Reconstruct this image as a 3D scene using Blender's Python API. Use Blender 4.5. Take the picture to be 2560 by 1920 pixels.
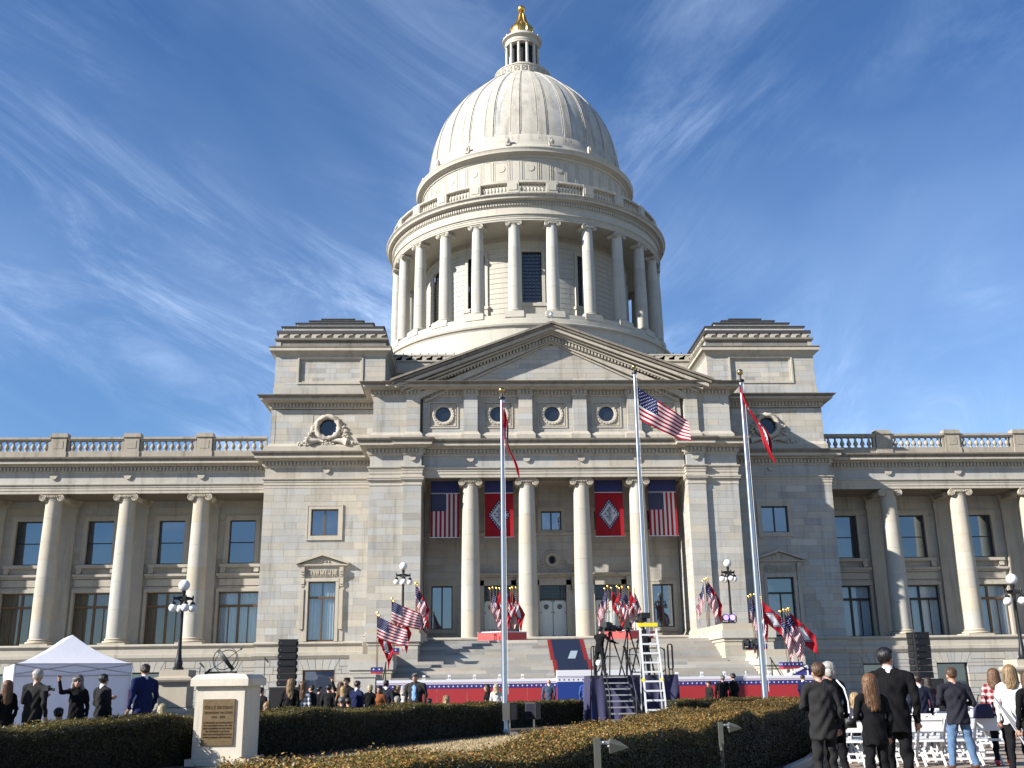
import bpy, math, random
import numpy as np
from mathutils import Vector, Matrix
random.seed(7); RNG = np.random.default_rng(7)
for o in list(bpy.data.objects): bpy.data.objects.remove(o)
SC = bpy.context.scene; COL = SC.collection
R = math.radians

# ---------------------------------------------------------------- camera (solved from the symmetric building)
FPX, PITCH, YAW, ROLL = 2579.08, R(16.1457), R(2.1429), R(-0.7438)
CAM = Vector((-4.926, 0.0, 1.55))
_r0 = Vector((math.cos(YAW), -math.sin(YAW), 0)); _ya = Vector((math.sin(YAW), math.cos(YAW), 0)); _z = Vector((0, 0, 1))
FWD = _ya*math.cos(PITCH) + _z*math.sin(PITCH); _u0 = _z*math.cos(PITCH) - _ya*math.sin(PITCH)
RGT = _r0*math.cos(ROLL) + _u0*math.sin(ROLL); UPV = _u0*math.cos(ROLL) - _r0*math.sin(ROLL)
cd = bpy.data.cameras.new('camera'); cd.sensor_width = 36.0; cd.lens = FPX/2560*36; cd.clip_start = 0.1; cd.clip_end = 4000
cam = bpy.data.objects.new('camera', cd); COL.objects.link(cam)
cam.matrix_world = Matrix(((RGT.x, UPV.x, -FWD.x, CAM.x), (RGT.y, UPV.y, -FWD.y, CAM.y), (RGT.z, UPV.z, -FWD.z, CAM.z), (0, 0, 0, 1)))
SC.camera = cam

# ---------------------------------------------------------------- light
SUN_AZ, SUN_EL = R(66), R(29.5)          # azimuth to the left of the facade normal, elevation
SDIR = Vector((-math.sin(SUN_AZ)*math.cos(SUN_EL), -math.cos(SUN_AZ)*math.cos(SUN_EL), math.sin(SUN_EL)))
sl = bpy.data.lights.new('sun', 'SUN'); sl.energy = 5.0; sl.angle = R(0.53); sl.color = (1.0, 0.952, 0.875)
so = bpy.data.objects.new('sun', sl); COL.objects.link(so); so.rotation_euler = SDIR.to_track_quat('Z', 'Y').to_euler(); so.location = (-60, -20, 60)
W = bpy.data.worlds.new('World'); SC.world = W; W.use_nodes = True
def build_world():
    nt = W.node_tree; N = nt.nodes; Lk = nt.links; N.clear()
    out = N.new('ShaderNodeOutputWorld'); bg = N.new('ShaderNodeBackground'); bg.inputs[1].default_value = 0.059
    sky = N.new('ShaderNodeTexSky'); sky.sky_type = 'NISHITA'; sky.sun_disc = False
    sky.sun_elevation = SUN_EL; sky.sun_rotation = math.atan2(SDIR.x, SDIR.y); sky.altitude = 100; sky.air_density = 1.0; sky.dust_density = 0.05; sky.ozone_density = 4.0
    tc = N.new('ShaderNodeTexCoord')
    # cirrus: project the direction on a high plane, stretch, noise
    sep = N.new('ShaderNodeSeparateXYZ'); Lk.new(tc.outputs['Generated'], sep.inputs[0])
    def m(op, a, b=None):
        n = N.new('ShaderNodeMath'); n.operation = op
        for i, v in enumerate((a, b)):
            if v is None: continue
            if hasattr(v, 'links'): Lk.new(v, n.inputs[i])
            else: n.inputs[i].default_value = v
        return n.outputs[0]
    az = m('ARCTAN2', sep.outputs[0], sep.outputs[1]); el = m('ARCSINE', sep.outputs[2])
    def layer(rot, sx, sy, seed, lo, hi, det=8, dist=0.6, rough=0.62):
        cb = N.new('ShaderNodeCombineXYZ'); Lk.new(az, cb.inputs[0]); Lk.new(el, cb.inputs[1]); cb.inputs[2].default_value = seed
        r1 = N.new('ShaderNodeMapping'); r1.inputs['Rotation'].default_value = (0, 0, R(rot)); Lk.new(cb.outputs[0], r1.inputs[0])
        mp = N.new('ShaderNodeMapping'); mp.inputs['Scale'].default_value = (sx, sy, 1); Lk.new(r1.outputs[0], mp.inputs[0])
        nz = N.new('ShaderNodeTexNoise'); nz.inputs['Scale'].default_value = 1.0; nz.inputs['Detail'].default_value = det; nz.inputs['Roughness'].default_value = rough; nz.inputs['Distortion'].default_value = dist
        Lk.new(mp.outputs[0], nz.inputs['Vector'])
        mr = N.new('ShaderNodeMapRange'); mr.interpolation_type = 'SMOOTHSTEP'; mr.inputs[1].default_value = lo; mr.inputs[2].default_value = hi
        Lk.new(nz.outputs[0], mr.inputs[0]); return mr.outputs[0]
    left = layer(22, 2.4, 11.0, 3.1, 0.38, 0.88, 10, 1.1, 0.68); right = layer(-38, 3.0, 8.0, 9.3, 0.38, 0.90, 10, 1.3, 0.70)
    side = N.new('ShaderNodeMapRange'); side.interpolation_type = 'SMOOTHSTEP'; side.inputs[1].default_value = -0.1; side.inputs[2].default_value = 0.15; Lk.new(az, side.inputs[0])
    wis = m('ADD', m('MULTIPLY', left, m('SUBTRACT', 1.0, side.outputs[0])), m('MULTIPLY', right, side.outputs[0]))
    mask = layer(15, 2.2, 3.4, 5.7, 0.34, 0.66, 3, 0.3, 0.5); veil = layer(12, 1.6, 3.0, 1.2, 0.30, 0.80, 5, 0.5, 0.55)
    c = m('ADD', m('MULTIPLY', m('MULTIPLY', wis, mask), 0.48), m('ADD', 0.055, m('MULTIPLY', veil, 0.10)))
    low = N.new('ShaderNodeMapRange'); low.inputs[1].default_value = 0.0; low.inputs[2].default_value = 0.55; low.inputs[3].default_value = 2.35; low.inputs[4].default_value = 0.55
    Lk.new(sep.outputs[2], low.inputs[0]); c = m('MINIMUM', m('MULTIPLY', c, low.outputs[0]), 0.8)
    mix = N.new('ShaderNodeMix'); mix.data_type = 'RGBA'; mix.inputs['B'].default_value = (9.6, 11.6, 15.0, 1)
    Lk.new(c, mix.inputs['Factor']); hs = N.new('ShaderNodeHueSaturation'); hs.inputs['Saturation'].default_value = 1.34; hs.inputs['Hue'].default_value = 0.507; Lk.new(sky.outputs[0], hs.inputs['Color']); Lk.new(hs.outputs[0], mix.inputs['A'])
    Lk.new(mix.outputs['Result'], bg.inputs[0]); Lk.new(bg.outputs[0], out.inputs[0])
build_world()
SC.view_settings.view_transform = 'Standard'; SC.view_settings.look = 'None'; SC.view_settings.gamma = 1.0; SC.view_settings.exposure = 1.12
SC.view_settings.use_curve_mapping = False
SC.render.engine = 'CYCLES'; SC.render.resolution_x = 1024; SC.render.resolution_y = 768

# ---------------------------------------------------------------- pixel helpers (a pixel gives a direction; the depth comes from what it touches)
def ray(px, py): return FWD + RGT*((px-1280)/FPX) + UPV*((960-py)/FPX)
def atY(px, py, Y):
    d = ray(px, py); return CAM + d*((Y-CAM.y)/d.y)
def atZ(px, py, z=0.0):
    d = ray(px, py); return CAM + d*((z-CAM.z)/d.z)
def ppm(p): return FPX/max(1, (Vector(p)-CAM).dot(FWD))

# ---------------------------------------------------------------- materials
MATS = {}
def new_mat(name):
    m = bpy.data.materials.new(name); m.use_nodes = True; MATS[name] = m
    return m, m.node_tree.nodes, m.node_tree.links, m.node_tree.nodes['Principled BSDF']
def mth(nt, op, a, b=None, c=None):
    n = nt.nodes.new('ShaderNodeMath'); n.operation = op
    for i, v in enumerate((a, b, c)):
        if v is None: continue
        if hasattr(v, 'links'): nt.links.new(v, n.inputs[i])
        else: n.inputs[i].default_value = v
    return n.outputs[0]
def noise(nt, scale, detail=4, vec=None, rough=0.55, dist=0.0):
    n = nt.nodes.new('ShaderNodeTexNoise'); n.inputs['Scale'].default_value = scale; n.inputs['Detail'].default_value = detail
    n.inputs['Roughness'].default_value = rough; n.inputs['Distortion'].default_value = dist
    if vec is not None: nt.links.new(vec, n.inputs['Vector'])
    return n.outputs[0]
def geo_pos(nt):
    for n in nt.nodes:
        if n.type == 'NEW_GEOMETRY': return n.outputs['Position']
    return nt.nodes.new('ShaderNodeNewGeometry').outputs['Position']
def mapped(nt, vec, scale=(1, 1, 1), rot=(0, 0, 0)):
    mp = nt.nodes.new('ShaderNodeMapping'); mp.inputs['Scale'].default_value = scale; mp.inputs['Rotation'].default_value = rot
    nt.links.new(vec, mp.inputs[0]); return mp.outputs[0]
def ramp(nt, fac, stops):
    r = nt.nodes.new('ShaderNodeValToRGB'); nt.links.new(fac, r.inputs[0]); e = r.color_ramp.elements
    while len(e) < len(stops): e.new(0.5)
    for el, (p, c) in zip(e, stops): el.position = p; el.color = (*c, 1)
    return r.outputs[0]
def mixc(nt, fac, a, b, blend='MIX'):
    n = nt.nodes.new('ShaderNodeMix'); n.data_type = 'RGBA'; n.blend_type = blend
    for s, v in (('Factor', fac), ('A', a), ('B', b)):
        if hasattr(v, 'links'): nt.links.new(v, n.inputs[s])
        elif s == 'Factor': n.inputs[s].default_value = v
        else: n.inputs[s].default_value = (*v, 1) if len(v) == 3 else v
    return n.outputs['Result']
def bump(nt, bsdf, h, strength=0.3, dist=0.02):
    b = nt.nodes.new('ShaderNodeBump'); b.inputs['Strength'].default_value = strength; b.inputs['Distance'].default_value = dist
    nt.links.new(h, b.inputs['Height']); nt.links.new(b.outputs[0], bsdf.inputs['Normal'])
def attr(nt, name):
    a = nt.nodes.new('ShaderNodeAttribute'); a.attribute_name = name; return a

def stone_mat(name, col, stain=0.25, rough=0.85, bumpd=0.012, warm=0.05, streak=0.0):
    m, N, L, B = new_mat(name); nt = m.node_tree; P = geo_pos(nt)
    t = attr(nt, 'tone').outputs['Fac']
    base = mixc(nt, mth(nt, 'FRACT', mth(nt, 'MULTIPLY', t, 43.7)), tuple(c*k for c, k in zip(col, (1+warm, 1, 1-warm*1.6))), tuple(c*k for c, k in zip(col, (1-warm, 1, 1+warm*1.3))))
    n1 = noise(nt, 0.9, 6, P, 0.6); n2 = noise(nt, 7.0, 5, P, 0.65)
    f = mth(nt, 'ADD', mth(nt, 'ADD', 1.0, t), mth(nt, 'MULTIPLY', mth(nt, 'SUBTRACT', n1, 0.5), stain))
    f = mth(nt, 'ADD', f, mth(nt, 'MULTIPLY', mth(nt, 'SUBTRACT', n2, 0.5), 0.16))
    if streak:
        s = noise(nt, 1.0, 5, mapped(nt, P, (2.2, 2.2, 0.18)), 0.65)
        s = mth(nt, 'MULTIPLY', mth(nt, 'MAXIMUM', mth(nt, 'SUBTRACT', s, 0.52), 0), -streak*4)
        f = mth(nt, 'ADD', f, s)
    cb = nt.nodes.new('ShaderNodeCombineXYZ')
    for i in range(3): L.new(f, cb.inputs[i])
    L.new(mixc(nt, 1.0, base, cb.outputs[0], 'MULTIPLY'), B.inputs['Base Color'])
    B.inputs['Roughness'].default_value = rough; B.inputs['Specular IOR Level'].default_value = 0.25
    bump(nt, B, mth(nt, 'ADD', n2, noise(nt, 60, 3, P)), 0.35, bumpd)
    return m
def plain(name, col, rough=0.5, metal=0.0, var=0.0, scale=8, bmp=0.0, spec=None, sheen=0.0):
    if name in MATS: return MATS[name]
    m, N, L, B = new_mat(name); nt = m.node_tree
    B.inputs['Base Color'].default_value = (*col, 1); B.inputs['Roughness'].default_value = rough; B.inputs['Metallic'].default_value = metal
    if spec is not None: B.inputs['Specular IOR Level'].default_value = spec
    if sheen: B.inputs['Sheen Weight'].default_value = sheen
    if var or bmp:
        P = geo_pos(nt); n = noise(nt, scale, 5, P, 0.6)
        if var:
            f = mth(nt, 'ADD', 1.0, mth(nt, 'MULTIPLY', mth(nt, 'SUBTRACT', n, 0.5), var*2)); cb = nt.nodes.new('ShaderNodeCombineXYZ')
            for i in range(3): L.new(f, cb.inputs[i])
            L.new(mixc(nt, 1.0, col, cb.outputs[0], 'MULTIPLY'), B.inputs['Base Color'])
        if bmp: bump(nt, B, noise(nt, scale*3, 4, P), 0.5, bmp)
    return m
stone_mat('stone', (0.368, 0.350, 0.315), 0.38, streak=0.34)
stone_mat('stone_dirty_shaded', (0.19, 0.175, 0.155), 0.55, streak=0.55)  # streaky dirt, plus painted shade: base darkened for the down-tilted gutter mouldings
stone_mat('stone_trim', (0.385, 0.367, 0.33), 0.34, streak=0.34)
stone_mat('dome_stone', (0.42, 0.405, 0.362), 0.22, warm=0.03, streak=0.2)
stone_mat('dome_shell', (0.385, 0.37, 0.335), 0.6, warm=0.03, streak=0.45)
stone_mat('column_stone', (0.395, 0.365, 0.308), 0.26, streak=0.22)
stone_mat('step_stone', (0.30, 0.283, 0.255), 0.45, streak=0.0)
stone_mat('granite', (0.39, 0.36, 0.305), 0.3, streak=0.12)
stone_mat('marble_white', (0.48, 0.46, 0.42), 0.34, streak=0.4)
stone_mat('stone_aged', (0.30, 0.28, 0.245), 0.5, streak=0.5)
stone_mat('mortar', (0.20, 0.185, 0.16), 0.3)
plain('roof_metal', (0.075, 0.07, 0.065), 0.6, 0.2, 0.3, 3)
plain('copper_dark', (0.055, 0.052, 0.055), 0.55, 0.3, 0.3, 4)
plain('bronze_frame', (0.15, 0.085, 0.04), 0.4, 0.35, 0.15)
plain('dark_frame', (0.018, 0.015, 0.014), 0.4, 0.2)
plain('interior', (0.012, 0.012, 0.014), 0.9)
plain('gold', (0.78, 0.45, 0.10), 0.30, 1.0, 0.2, 6)
plain('gold_ball', (0.55, 0.36, 0.12), 0.22, 1.0)
plain('steel', (0.42, 0.43, 0.45), 0.32, 1.0, 0.12, 3)
plain('aluminium', (0.72, 0.73, 0.74), 0.36, 0.9)
plain('ladder_alu', (0.72, 0.72, 0.72), 0.4, 0.3)
plain('aluminium_dark', (0.38, 0.38, 0.39), 0.4, 0.7)
plain('iron_black', (0.012, 0.012, 0.014), 0.42, 0.3)
plain('black_plastic', (0.012, 0.012, 0.013), 0.55)
plain('black_cloth', (0.010, 0.010, 0.012), 0.9)
plain('speaker_black', (0.006, 0.0065, 0.0075), 0.6, 0, 0.2, 20)
plain('globe_white', (0.66, 0.66, 0.65), 0.22, 0, 0, spec=0.5)
plain('chair_white', (0.60, 0.60, 0.60), 0.42)
plain('yellow_plastic', (0.75, 0.55, 0.02), 0.45)
plain('door_metal', (0.60, 0.645, 0.62), 0.5, 0.15, 0.12, 4)
plain('door_dark', (0.06, 0.06, 0.05), 0.5, 0.4)
plain('curtain', (0.84, 0.85, 0.84), 0.9, 0, 0.1)
plain('curtain_tan', (0.42, 0.29, 0.17), 0.9, 0, 0.1)
plain('flag_red', (0.42, 0.018, 0.028), 0.75, sheen=0.2)
plain('flag_white', (0.6, 0.6, 0.62), 0.75, sheen=0.2)
plain('flag_blue', (0.016, 0.022, 0.11), 0.75, sheen=0.2)
plain('stage_red', (0.31, 0.02, 0.024), 0.55, 0, 0.05, 1)
plain('stage_blue', (0.006, 0.03, 0.18), 0.55, 0, 0.05, 1)
plain('stage_navy', (0.022, 0.018, 0.14), 0.55)
plain('stage_white', (0.58, 0.58, 0.61), 0.5)
plain('box_coral', (0.5, 0.055, 0.05), 0.5)
plain('drape_navy', (0.012, 0.012, 0.055), 0.8, 0, 0.1, 5, sheen=0.2)
plain('carpet_navy', (0.008, 0.018, 0.05), 0.95, 0, 0.25, 30)
plain('carpet_red', (0.22, 0.015, 0.018), 0.95, 0, 0.2, 30)
plain('green_metal', (0.10, 0.10, 0.085), 0.45, 0.3, 0.2, 12)
plain('prompter_glass', (0.20, 0.24, 0.28), 0.15, 0, spec=0.5)
plain('concrete', (0.3, 0.28, 0.245), 0.9, 0, 0.25, 6, 0.01)
plain('bronze_plaque', (0.15, 0.105, 0.055), 0.5, 0.6, 0.45, 9, 0.006)
plain('bronze_letter', (0.085, 0.05, 0.022), 0.5, 0.6)
plain('verdigris', (0.055, 0.06, 0.055), 0.5, 0.5, 0.25, 8)
plain('purple_light', (0.20, 0.12, 0.60), 0.15)
plain('lens_glass', (0.02, 0.02, 0.03), 0.06, 0, spec=0.8)
def glow(name, col, st):
    m, N, L, B = new_mat(name); B.inputs['Base Color'].default_value = (*col, 1); B.inputs['Emission Color'].default_value = (*col, 1); B.inputs['Emission Strength'].default_value = st
glow('lamp_purple', (0.30, 0.18, 0.95), 1.2)
def glass_mat(name, tint, refl, transp):
    m, N, L, B = new_mat(name); nt = m.node_tree; out = N['Material Output']
    B.inputs['Base Color'].default_value = (*tint, 1); B.inputs['Roughness'].default_value = 0.35; B.inputs['Specular IOR Level'].default_value = 0.2
    g = N.new('ShaderNodeBsdfGlossy'); g.inputs['Roughness'].default_value = 0.025; g.inputs['Color'].default_value = (0.72, 0.86, 1.0, 1)
    bp = N.new('ShaderNodeBump'); bp.inputs['Strength'].default_value = 0.12; bp.inputs['Distance'].default_value = 0.02
    L.new(noise(nt, 0.9, 2, geo_pos(nt)), bp.inputs['Height']); L.new(bp.outputs[0], g.inputs['Normal'])
    t = N.new('ShaderNodeBsdfTransparent'); t.inputs[0].default_value = (0.75, 0.82, 0.88, 1)
    a = N.new('ShaderNodeMixShader'); a.inputs[0].default_value = transp; L.new(B.outputs[0], a.inputs[1]); L.new(t.outputs[0], a.inputs[2])
    fr = N.new('ShaderNodeLayerWeight'); fr.inputs[0].default_value = 0.35
    fa = mth(nt, 'MINIMUM', mth(nt, 'ADD', refl, mth(nt, 'MULTIPLY', fr.outputs['Fresnel'], 0.6)), 0.95)
    b = N.new('ShaderNodeMixShader'); L.new(fa, b.inputs[0]); L.new(a.outputs[0], b.inputs[1]); L.new(g.outputs[0], b.inputs[2]); L.new(b.outputs[0], out.inputs[0])
glass_mat('glass_dark', (0.008, 0.011, 0.018), 0.19, 0.0)
glass_mat('glass_dim', (0.010, 0.012, 0.015), 0.03, 0.0)
glass_mat('glass_clear', (0.02, 0.03, 0.04), 0.10, 0.92)

# ---------------------------------------------------------------- mesh building
class MB:
    def __init__(s): s.v = []; s.f = []; s.t = []; s.m = []; s.uv = None; s.tone = 0.0; s.mat = 0
    def add(s, vs, fs, tone=None, mat=None):
        o = len(s.v); s.v.extend(vs)
        for f in fs: s.f.append([i+o for i in f]); s.t.append(s.tone if tone is None else tone); s.m.append(s.mat if mat is None else mat)
        return s
    def box(s, x0, x1, y0, y1, z0, z1, tone=None, mat=None):
        vs = [(x0, y0, z0), (x1, y0, z0), (x1, y1, z0), (x0, y1, z0), (x0, y0, z1), (x1, y0, z1), (x1, y1, z1), (x0, y1, z1)]
        return s.add(vs, [(0, 3, 2, 1), (4, 5, 6, 7), (0, 1, 5, 4), (1, 2, 6, 5), (2, 3, 7, 6), (3, 0, 4, 7)], tone, mat)
    def bar(s, p, q, w, h=None, tone=None, mat=None, up=(0, 0, 1)):
        p, q = Vector(p), Vector(q); d = (q-p).normalized(); u = Vector(up)
        if abs(d.dot(u)) > 0.98: u = Vector((0, 1, 0))
        a = d.cross(u).normalized()*(w/2); b = a.cross(d).normalized()*((h or w)/2)
        vs = [tuple(e+k) for e in (p, q) for k in (-a-b, a-b, a+b, -a+b)]
        return s.add(vs, [(0, 1, 2, 3), (7, 6, 5, 4), (0, 4, 5, 1), (1, 5, 6, 2), (2, 6, 7, 3), (3, 7, 4, 0)], tone, mat)
    def tube(s, pts, r, n=8, tone=None, mat=None, caps=True, closed=False):
        pts = [Vector(p) for p in pts]; k = len(pts); rs = r if isinstance(r, (list, tuple)) else [r]*k
        vs = []; pu = None
        for i, p in enumerate(pts):
            a = pts[(i+1) % k] if (closed or i < k-1) else p; b = pts[i-1] if (closed or i > 0) else p
            d = (a-b).normalized()
            if pu is None:
                pu = Vector((0, 0, 1)) if abs(d.z) < 0.9 else Vector((1, 0, 0))
            u = (pu - d*pu.dot(d)).normalized(); w = d.cross(u); pu = u
            for j in range(n):
                t = 2*math.pi*j/n; vs.append(tuple(p + u*(rs[i]*math.cos(t)) + w*(rs[i]*math.sin(t))))
        fs = []
        for i in range(k if closed else k-1):
            for j in range(n):
                a = i*n+j; b = i*n+(j+1) % n; c = ((i+1) % k)*n; fs.append((a, c+j, c+(j+1) % n, b)[::-1])
        if caps and not closed: fs.append(tuple(range(n))); fs.append(tuple(range((k-1)*n, k*n))[::-1])
        return s.add(vs, fs, tone, mat)
    def lathe(s, prof, n=32, c=(0, 0, 0), a0=0.0, a1=2*math.pi, tone=None, mat=None, tones=None):
        full = abs(a1-a0-2*math.pi) < 1e-6; m = n if full else n+1; vs = []; k = len(prof)
        for j in range(m):
            t = a0+(a1-a0)*j/n; ct, st = math.sin(t), -math.cos(t)
            for (r, z) in prof: vs.append((c[0]+r*ct, c[1]+r*st, c[2]+z))
        for i in range(k-1):
            fs = []
            for j in range(n):
                a = j*k+i; b = ((j+1) % m)*k+i; fs.append((a, b, b+1, a+1))
            if i == 0 or True:
                o = len(s.v) if i == 0 else o
                if i == 0: s.v.extend(vs)
                for f in fs: s.f.append([q+o for q in f]); s.t.append(tones[i] if tones else (s.tone if tone is None else tone)); s.m.append(s.mat if mat is None else mat)
        return s
    def ball(s, c, r, n=12, tone=None, mat=None):
        rr = r if isinstance(r, (tuple, list)) else (r, r, r); m = max(4, n//2)
        vs = [(c[0], c[1], c[2]-rr[2])]
        for i in range(1, m):
            p = math.pi*i/m
            for j in range(n):
                t = 2*math.pi*j/n; vs.append((c[0]+rr[0]*math.sin(p)*math.cos(t), c[1]+rr[1]*math.sin(p)*math.sin(t), c[2]-rr[2]*math.cos(p)))
        vs.append((c[0], c[1], c[2]+rr[2])); fs = []
        for j in range(n): fs.append((0, 1+(j+1) % n, 1+j)); fs.append((len(vs)-1, 1+(m-2)*n+j, 1+(m-2)*n+(j+1) % n))
        for i in range(m-2):
            for j in range(n): a = 1+i*n+j; b = 1+i*n+(j+1) % n; fs.append((a, b, b+n, a+n))
        return s.add(vs, fs, tone, mat)
    def prism(s, poly, y0, y1, tone=None, mat=None):   # polygon in XZ (counter-clockwise seen from -Y), extruded along Y
        k = len(poly); vs = [(x, y0, z) for x, z in poly]+[(x, y1, z) for x, z in poly]
        fs = [tuple(range(k)), tuple(range(2*k-1, k-1, -1))]+[(i, i+k, (i+1) % k+k, (i+1) % k) for i in range(k)]
        return s.add(vs, fs, tone, mat)
    def slab(s, poly, z0, z1, tone=None, mat=None):    # polygon in XY (counter-clockwise from above), extruded along Z
        k = len(poly); vs = [(x, y, z0) for x, y in poly]+[(x, y, z1) for x, y in poly]
        fs = [tuple(range(k))[::-1], tuple(range(k, 2*k))]+[(i, (i+1) % k, (i+1) % k+k, i+k) for i in range(k)]
        return s.add(vs, fs, tone, mat)
    def sweep(s, path, prof, tone=None, mat=None, closed=False, caps=True):   # path in XY, outward = right hand side; profile of (out, z)
        n = len(path); offs = []
        for i in range(n):
            p = Vector(path[i]); ds = []
            if closed or i > 0: ds.append((p-Vector(path[i-1])).normalized())
            if closed or i < n-1: ds.append((Vector(path[(i+1) % n])-p).normalized())
            ns = [Vector((d.y, -d.x)) for d in ds]
            if len(ns) == 1: o = ns[0]
            else:
                o = ns[0]+ns[1]; o = o/max(0.2, o.dot(ns[0])) if o.length > 1e-6 else ns[0]
            offs.append(o)
        k = len(prof); vs = []
        for i in range(n):
            for (d, z) in prof: vs.append((path[i][0]+offs[i].x*d, path[i][1]+offs[i].y*d, z))
        fs = []
        for i in range(n if closed else n-1):
            for j in range(k-1):
                a = i*k+j; b = ((i+1) % n)*k+j; fs.append((a, b, b+1, a+1))
        if caps and not closed: fs.append(tuple(range(k))); fs.append(tuple(range((n-1)*k, n*k))[::-1])
        return s.add(vs, fs, tone, mat)
    def xform(s, M, start=0):
        for i in range(start, len(s.v)): s.v[i] = tuple(M @ Vector(s.v[i]))
        return s
    def mesh(s, name, mats, smooth=False):
        me = bpy.data.meshes.new(name); me.from_pydata([tuple(v) for v in s.v], [], s.f)
        for m in (mats if isinstance(mats, (list, tuple)) else [mats]): me.materials.append(MATS[m] if isinstance(m, str) else m)
        a = me.attributes.new('tone', 'FLOAT', 'FACE'); a.data.foreach_set('value', np.array(s.t, dtype=np.float32))
        me.polygons.foreach_set('material_index', np.array(s.m, dtype=np.int32))
        if smooth is True: me.polygons.foreach_set('use_smooth', np.ones(len(s.f), dtype=bool))
        if s.uv is not None:
            ul = me.uv_layers.new(name='UVMap'); li = np.zeros(len(me.loops), dtype=np.int32); me.loops.foreach_get('vertex_index', li)
            ul.data.foreach_set('uv', np.array(s.uv, dtype=np.float32)[li].ravel())
        me.update()
        if smooth == 'auto': me.set_sharp_from_angle(angle=R(38)) if hasattr(me, 'set_sharp_from_angle') else None
        if smooth == 'auto':
            me.polygons.foreach_set('use_smooth', np.ones(len(s.f), dtype=bool)); me.set_sharp_from_angle(angle=R(38))
        return me
    def build(s, name, mats, parent=None, smooth=False, loc=None):
        return place(s.mesh(name, mats, smooth), name, parent, loc)
def place(me, name, parent=None, loc=None, rz=0.0, scale=None):
    o = bpy.data.objects.new(name, me); COL.objects.link(o)
    if loc is not None: o.location = loc
    if rz: o.rotation_euler = (0, 0, rz)
    if scale: o.scale = scale
    if parent is not None: o.parent = parent
    return o
def tag(o, label=None, cat=None, group=None, kind=None):
    if label: o['label'] = label
    if cat: o['category'] = cat
    if group: o['group'] = group
    if kind: o['kind'] = kind
    return o
def thing(name, label, cat, loc=(0, 0, 0), rz=0.0, group=None):
    o = bpy.data.objects.new(name, None); COL.objects.link(o); o.location = loc; o.rotation_euler = (0, 0, rz); o.empty_display_size = 0.2
    return tag(o, label, cat, group)
def copy_tree(o, parent=None, loc=None, rz=None, label=None, group=None):
    c = o.copy(); COL.objects.link(c); c.parent = parent
    if loc is not None: c.location = loc
    if rz is not None: c.rotation_euler = (0, 0, rz)
    if label: c['label'] = label
    if group: c['group'] = group
    for ch in list(o.children): copy_tree(ch, c)
    return c
def tn(a=0.1): return random.uniform(-a, a)
# ================================================================ SETTING: ground
def sheet(name, poly, z, mat, kind='structure'):
    b = MB(); b.add([(x, y, z) for x, y in poly], [tuple(range(len(poly)))]); return tag(b.build(name, mat), kind=kind)
def paving_mat():
    m, N, L, B = new_mat('paving'); nt = m.node_tree; P = geo_pos(nt)
    br = N.new('ShaderNodeTexBrick'); br.inputs['Scale'].default_value = 1.0; br.inputs['Brick Width'].default_value = 0.2; br.inputs['Row Height'].default_value = 0.1; br.inputs['Mortar Size'].default_value = 0.006
    br.inputs['Color1'].default_value = (0.18, 0.125, 0.09, 1); br.inputs['Color2'].default_value = (0.22, 0.155, 0.11, 1); br.inputs['Mortar'].default_value = (0.22, 0.19, 0.16, 1)
    L.new(P, br.inputs['Vector']); n = noise(nt, 1.3, 5, P)
    L.new(mixc(nt, mth(nt, 'MULTIPLY', n, 0.5), br.outputs['Color'], (0.32, 0.26, 0.20)), B.inputs['Base Color']); B.inputs['Roughness'].default_value = 0.9
    bump(nt, B, br.outputs['Fac'], -0.4, 0.006)
paving_mat()
def soil_mat(name, a, b, c, sc):
    m, N, L, B = new_mat(name); nt = m.node_tree; P = geo_pos(nt); n = noise(nt, sc, 7, P, 0.7); n2 = noise(nt, sc*0.06, 3, P)
    L.new(mixc(nt, mth(nt, 'MULTIPLY', n2, 0.5), ramp(nt, n, [(0.3, a), (0.5, b), (0.72, c)]), b), B.inputs['Base Color']); B.inputs['Roughness'].default_value = 0.95
    bump(nt, B, n, 0.9, 0.04)
soil_mat('dry_grass', (0.25, 0.185, 0.10), (0.37, 0.29, 0.17), (0.46, 0.38, 0.25), 22)
soil_mat('mulch', (0.020, 0.014, 0.010), (0.05, 0.035, 0.024), (0.12, 0.085, 0.06), 26)
soil_mat('plaza_far', (0.10, 0.09, 0.08), (0.125, 0.112, 0.097), (0.15, 0.135, 0.118), 5)
sheet('ground', [(-600, -200), (600, -200), (600, 900), (-600, 900)], 0.0, 'plaza_far')
sheet('plaza_paving', [(-1.0, 10.5), (0.3, 18.2), (1.3, 20.3), (2.1, 22.3), (3.5, 26.0), (5.4, 30.5), (9, 34), (24, 34), (24, 6), (-1.0, 6)], 0.004, 'paving')
sheet('lawn', [(-6.4, 6.9), (-4.2, 11.5), (-2.6, 16.8), (-0.6, 20), (0.6, 24.2), (2.6, 27.8), (4.2, 31), (3.2, 39.6), (-3.4, 40), (-4.2, 34.8), (-9, 24.4), (-11.3, 21), (-14, 13), (-15, 4), (-7, 4)], 0.004, 'dry_grass')
sheet('planting_bed', [(-15, 13), (-12.6, 18), (-10.9, 21.6), (-8.8, 23.8), (-7.35, 26.6), (-5.6, 30.2), (-3.6, 33.9), (-1.7, 38.2), (-0.3, 40.2), (-1.2, 43.5), (-5.6, 37), (-10, 27.5), (-13, 22.5), (-17, 14)], 0.008, 'mulch')
sheet('planting_bed', [(-6.6, 5.5), (-3.3, 9.2), (-1.0, 12), (0.25, 18.1), (1.25, 20.3), (2.05, 22.3), (3.4, 26), (5.2, 30.4), (4.3, 31.4), (1.5, 26.6), (-0.6, 20.2), (-2.8, 16.6), (-4.8, 10.6), (-6.8, 7)], 0.008, 'mulch')
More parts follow.
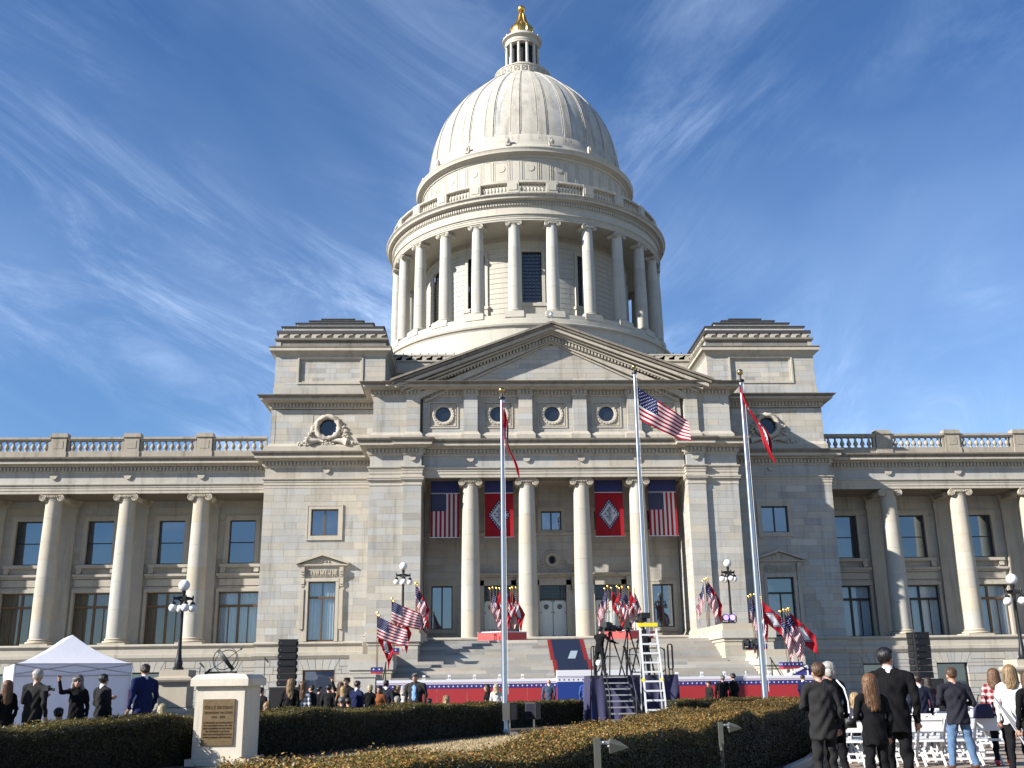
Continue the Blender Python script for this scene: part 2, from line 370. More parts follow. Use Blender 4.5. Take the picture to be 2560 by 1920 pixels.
b = MB(); b.slab([(-40, 19.4), (-14.3, 19.4), (-12.4, 22.4), (-10.6, 25.6), (-10.6, 27), (-40, 27)], 0.0, 0.2); tag(b.build('raised_lawn', 'dry_grass'), kind='structure')
b = MB(); kp = [(-1.1, 11.5), (-0.5, 15), (0.22, 18.3), (0.75, 19.4), (1.21, 20.35), (1.6, 21.3), (1.99, 22.27), (2.7, 24.1), (3.5, 26.1), (4.5, 28.6), (5.4, 30.6)]
b.sweep(kp, [(0.0, 0.0), (0.16, 0.0), (0.16, 0.11), (0.13, 0.14), (0.03, 0.14), (0.0, 0.11), (0, 0)]); tag(b.build('kerb', 'concrete'), kind='structure')

# ================================================================ THE CAPITOL
BLD = thing('capitol_building', 'pale limestone capitol with columned portico, side wings and gold-tipped dome', 'building', (0, 63, 0))
STUFFY = {'dentil_course', 'scroll_band', 'roof_spikes', 'carved_ornament', 'greek_key_band', 'mortar_bed', 'transom_grille', 'door_medallion'}
def part(b, name, mats, parent=None, smooth=False):
    """b is in world coordinates; parts hang under the building's empty (at Y=63)"""
    p = BLD if parent is None else parent
    o = b.build(name, mats, None, smooth); o.parent = p
    if parent is None: o.location = (0, -63, 0)
    if name in STUFFY: o['kind'] = 'stuff'
    return o
BLOCKS = []      # (screen size, MB args) for ashlar blocks
def split_rects(rects, op):
    x0, x1, z0, z1 = op; out = []
    for (a, b, c, d) in rects:
        if b <= x0 or a >= x1 or d <= z0 or c >= z1: out.append((a, b, c, d)); continue
        if c < z0: out.append((a, b, c, z0))
        if d > z1: out.append((a, b, z1, d))
        lo, hi = max(c, z0), min(d, z1)
        if a < x0: out.append((a, x0, lo, hi))
        if b > x1: out.append((x1, b, lo, hi))
    return out
CORE = MB()
def ashlar(O, u, n, U, z0, z1, h, lmin, lmax, ops=(), gap=0.008, jit=0.006, tone=0.085, thick=0.3, tri=None, mat='stone', even=False):
    """courses of stone blocks on a wall from O along u for U metres; outward normal n"""
    O, u, n = Vector(O), Vector(u), Vector(n); nc = max(1, round((z1-z0)/h)); hh = (z1-z0)/nc; rects = []
    for k in range(nc):
        za, zb = z0+k*hh, z0+(k+1)*hh; lo, hi = 0.0, U
        if tri: lo, hi = tri((za+zb)/2)
        x = lo; off = (k % 2)*0.5; first = True
        while x < hi-1e-4:
            L = random.uniform(lmin, lmax)
            if first: L *= random.uniform(0.45, 1.0); first = False
            if hi-(x+L) < lmin*0.6: L = hi-x
            rects.append((x, min(x+L, hi), za, zb)); x += L
    for op in ops: rects = split_rects(rects, op)
    for (a, b, c, d) in rects:
        if b-a < 0.03 or d-c < 0.03: continue
        j = random.uniform(0, jit); g = gap/2
        f = O+n*j
        P = [f+u*(a+g)+_z*(c+g), f+u*(b-g)+_z*(c+g), f+u*(b-g)+_z*(d-g), f+u*(a+g)+_z*(d-g)]
        Q = [p-n*(thick+j) for p in P]
        fs = [(0, 1, 2, 3), (0, 4, 5, 1), (1, 5, 6, 2), (2, 6, 7, 3), (3, 7, 4, 0)]
        ctr = (P[0]+P[2])/2; pr = ppm(ctr); sz = min((b-a), (d-c)*3)*pr
        vis = abs((ctr-CAM).dot(RGT)/(ctr-CAM).dot(FWD)) < 0.53
        BLOCKS.append((sz if vis else 0, [tuple(p) for p in P+Q], fs, random.gauss(0, tone*0.75), mat))
        back = [p-n*(j+0.03) for p in (P[0]-u*g-_z*g, P[1]+u*g-_z*g, P[2]+u*g+_z*g, P[3]-u*g+_z*g)]
        CORE.add([tuple(p) for p in back], [(0, 1, 2, 3)], 0.0)


def arch_ends(c, hw, hw2, y):
    for e in (-1, 1):
        p = [(c+e*hw, 2.45), (c+e*hw2, 2.45), (c+e*hw2, 3.09)]; q = MB(); q.prism(p if e > 0 else p[::-1], y, y+0.3, tn(0.05)); BLOCKS.append((20, q.v, q.f, q.t[0], 'stone'))
FX, FY = (1, 0, 0), (0, -1, 0)
# ---- masses behind the facing
b = MB(); b.box(-18.2, 18.2, 67.1, 112, 0, 16.0); b.box(-18.0, 18.0, 66.72, 110, 16.0, 19.8)
b.box(-11.05, 11.05, 72.0, 108, 19.5, 24.05); b.box(-46, 46, 71.9, 108, 0, 16.0); b.box(-46, 46, 68.2, 71.9, 0, 3.9); b.box(-46, -18.4, 68.0, 71.6, 13.85, 16.1); b.box(18.4, 46, 68.0, 71.6, 13.85, 16.1)
b.box(-11.1, 11.1, 63.75, 68, 14.2, 19.6); b.box(-8.2, 8.2, 63.14, 64.45, 13.82, 16.05); b.box(-10.95, 10.95, 57.2, 66.8, 0, 3.75)
for s in (-1, 1):
    x0, x1 = sorted((s*8.25, s*11.1)); b.box(x0, x1, 63.1, 67.2, 3.7, 14.3)
    x0, x1 = sorted((s*11.3, s*18.15)); b.box(x0, x1, 67.5, 80, 19.5, 24.7)
part(b, 'wall_core', 'mortar')

# ---- openings of every front wall (x0, x1, z0, z1)
TW_OPS = lambda c: [(c-0.87, c+0.87, 10.72, 12.43), (c-0.86, c+0.86, 4.15, 7.83)]
for s in (-1, 1):
    c = s*14.59; x0 = -18.55 if s < 0 else 11.42
    loc = lambda ops: [(a-x0, b-x0, d, e) for a, b, d, e in ops]
    ashlar((x0, 66.4, 0), FX, FY, 7.13, 4.15, 13.8, 0.438, 0.7, 1.75, loc(TW_OPS(c)))
    ashlar((x0, 66.4, 0), FX, FY, 7.13, 14.47, 15.16, 0.69, 1.2, 2.4, gap=0.004)
    xo = x0+(0.2 if s < 0 else 0); ashlar((xo, 66.42, 0), FX, FY, 6.93, 16.55, 19.05, 0.416, 0.7, 1.8, [(c-1.0-xo, c+1.0-xo, 16.6, 18.8)])
    # basement, rusticated, with the flat arch over the window
    ashlar((x0, 66.38, 0), FX, FY, 7.13, 0.0, 3.1, 0.4428, 1.0, 1.9, loc([(c-0.97, c+0.97, 0.6, 2.45), (c-1.25, c+1.25, 2.45, 3.1)]), gap=0.03, jit=0.004, tone=0.05)
    for k in range(5):
        t0, t1 = -1+0.4*k, -0.6+0.4*k
        CORE.tone = 0; q = MB(); q.prism([(c+t0*0.93+0.012, 2.45), (c+t1*0.93-0.012, 2.45), (c+t1*1.25-0.012, 3.09), (c+t0*1.25+0.012, 3.09)], 66.37, 66.7, tn(0.05)); BLOCKS.append((40, q.v, q.f, q.t[0], 'stone'))
    arch_ends(c, 0.945, 1.25, 66.38)
    # outer and inner returns
    sx = s*18.55
    if s < 0: ashlar((sx, 71.2, 0), (0, -1, 0), (-1, 0, 0), 4.8, 4.15, 13.8, 0.438, 0.8, 1.7); ashlar((sx+.2, 76.4, 0), (0, -1, 0), (-1, 0, 0), 10, 16.55, 19.05, 0.416, 0.8, 1.7)
    else: ashlar((sx, 66.4, 0), (0, 1, 0), (1, 0, 0), 4.8, 4.15, 13.8, 0.438, 0.8, 1.7); ashlar((sx-.2, 66.4, 0), (0, 1, 0), (1, 0, 0), 10, 16.55, 19.05, 0.416, 0.8, 1.7)
    # attic block
    a0 = -18.42 if s < 0 else 11.0
    ashlar((a0-.05, 67.15, 0), FX, FY, 7.52, 19.9, 20.8, 0.45, 0.9, 2.0)
    ashlar((a0, 67.2, 0), FX, FY, 7.42, 20.8, 23.02, 0.37, 0.6, 1.5, [(0 if s < 0 else 0, 0, 0, 0), (s*14.71-a0-2.22, s*14.71-a0+2.22, 21.03, 22.98)])
    ashlar((s*14.71-2.0, 67.32, 0), FX, FY, 4.0, 21.2, 22.82, 0.324, 0.6, 1.4, tone=0.11)
    ashlar((a0, 67.25, 0), FX, FY, 7.42, 23.62, 24.1, 0.5, 1.0, 1.9, tone=0.1, mat='stone_dirty_shaded')
    inx = s*11.0
    if s < 0: ashlar((inx, 67.2, 0), (0, 1, 0), (1, 0, 0), 10, 20.8, 23.02, 0.37, 0.8, 1.6); ashlar((inx, 67.25, 0), (0, 1, 0), (1, 0, 0), 10, 23.62, 24.1, 0.5, 1.0, 1.9); ashlar((-18.42, 77.2, 0), (0, -1, 0), (-1, 0, 0), 10, 20.0, 24.1, 0.4, 0.8, 1.6)
    else: ashlar((inx, 77.2, 0), (0, -1, 0), (-1, 0, 0), 10, 20.8, 23.02, 0.37, 0.8, 1.6); ashlar((inx, 77.25, 0), (0, -1, 0), (-1, 0, 0), 10, 23.62, 24.1, 0.5, 1.0, 1.9); ashlar((18.42, 67.2, 0), (0, 1, 0), (1, 0, 0), 10, 20.0, 24.1, 0.4, 0.8, 1.6)
    # portico piers: outer strip, proud inner strip, flanks
    p0 = -11.42 if s < 0 else 9.35; q0 = -9.35 if s < 0 else 8.23
    ashlar((p0, 62.8, 0), FX, FY, 2.07, 3.75, 13.26, 0.432, 0.7, 1.5); ashlar((q0, 62.6, 0), FX, FY, 1.12, 3.75, 13.26, 0.432, 1.12, 1.13)
    ashlar((p0, 62.8, 0), FX, FY, 2.07, 14.47, 15.16, 0.69, 1.0, 1.1, gap=.004); ashlar((q0, 62.6, 0), FX, FY, 1.12, 14.47, 15.16, 0.69, 1.12, 1.13, gap=.004)
    if s < 0:
        ashlar((-11.42, 66.4, 0), (0, -1, 0), (-1, 0, 0), 3.6, 3.0, 13.8, 0.43, 0.8, 1.6); ashlar((-8.23, 62.6, 0), (0, 1, 0), (1, 0, 0), 4.1, 3.75, 13.8, 0.43, 0.8, 1.6)
        ashlar((-11.35, 66.4, 0), (0, -1, 0), (-1, 0, 0), 3.0, 16.7, 19.1, 0.41, 0.8, 1.6)
    else:
        ashlar((11.42, 62.8, 0), (0, 1, 0), (1, 0, 0), 3.6, 3.0, 13.8, 0.43, 0.8, 1.6); ashlar((8.23, 66.7, 0), (0, -1, 0), (-1, 0, 0), 4.1, 3.75, 13.8, 0.43, 0.8, 1.6)
        ashlar((11.35, 63.4, 0), (0, 1, 0), (1, 0, 0), 3.0, 16.7, 19.1, 0.41, 0.8, 1.6)
    # attic of the portico, end walls and dwarf piers
    e0 = -11.35 if s < 0 else 9.27
    ashlar((e0, 63.4, 0), FX, FY, 2.08, 16.76, 19.12, 0.393, 0.6, 1.3)
for cx in (-8.83, -5.2, -1.73, 1.73, 5.2, 8.83):
    ashlar((cx-0.44, 63.22, 0), FX, FY, 0.88, 16.76, 19.12, 0.393, 0.87, 0.9)
for cx in (-6.93, -3.465, 0, 3.465, 6.93):
    ashlar((cx-1.3, 63.56, 0), FX, FY, 2.6, 16.5, 19.12, 0.4, 0.8, 1.5, [(0.35, 2.25, 17.05, 18.78)], tone=0.04)
ashlar((-8.2, 63.1, 0), FX, FY, 16.4, 14.47, 15.16, 0.69, 1.6, 3.0, gap=0.004, tone=0.04)
ashlar((-10.0, 63.4, 0), FX, FY, 20.0, 19.7, 22.5, 0.311, 0.7, 1.9, tri=lambda z: (10-(22.62-z)/0.345, 10+(22.62-z)/0.345), tone=0.1)
# back wall of the portico
BW_OPS = [(-0.88, 0.88, 3.7, 7.5), (-4.4, -2.64, 3.7, 7.5), (2.64, 4.4, 3.7, 7.5), (-7.72, -6.38, 4.82, 7.5), (6.38, 7.72, 4.82, 7.5)]+[(c-0.66, c+0.66, 11.0, 12.25) for c in (-6.93, -3.465, 0, 3.465, 6.93)]
ashlar((-8.2, 66.7, 0), FX, FY, 16.4, 3.75, 10.66, 0.46, 0.9, 1.9, [(a+8.2, b+8.2, c, d) for a, b, c, d in BW_OPS], tone=0.05)
ashlar((-8.2, 66.7, 0), FX, FY, 16.4, 10.92, 13.9, 0.46, 0.9, 1.9, [(a+8.2, b+8.2, c, d) for a, b, c, d in BW_OPS], tone=0.05)
# wings
WCOL = [23.02+4.8*i for i in range(5)]; WWIN = [20.85+4.79*i for i in range(5)]
for s in (-1, 1):
    x0 = -46 if s < 0 else 18.55; U = 27.45
    ops = []
    for w in WWIN: ops += [(s*w-0.88-x0, s*w+0.88-x0, 9.55, 12.5), (s*w-1.33-x0, s*w+1.33-x0, 4.2, 7.65)]
    ashlar((x0, 71.2, 0), FX, FY, U, 4.1, 13.85, 0.443, 1.1, 2.2, ops, tone=0.05)
    ashlar((x0, 67.9, 0), FX, FY, U, 14.47, 15.16, 0.69, 2.0, 3.2, gap=0.004, tone=0.05)
    bo = [(s*w-1.0-x0, s*w+1.0-x0, 0.6, 2.45) for w in WWIN]+[(s*w-1.28-x0, s*w+1.28-x0, 2.45, 3.1) for w in WWIN]
    ashlar((x0, 67.6, 0), FX, FY, U, 0.0, 3.1, 0.4428, 1.2, 2.0, bo, gap=0.03, jit=0.004, tone=0.05)
    for w in WWIN:
        arch_ends(s*w, 0.975, 1.28, 67.6)
        for k in range(5):
            t0, t1 = -1+0.4*k, -0.6+0.4*k; c = s*w; q = MB()
            q.prism([(c+t0*0.96+0.012, 2.45), (c+t1*0.96-0.012, 2.45), (c+t1*1.28-0.012, 3.09), (c+t0*1.28+0.012, 3.09)], 67.59, 67.9, tn(0.05)); BLOCKS.append((30, q.v, q.f, q.t[0], 'stone'))
part(CORE, 'mortar_bed', 'mortar')
BLOCKS.sort(key=lambda t: -t[0])
def emit_blocks():
    for sz, vs, fs, t, mat in BLOCKS[:300]:
        q = MB(); q.add(vs, fs, t); part(q, 'stone_block', mat)
    for mat in ('stone', 'stone_dirty_shaded'):
        q = MB()
        for sz, vs, fs, t, m2 in BLOCKS[300:]:
            if m2 == mat: q.add(vs, fs, t)
        if q.f: tag(part(q, 'stone_blocks', mat), kind='stuff')
emit_blocks()

# ---- entablature, cornices and courses swept round the plan
def mirror(path): return path+[(-x, y) for x, y in reversed(path)]
MAIN = mirror([(-46, 67.9), (-18.55, 67.9), (-18.55, 66.4), (-11.42, 66.4), (-11.42, 62.8), (-9.35, 62.8), (-9.35, 62.6), (-8.2, 62.6), (-8.2, 63.1)])
ARCH = [(0.02, 13.8), (0.02, 14.0), (0.05, 14.0), (0.05, 14.18), (0.08, 14.19), (0.08, 14.31), (0.16, 14.36), (0.17, 14.43), (0.02, 14.47), (-0.2, 14.47)]
part(MB().sweep(MAIN, [(-0.2, 13.8)]+ARCH), 'architrave', 'stone_trim')
CORN = [(-0.1, 15.14), (0.03, 15.14), (0.07, 15.2), (0.07, 15.26), (0.08, 15.27), (0.08, 15.55), (0.22, 15.56), (0.27, 15.64), (0.60, 15.68), (0.62, 15.70), (0.62, 15.85), (0.66, 15.86)]
part(MB().sweep(MAIN, CORN), 'cornice', 'stone_trim')
part(MB().sweep(MAIN, [(0.655, 15.86), (0.68, 15.93), (0.76, 16.0), (0.79, 16.08), (0.79, 16.11), (-0.5, 16.2)], 0.0), 'gutter_moulding', 'stone_dirty_shaded')
def dentils(path, out, z0, z1, pitch=0.235, w=0.125, d=0.13):
    q = MB()
    for i in range(len(path)-1):
        a, b = Vector(path[i]), Vector(path[i+1]); dv = b-a; L = dv.length
        if L < 0.35: continue
        dv /= L; n = Vector((dv.y, -dv.x)); k = max(1, int((L+2*out)/pitch)); st = (L-(k-1)*pitch)/2
        for j in range(k):
            c = a+dv*(st+j*pitch)
            if abs(c.x) > 40: continue
            p = [c-dv*w/2+n*out, c+dv*w/2+n*out, c+dv*w/2+n*(out+d), c-dv*w/2+n*(out+d)]
            q.add([(e.x, e.y, z0) for e in p]+[(e.x, e.y, z1) for e in p], [(3, 2, 6, 7), (2, 1, 5, 6), (0, 3, 7, 4), (0, 1, 2, 3)])
    return q
part(dentils(MAIN, 0.08, 15.29, 15.53), 'dentil_course', 'stone_trim')
ATT = mirror([(-18.35, 78), (-18.35, 66.42), (-11.35, 66.42), (-11.35, 63.4), (-9.27, 63.4), (-9.27, 63.22), (-8.39, 63.22), (-8.39, 63.5), (-5.64, 63.5), (-5.64, 63.22), (-4.76, 63.22), (-4.76, 63.5), (-2.17, 63.5), (-2.17, 63.22), (-1.29, 63.22), (-1.29, 63.5)])
ATO = mirror([(-18.35, 78), (-18.35, 66.42), (-11.35, 66.42), (-11.35, 63.4), (-9.9, 63.4), (-9.9, 63.3)])
part(MB().sweep(ATT, [(-0.15, 19.1), (0.02, 19.1), (0.06, 19.15), (0.06, 19.47), (0.16, 19.47), (0.16, 19.52), (-0.2, 19.52)]), 'bed_moulding', 'stone_trim')
part(dentils(ATT, 0.06, 19.2, 19.45, 0.225, 0.12, 0.12), 'dentil_course', 'stone_trim')
part(MB().sweep(ATO, [(-0.2, 19.5), (0.24, 19.5), (0.3, 19.55), (0.62, 19.58), (0.64, 19.6), (0.64, 19.7)]), 'cornice', 'stone_trim')
part(MB().sweep(ATO, [(0.635, 19.7), (0.68, 19.76), (0.80, 19.82), (0.84, 19.88), (0.84, 19.9), (-0.5, 19.99)]), 'gutter_moulding', 'stone_dirty_shaded')
part(MB().sweep(ATT, [(-0.2, 16.1), (0.17, 16.1), (0.17, 16.55), (0.12, 16.62), (0.03, 16.76), (-0.2, 16.76)]), 'attic_plinth', 'stone')
# sill course and water table
SILL = mirror([(-46, 67.6), (-18.6, 67.6), (-18.6, 66.38), (-11.42, 66.38), (-11.42, 62.8)])
part(MB().sweep(SILL, [(-0.3, 3.09), (0.02, 3.09), (0.05, 3.14), (0.12, 3.28), (0.14, 3.31), (0.14, 3.52), (0.03, 3.54), (-0.3, 3.54)]), 'water_table', 'stone_trim')
part(MB().sweep(SILL, [(-0.3, 3.54), (0.0, 3.54), (0.0, 3.9), (0.04, 3.92), (0.10, 4.0), (0.13, 4.02), (0.13, 4.1), (0.0, 4.15), (-3.2, 4.15)]), 'sill_course', 'stone_trim')
# capitals of the piers
for s in (-1, 1):
    pp = [(-11.42, 66.4), (-11.42, 62.8), (-9.35, 62.8), (-9.35, 62.6), (-8.23, 62.6), (-8.23, 66.5)]
    if s > 0: pp = [(-x, y) for x, y in reversed(pp)]
    part(MB().sweep(pp, [(-0.1, 13.24), (0.02, 13.24), (0.04, 13.3), (0.02, 13.34), (0.02, 13.48), (0.09, 13.56), (0.14, 13.6), (0.14, 13.68), (0.17, 13.7), (0.17, 13.79), (-0.1, 13.79)]), 'pier_capital', 'stone_trim')
    part(MB().sweep(pp, [(-0.1, 3.76), (0.16, 3.76), (0.16, 4.15), (0.1, 4.22), (0.14, 4.3), (0.06, 4.4), (0.02, 4.5), (-0.1, 4.5)]), 'pier_base', 'stone_trim')
# portico floor, ceiling, belt
part(MB().box(-8.2, 8.2, 64.4, 66.8, 13.86, 13.98), 'portico_ceiling', 'stone')
part(MB().sweep([(-8.2, 66.7), (8.2, 66.7)], [(0, 10.66), (0.08, 10.66), (0.1, 10.72), (0.1, 10.86), (0.04, 10.92), (0, 10.92)]), 'belt_course', 'stone_trim')

# ---- pediment
def rake(q, off0, off1, y0, y1, tone=0.0, xe=10.25, ze=19.98, za=23.84, mat=0):
    for s in (-1, 1):
        sl = (za-ze)/xe
        def pt(x, o): return (s*x, za-sl*x-o)
        p = [pt(0, off1), pt(xe, off1), pt(xe, off0), pt(0, off0)]
        if s < 0: p = p[::-1]
        q.prism(p, y0, y1, tone, mat)
q = MB(); rake(q, 0.30, 0.52, 62.55, 63.6, xe=9.95); rake(q, 0.52, 0.62, 62.75, 63.6, xe=9.6); rake(q, 0.62, 0.74, 62.95, 63.6, xe=9.3); rake(q, 0.74, 1.14, 63.17, 63.6, xe=8.6); rake(q, 1.14, 1.24, 63.28, 63.6, xe=8.1)
part(q, 'raking_cornice', 'stone_trim')
q = MB(); rake(q, 0.0, 0.14, 62.32, 63.6); rake(q, 0.14, 0.30, 62.42, 63.6, xe=10.1); part(q, 'raking_gutter', 'stone_dirty_shaded')
q = MB(); sl = (23.84-19.98)/10.25
for s in (-1, 1):
    for k in range(62):
        x = 0.1+k*0.21
        if x > 8.3: break
        zt = 23.84-sl*x-0.80; q.prism([(s*x-0.058, zt-0.27), (s*x+0.058, zt-0.27), (s*x+0.058, zt-0.02), (s*x-0.058, zt-0.02)], 63.02, 63.2)
part(q, 'dentil_course', 'stone_trim')
q = MB(); q.prism([(-10.2, 19.9), (10.2, 19.9), (0, 23.74)], 63.6, 79.0); part(q, 'portico_roof', 'roof_metal')
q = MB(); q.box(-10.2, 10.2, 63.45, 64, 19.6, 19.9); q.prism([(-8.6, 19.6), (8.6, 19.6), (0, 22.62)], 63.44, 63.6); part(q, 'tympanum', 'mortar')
q = MB(); q.lathe([(0.03, 0), (0.03, 0.28), (0.05, 0.3), (0.10, 0.36), (0.13, 0.45), (0.12, 0.54), (0.05, 0.62), (0, 0.63)], 12, (0, 62.5, 23.84)); part(q, 'camera_dome', 'aluminium', smooth=True)

# ---- attic round windows of the portico
def annulus(q, c, y, r0, r1, d, n=28, tone=0.0, mat=0):
    """ring in the XZ plane facing -Y, from y-d to y"""
    prof = [(r0, y), (r0, y-d*0.7), (r0+(r1-r0)*0.25, y-d), (r0+(r1-r0)*0.8, y-d), (r1, y-d*0.5), (r1, y)]
    vs = []; k = len(prof)
    for j in range(n):
        t = 2*math.pi*j/n
        for r, yy in prof: vs.append((c[0]+r*math.cos(t), yy, c[1]+r*math.sin(t)))
    q.add(vs, [(j*k+i, j*k+i+1, ((j+1) % n)*k+i+1, ((j+1) % n)*k+i)[::-1] for j in range(n) for i in range(k-1)], tone, mat); return q
def disc(q, c, y, r, n=28): 
    return q.add([(c[0]+r*math.cos(2*math.pi*j/n), y, c[1]+r*math.sin(2*math.pi*j/n)) for j in range(n)], [tuple(range(n))])
def square_frame(q, x0, x1, z0, z1, y, w, d, tone=0.0):
    q.box(x0, x1, y-d, y, z1-w, z1, tone); q.box(x0, x1, y-d, y, z0, z0+w, tone); q.box(x0, x0+w, y-d, y, z0+w, z1-w, tone); q.box(x1-w, x1, y-d, y, z0+w, z1-w, tone)
for cx in (-6.93, -3.465, 0, 3.465, 6.93):
    q = MB(); c = (cx, 17.96)
    n = 40; ang = [2*math.pi*j/n for j in range(n)]
    # plate with a round hole
    vs = []; 
    for t in ang:
        m_ = 0.95/max(abs(math.cos(t)), abs(math.sin(t))); vs += [(cx+0.5*math.cos(t), 63.62, 17.915+0.5*math.sin(t)+0.045), (cx+m_*math.cos(t), 63.62, 17.915+m_*0.91*math.sin(t))]
    q.add(vs, [(2*j, 2*j+1, (2*j+3) % (2*n), (2*j+2) % (2*n))[::-1] for j in range(n)], 0.0)
    square_frame(q, cx-0.95, cx+0.95, 17.05, 18.78, 63.62, 0.09, 0.11); square_frame(q, cx-0.80, cx+0.80, 17.2, 18.63, 63.62, 0.05, 0.05)
    annulus(q, c, 63.64, 0.49, 0.73, 0.10)
    for t in ang[::2]:
        q.ball((cx+0.63*math.cos(t), 63.54, c[1]+0.63*math.sin(t)), 0.045, 6)
    w = part(q, 'round_window', 'stone_trim')
    w2 = MB(); disc(w2, c, 63.70, 0.50); part(w2, 'pane', 'glass_dim', w); f = MB(); annulus(f, c, 63.70, 0.45, 0.50, 0.03); part(f, 'window_frame', 'dark_frame', w)
# ---- tower round windows in wreaths
def wreath(cx, cz, y):
    q = MB(); n = 44; k = 9; vs = []
    for j in range(n):
        t = 2*math.pi*j/n
        for i in range(k):
            p = 2*math.pi*i/k; rr = 0.17+0.045*math.sin(9*t+i*2.1)+random.uniform(-0.03, 0.03)
            r = 0.74+rr*math.cos(p); vs.append((cx+r*math.cos(t), y-0.06-rr*0.9*max(-0.3, math.sin(p)), cz+r*math.sin(t)))
    q.add(vs, [(j*k+i, j*k+(i+1) % k, ((j+1) % n)*k+(i+1) % k, ((j+1) % n)*k+i) for j in range(n) for i in range(k)])
    for s in (-1, 1):
        # leafy mass beside the ring, horn and spilled fruit below
        for i in range(16):
            t = random.random(); x = s*(0.85+0.35*t+random.uniform(-.1, .2)); z = 0.15-1.0*t+random.uniform(-.12, .12); r = random.uniform(0.09, 0.17)
            q.ball((cx+x, y-0.04, cz+z), (r*1.1, 0.13, r*0.8), 7)
        q.tube([(cx+s*0.28, y-0.08, cz-0.95), (cx+s*0.6, y-0.12, cz-0.88), (cx+s*0.95, y-0.12, cz-0.92), (cx+s*1.25, y-0.12, cz-1.0)], [0.07, 0.13, 0.2, 0.25], 9)
        for i in range(22):
            x = s*random.uniform(1.2, 1.9); r = random.uniform(0.06, 0.11); top = -0.8-(abs(x)-1.2)*0.35
            q.ball((cx+x, y-0.07-random.random()*0.08, cz+random.uniform(-1.2, top)), r, 7)
        q.tube([(cx+s*(0.06+0.16*(1-i/16)*math.sin(i*0.55)), y-0.1, cz-1.05+0.16*(1-i/16)*math.cos(i*0.55)) for i in range(16)], 0.04, 5)
    for i in range(10): q.ball((cx+random.uniform(-.5, .5), y-0.05, cz-1.08+random.uniform(-.1, .1)), (0.13, 0.1, 0.08), 6)
    return q
for s in (-1, 1):
    cx, cz = s*14.59, 17.81; w = part(wreath(cx, cz, 66.40), 'wreath_window', 'stone_trim', smooth=True)
    q = MB(); n = 40; vs = []
    for j in range(n):
        t = 2*math.pi*j/n; mm = 1.0/max(abs(math.cos(t)), abs(math.sin(t)))
        vs += [(cx+0.56*math.cos(t), 66.44, cz+0.56*math.sin(t)), (cx+min(mm, 1.0)*1.0*math.cos(t)*1.0 if False else cx+mm*1.04*math.cos(t), 66.44, cz-0.11+mm*1.14*math.sin(t))]
    q.add(vs, [(2*j, 2*j+1, (2*j+3) % (2*n), (2*j+2) % (2*n))[::-1] for j in range(n)]); part(q, 'wall_plate', 'stone', w)
    q = MB(); disc(q, (cx, cz), 66.55, 0.6); part(q, 'pane', 'glass_dim', w); q = MB(); annulus(q, (cx, cz), 66.52, 0.52, 0.57, 0.05); part(q, 'window_frame', 'dark_frame', w)
# ---- attic blocks of the towers: cornice, panel frame, scroll band, stepped roof
for s in (-1, 1):
    a, c = (-18.42, -11.0) if s < 0 else (11.0, 18.42)
    ring = [(a, 78), (a, 67.2), (c, 67.2), (c, 78)]
    part(MB().sweep(ring, [(-0.2, 22.98), (0.02, 22.98), (0.06, 23.06), (0.2, 23.2), (0.26, 23.24), (0.36, 23.3), (0.38, 23.32), (0.38, 23.5)]), 'cornice', 'stone_trim')
    part(MB().sweep(ring, [(0.375, 23.5), (0.42, 23.56), (0.42, 23.62), (-0.2, 23.66)]), 'gutter_moulding', 'stone_dirty_shaded')
    q = MB(); x0, x1 = s*14.71-2.22, s*14.71+2.22
    square_frame(q, x0, x1, 21.03, 22.98, 67.30, 0.12, 0.16); square_frame(q, x0+0.12, x1-0.12, 21.15, 22.86, 67.36, 0.1, 0.12); part(q, 'panel_frame', 'stone_trim')
    part(MB().sweep(ring, [(-0.2, 24.08), (0.03, 24.08), (0.10, 24.15), (0.12, 24.18), (0.12, 24.3), (0.0, 24.33), (-0.2, 24.33)]), 'string_course', 'stone_dirty_shaded')
    part(MB().sweep(ring, [(-0.3, 24.3), (-0.12, 24.3), (-0.12, 24.66), (-0.3, 24.66)]), 'parapet', 'stone')
    part(MB().sweep(ring, [(-0.3, 24.62), (0.02, 24.62), (0.02, 24.86), (-0.3, 24.88)]), 'coping', 'copper_dark')
    q = MB()          # running-dog scroll band: a row of curling crests on front and sides
    def crest(o, d, n):
        for i in range(5):
            t = i/4; 
        u = Vector(d); nn = Vector(n); o = Vector(o); P = [(0.0, 0.0), (0.32, 0.0), (0.30, 0.10), (0.40, 0.18), (0.58, 0.22), (0.66, 0.30), (0.42, 0.29), (0.22, 0.25), (0.12, 0.30), (0.02, 0.22)]
        f = [o+u*x+_z*z+nn*0.13 for x, z in P]; bk = [p-nn*0.14 for p in f]; k = len(P)
        q.add([tuple(p) for p in f+bk], [tuple(range(k))]+[(i, i+k, (i+1) % k+k, (i+1) % k) for i in range(k)])
    for i in range(10): crest((a+0.12+i*0.742, 67.33, 24.33), (1, 0, 0), (0, -1, 0))
    for i in range(12):
        if s > 0: crest((a+0.13, 67.6+(i+1)*0.742, 24.33), (0, -1, 0), (-1, 0, 0))
        else: crest((c-0.13, 67.5+i*0.742, 24.33), (0, 1, 0), (1, 0, 0))
    part(q, 'scroll_band', 'stone_trim')
    q = MB(); mid = (a+c)/2; hw = (c-a)/2
    for i, (ins, zt) in enumerate([(0.15, 25.38), (0.95, 25.92), (1.75, 26.38), (2.5, 26.78)]):
        zb = 24.8
        q.box(mid-hw+ins+0.1, mid+hw-ins-0.1, 67.6+ins+0.1, 77-ins, zb, zt-0.06, 0.12); q.box(mid-hw+ins, mid+hw-ins, 67.6+ins, 77.1-ins, zt-0.06, zt, mat=1)
    part(q, 'stepped_roof', ['stone', 'copper_dark'])
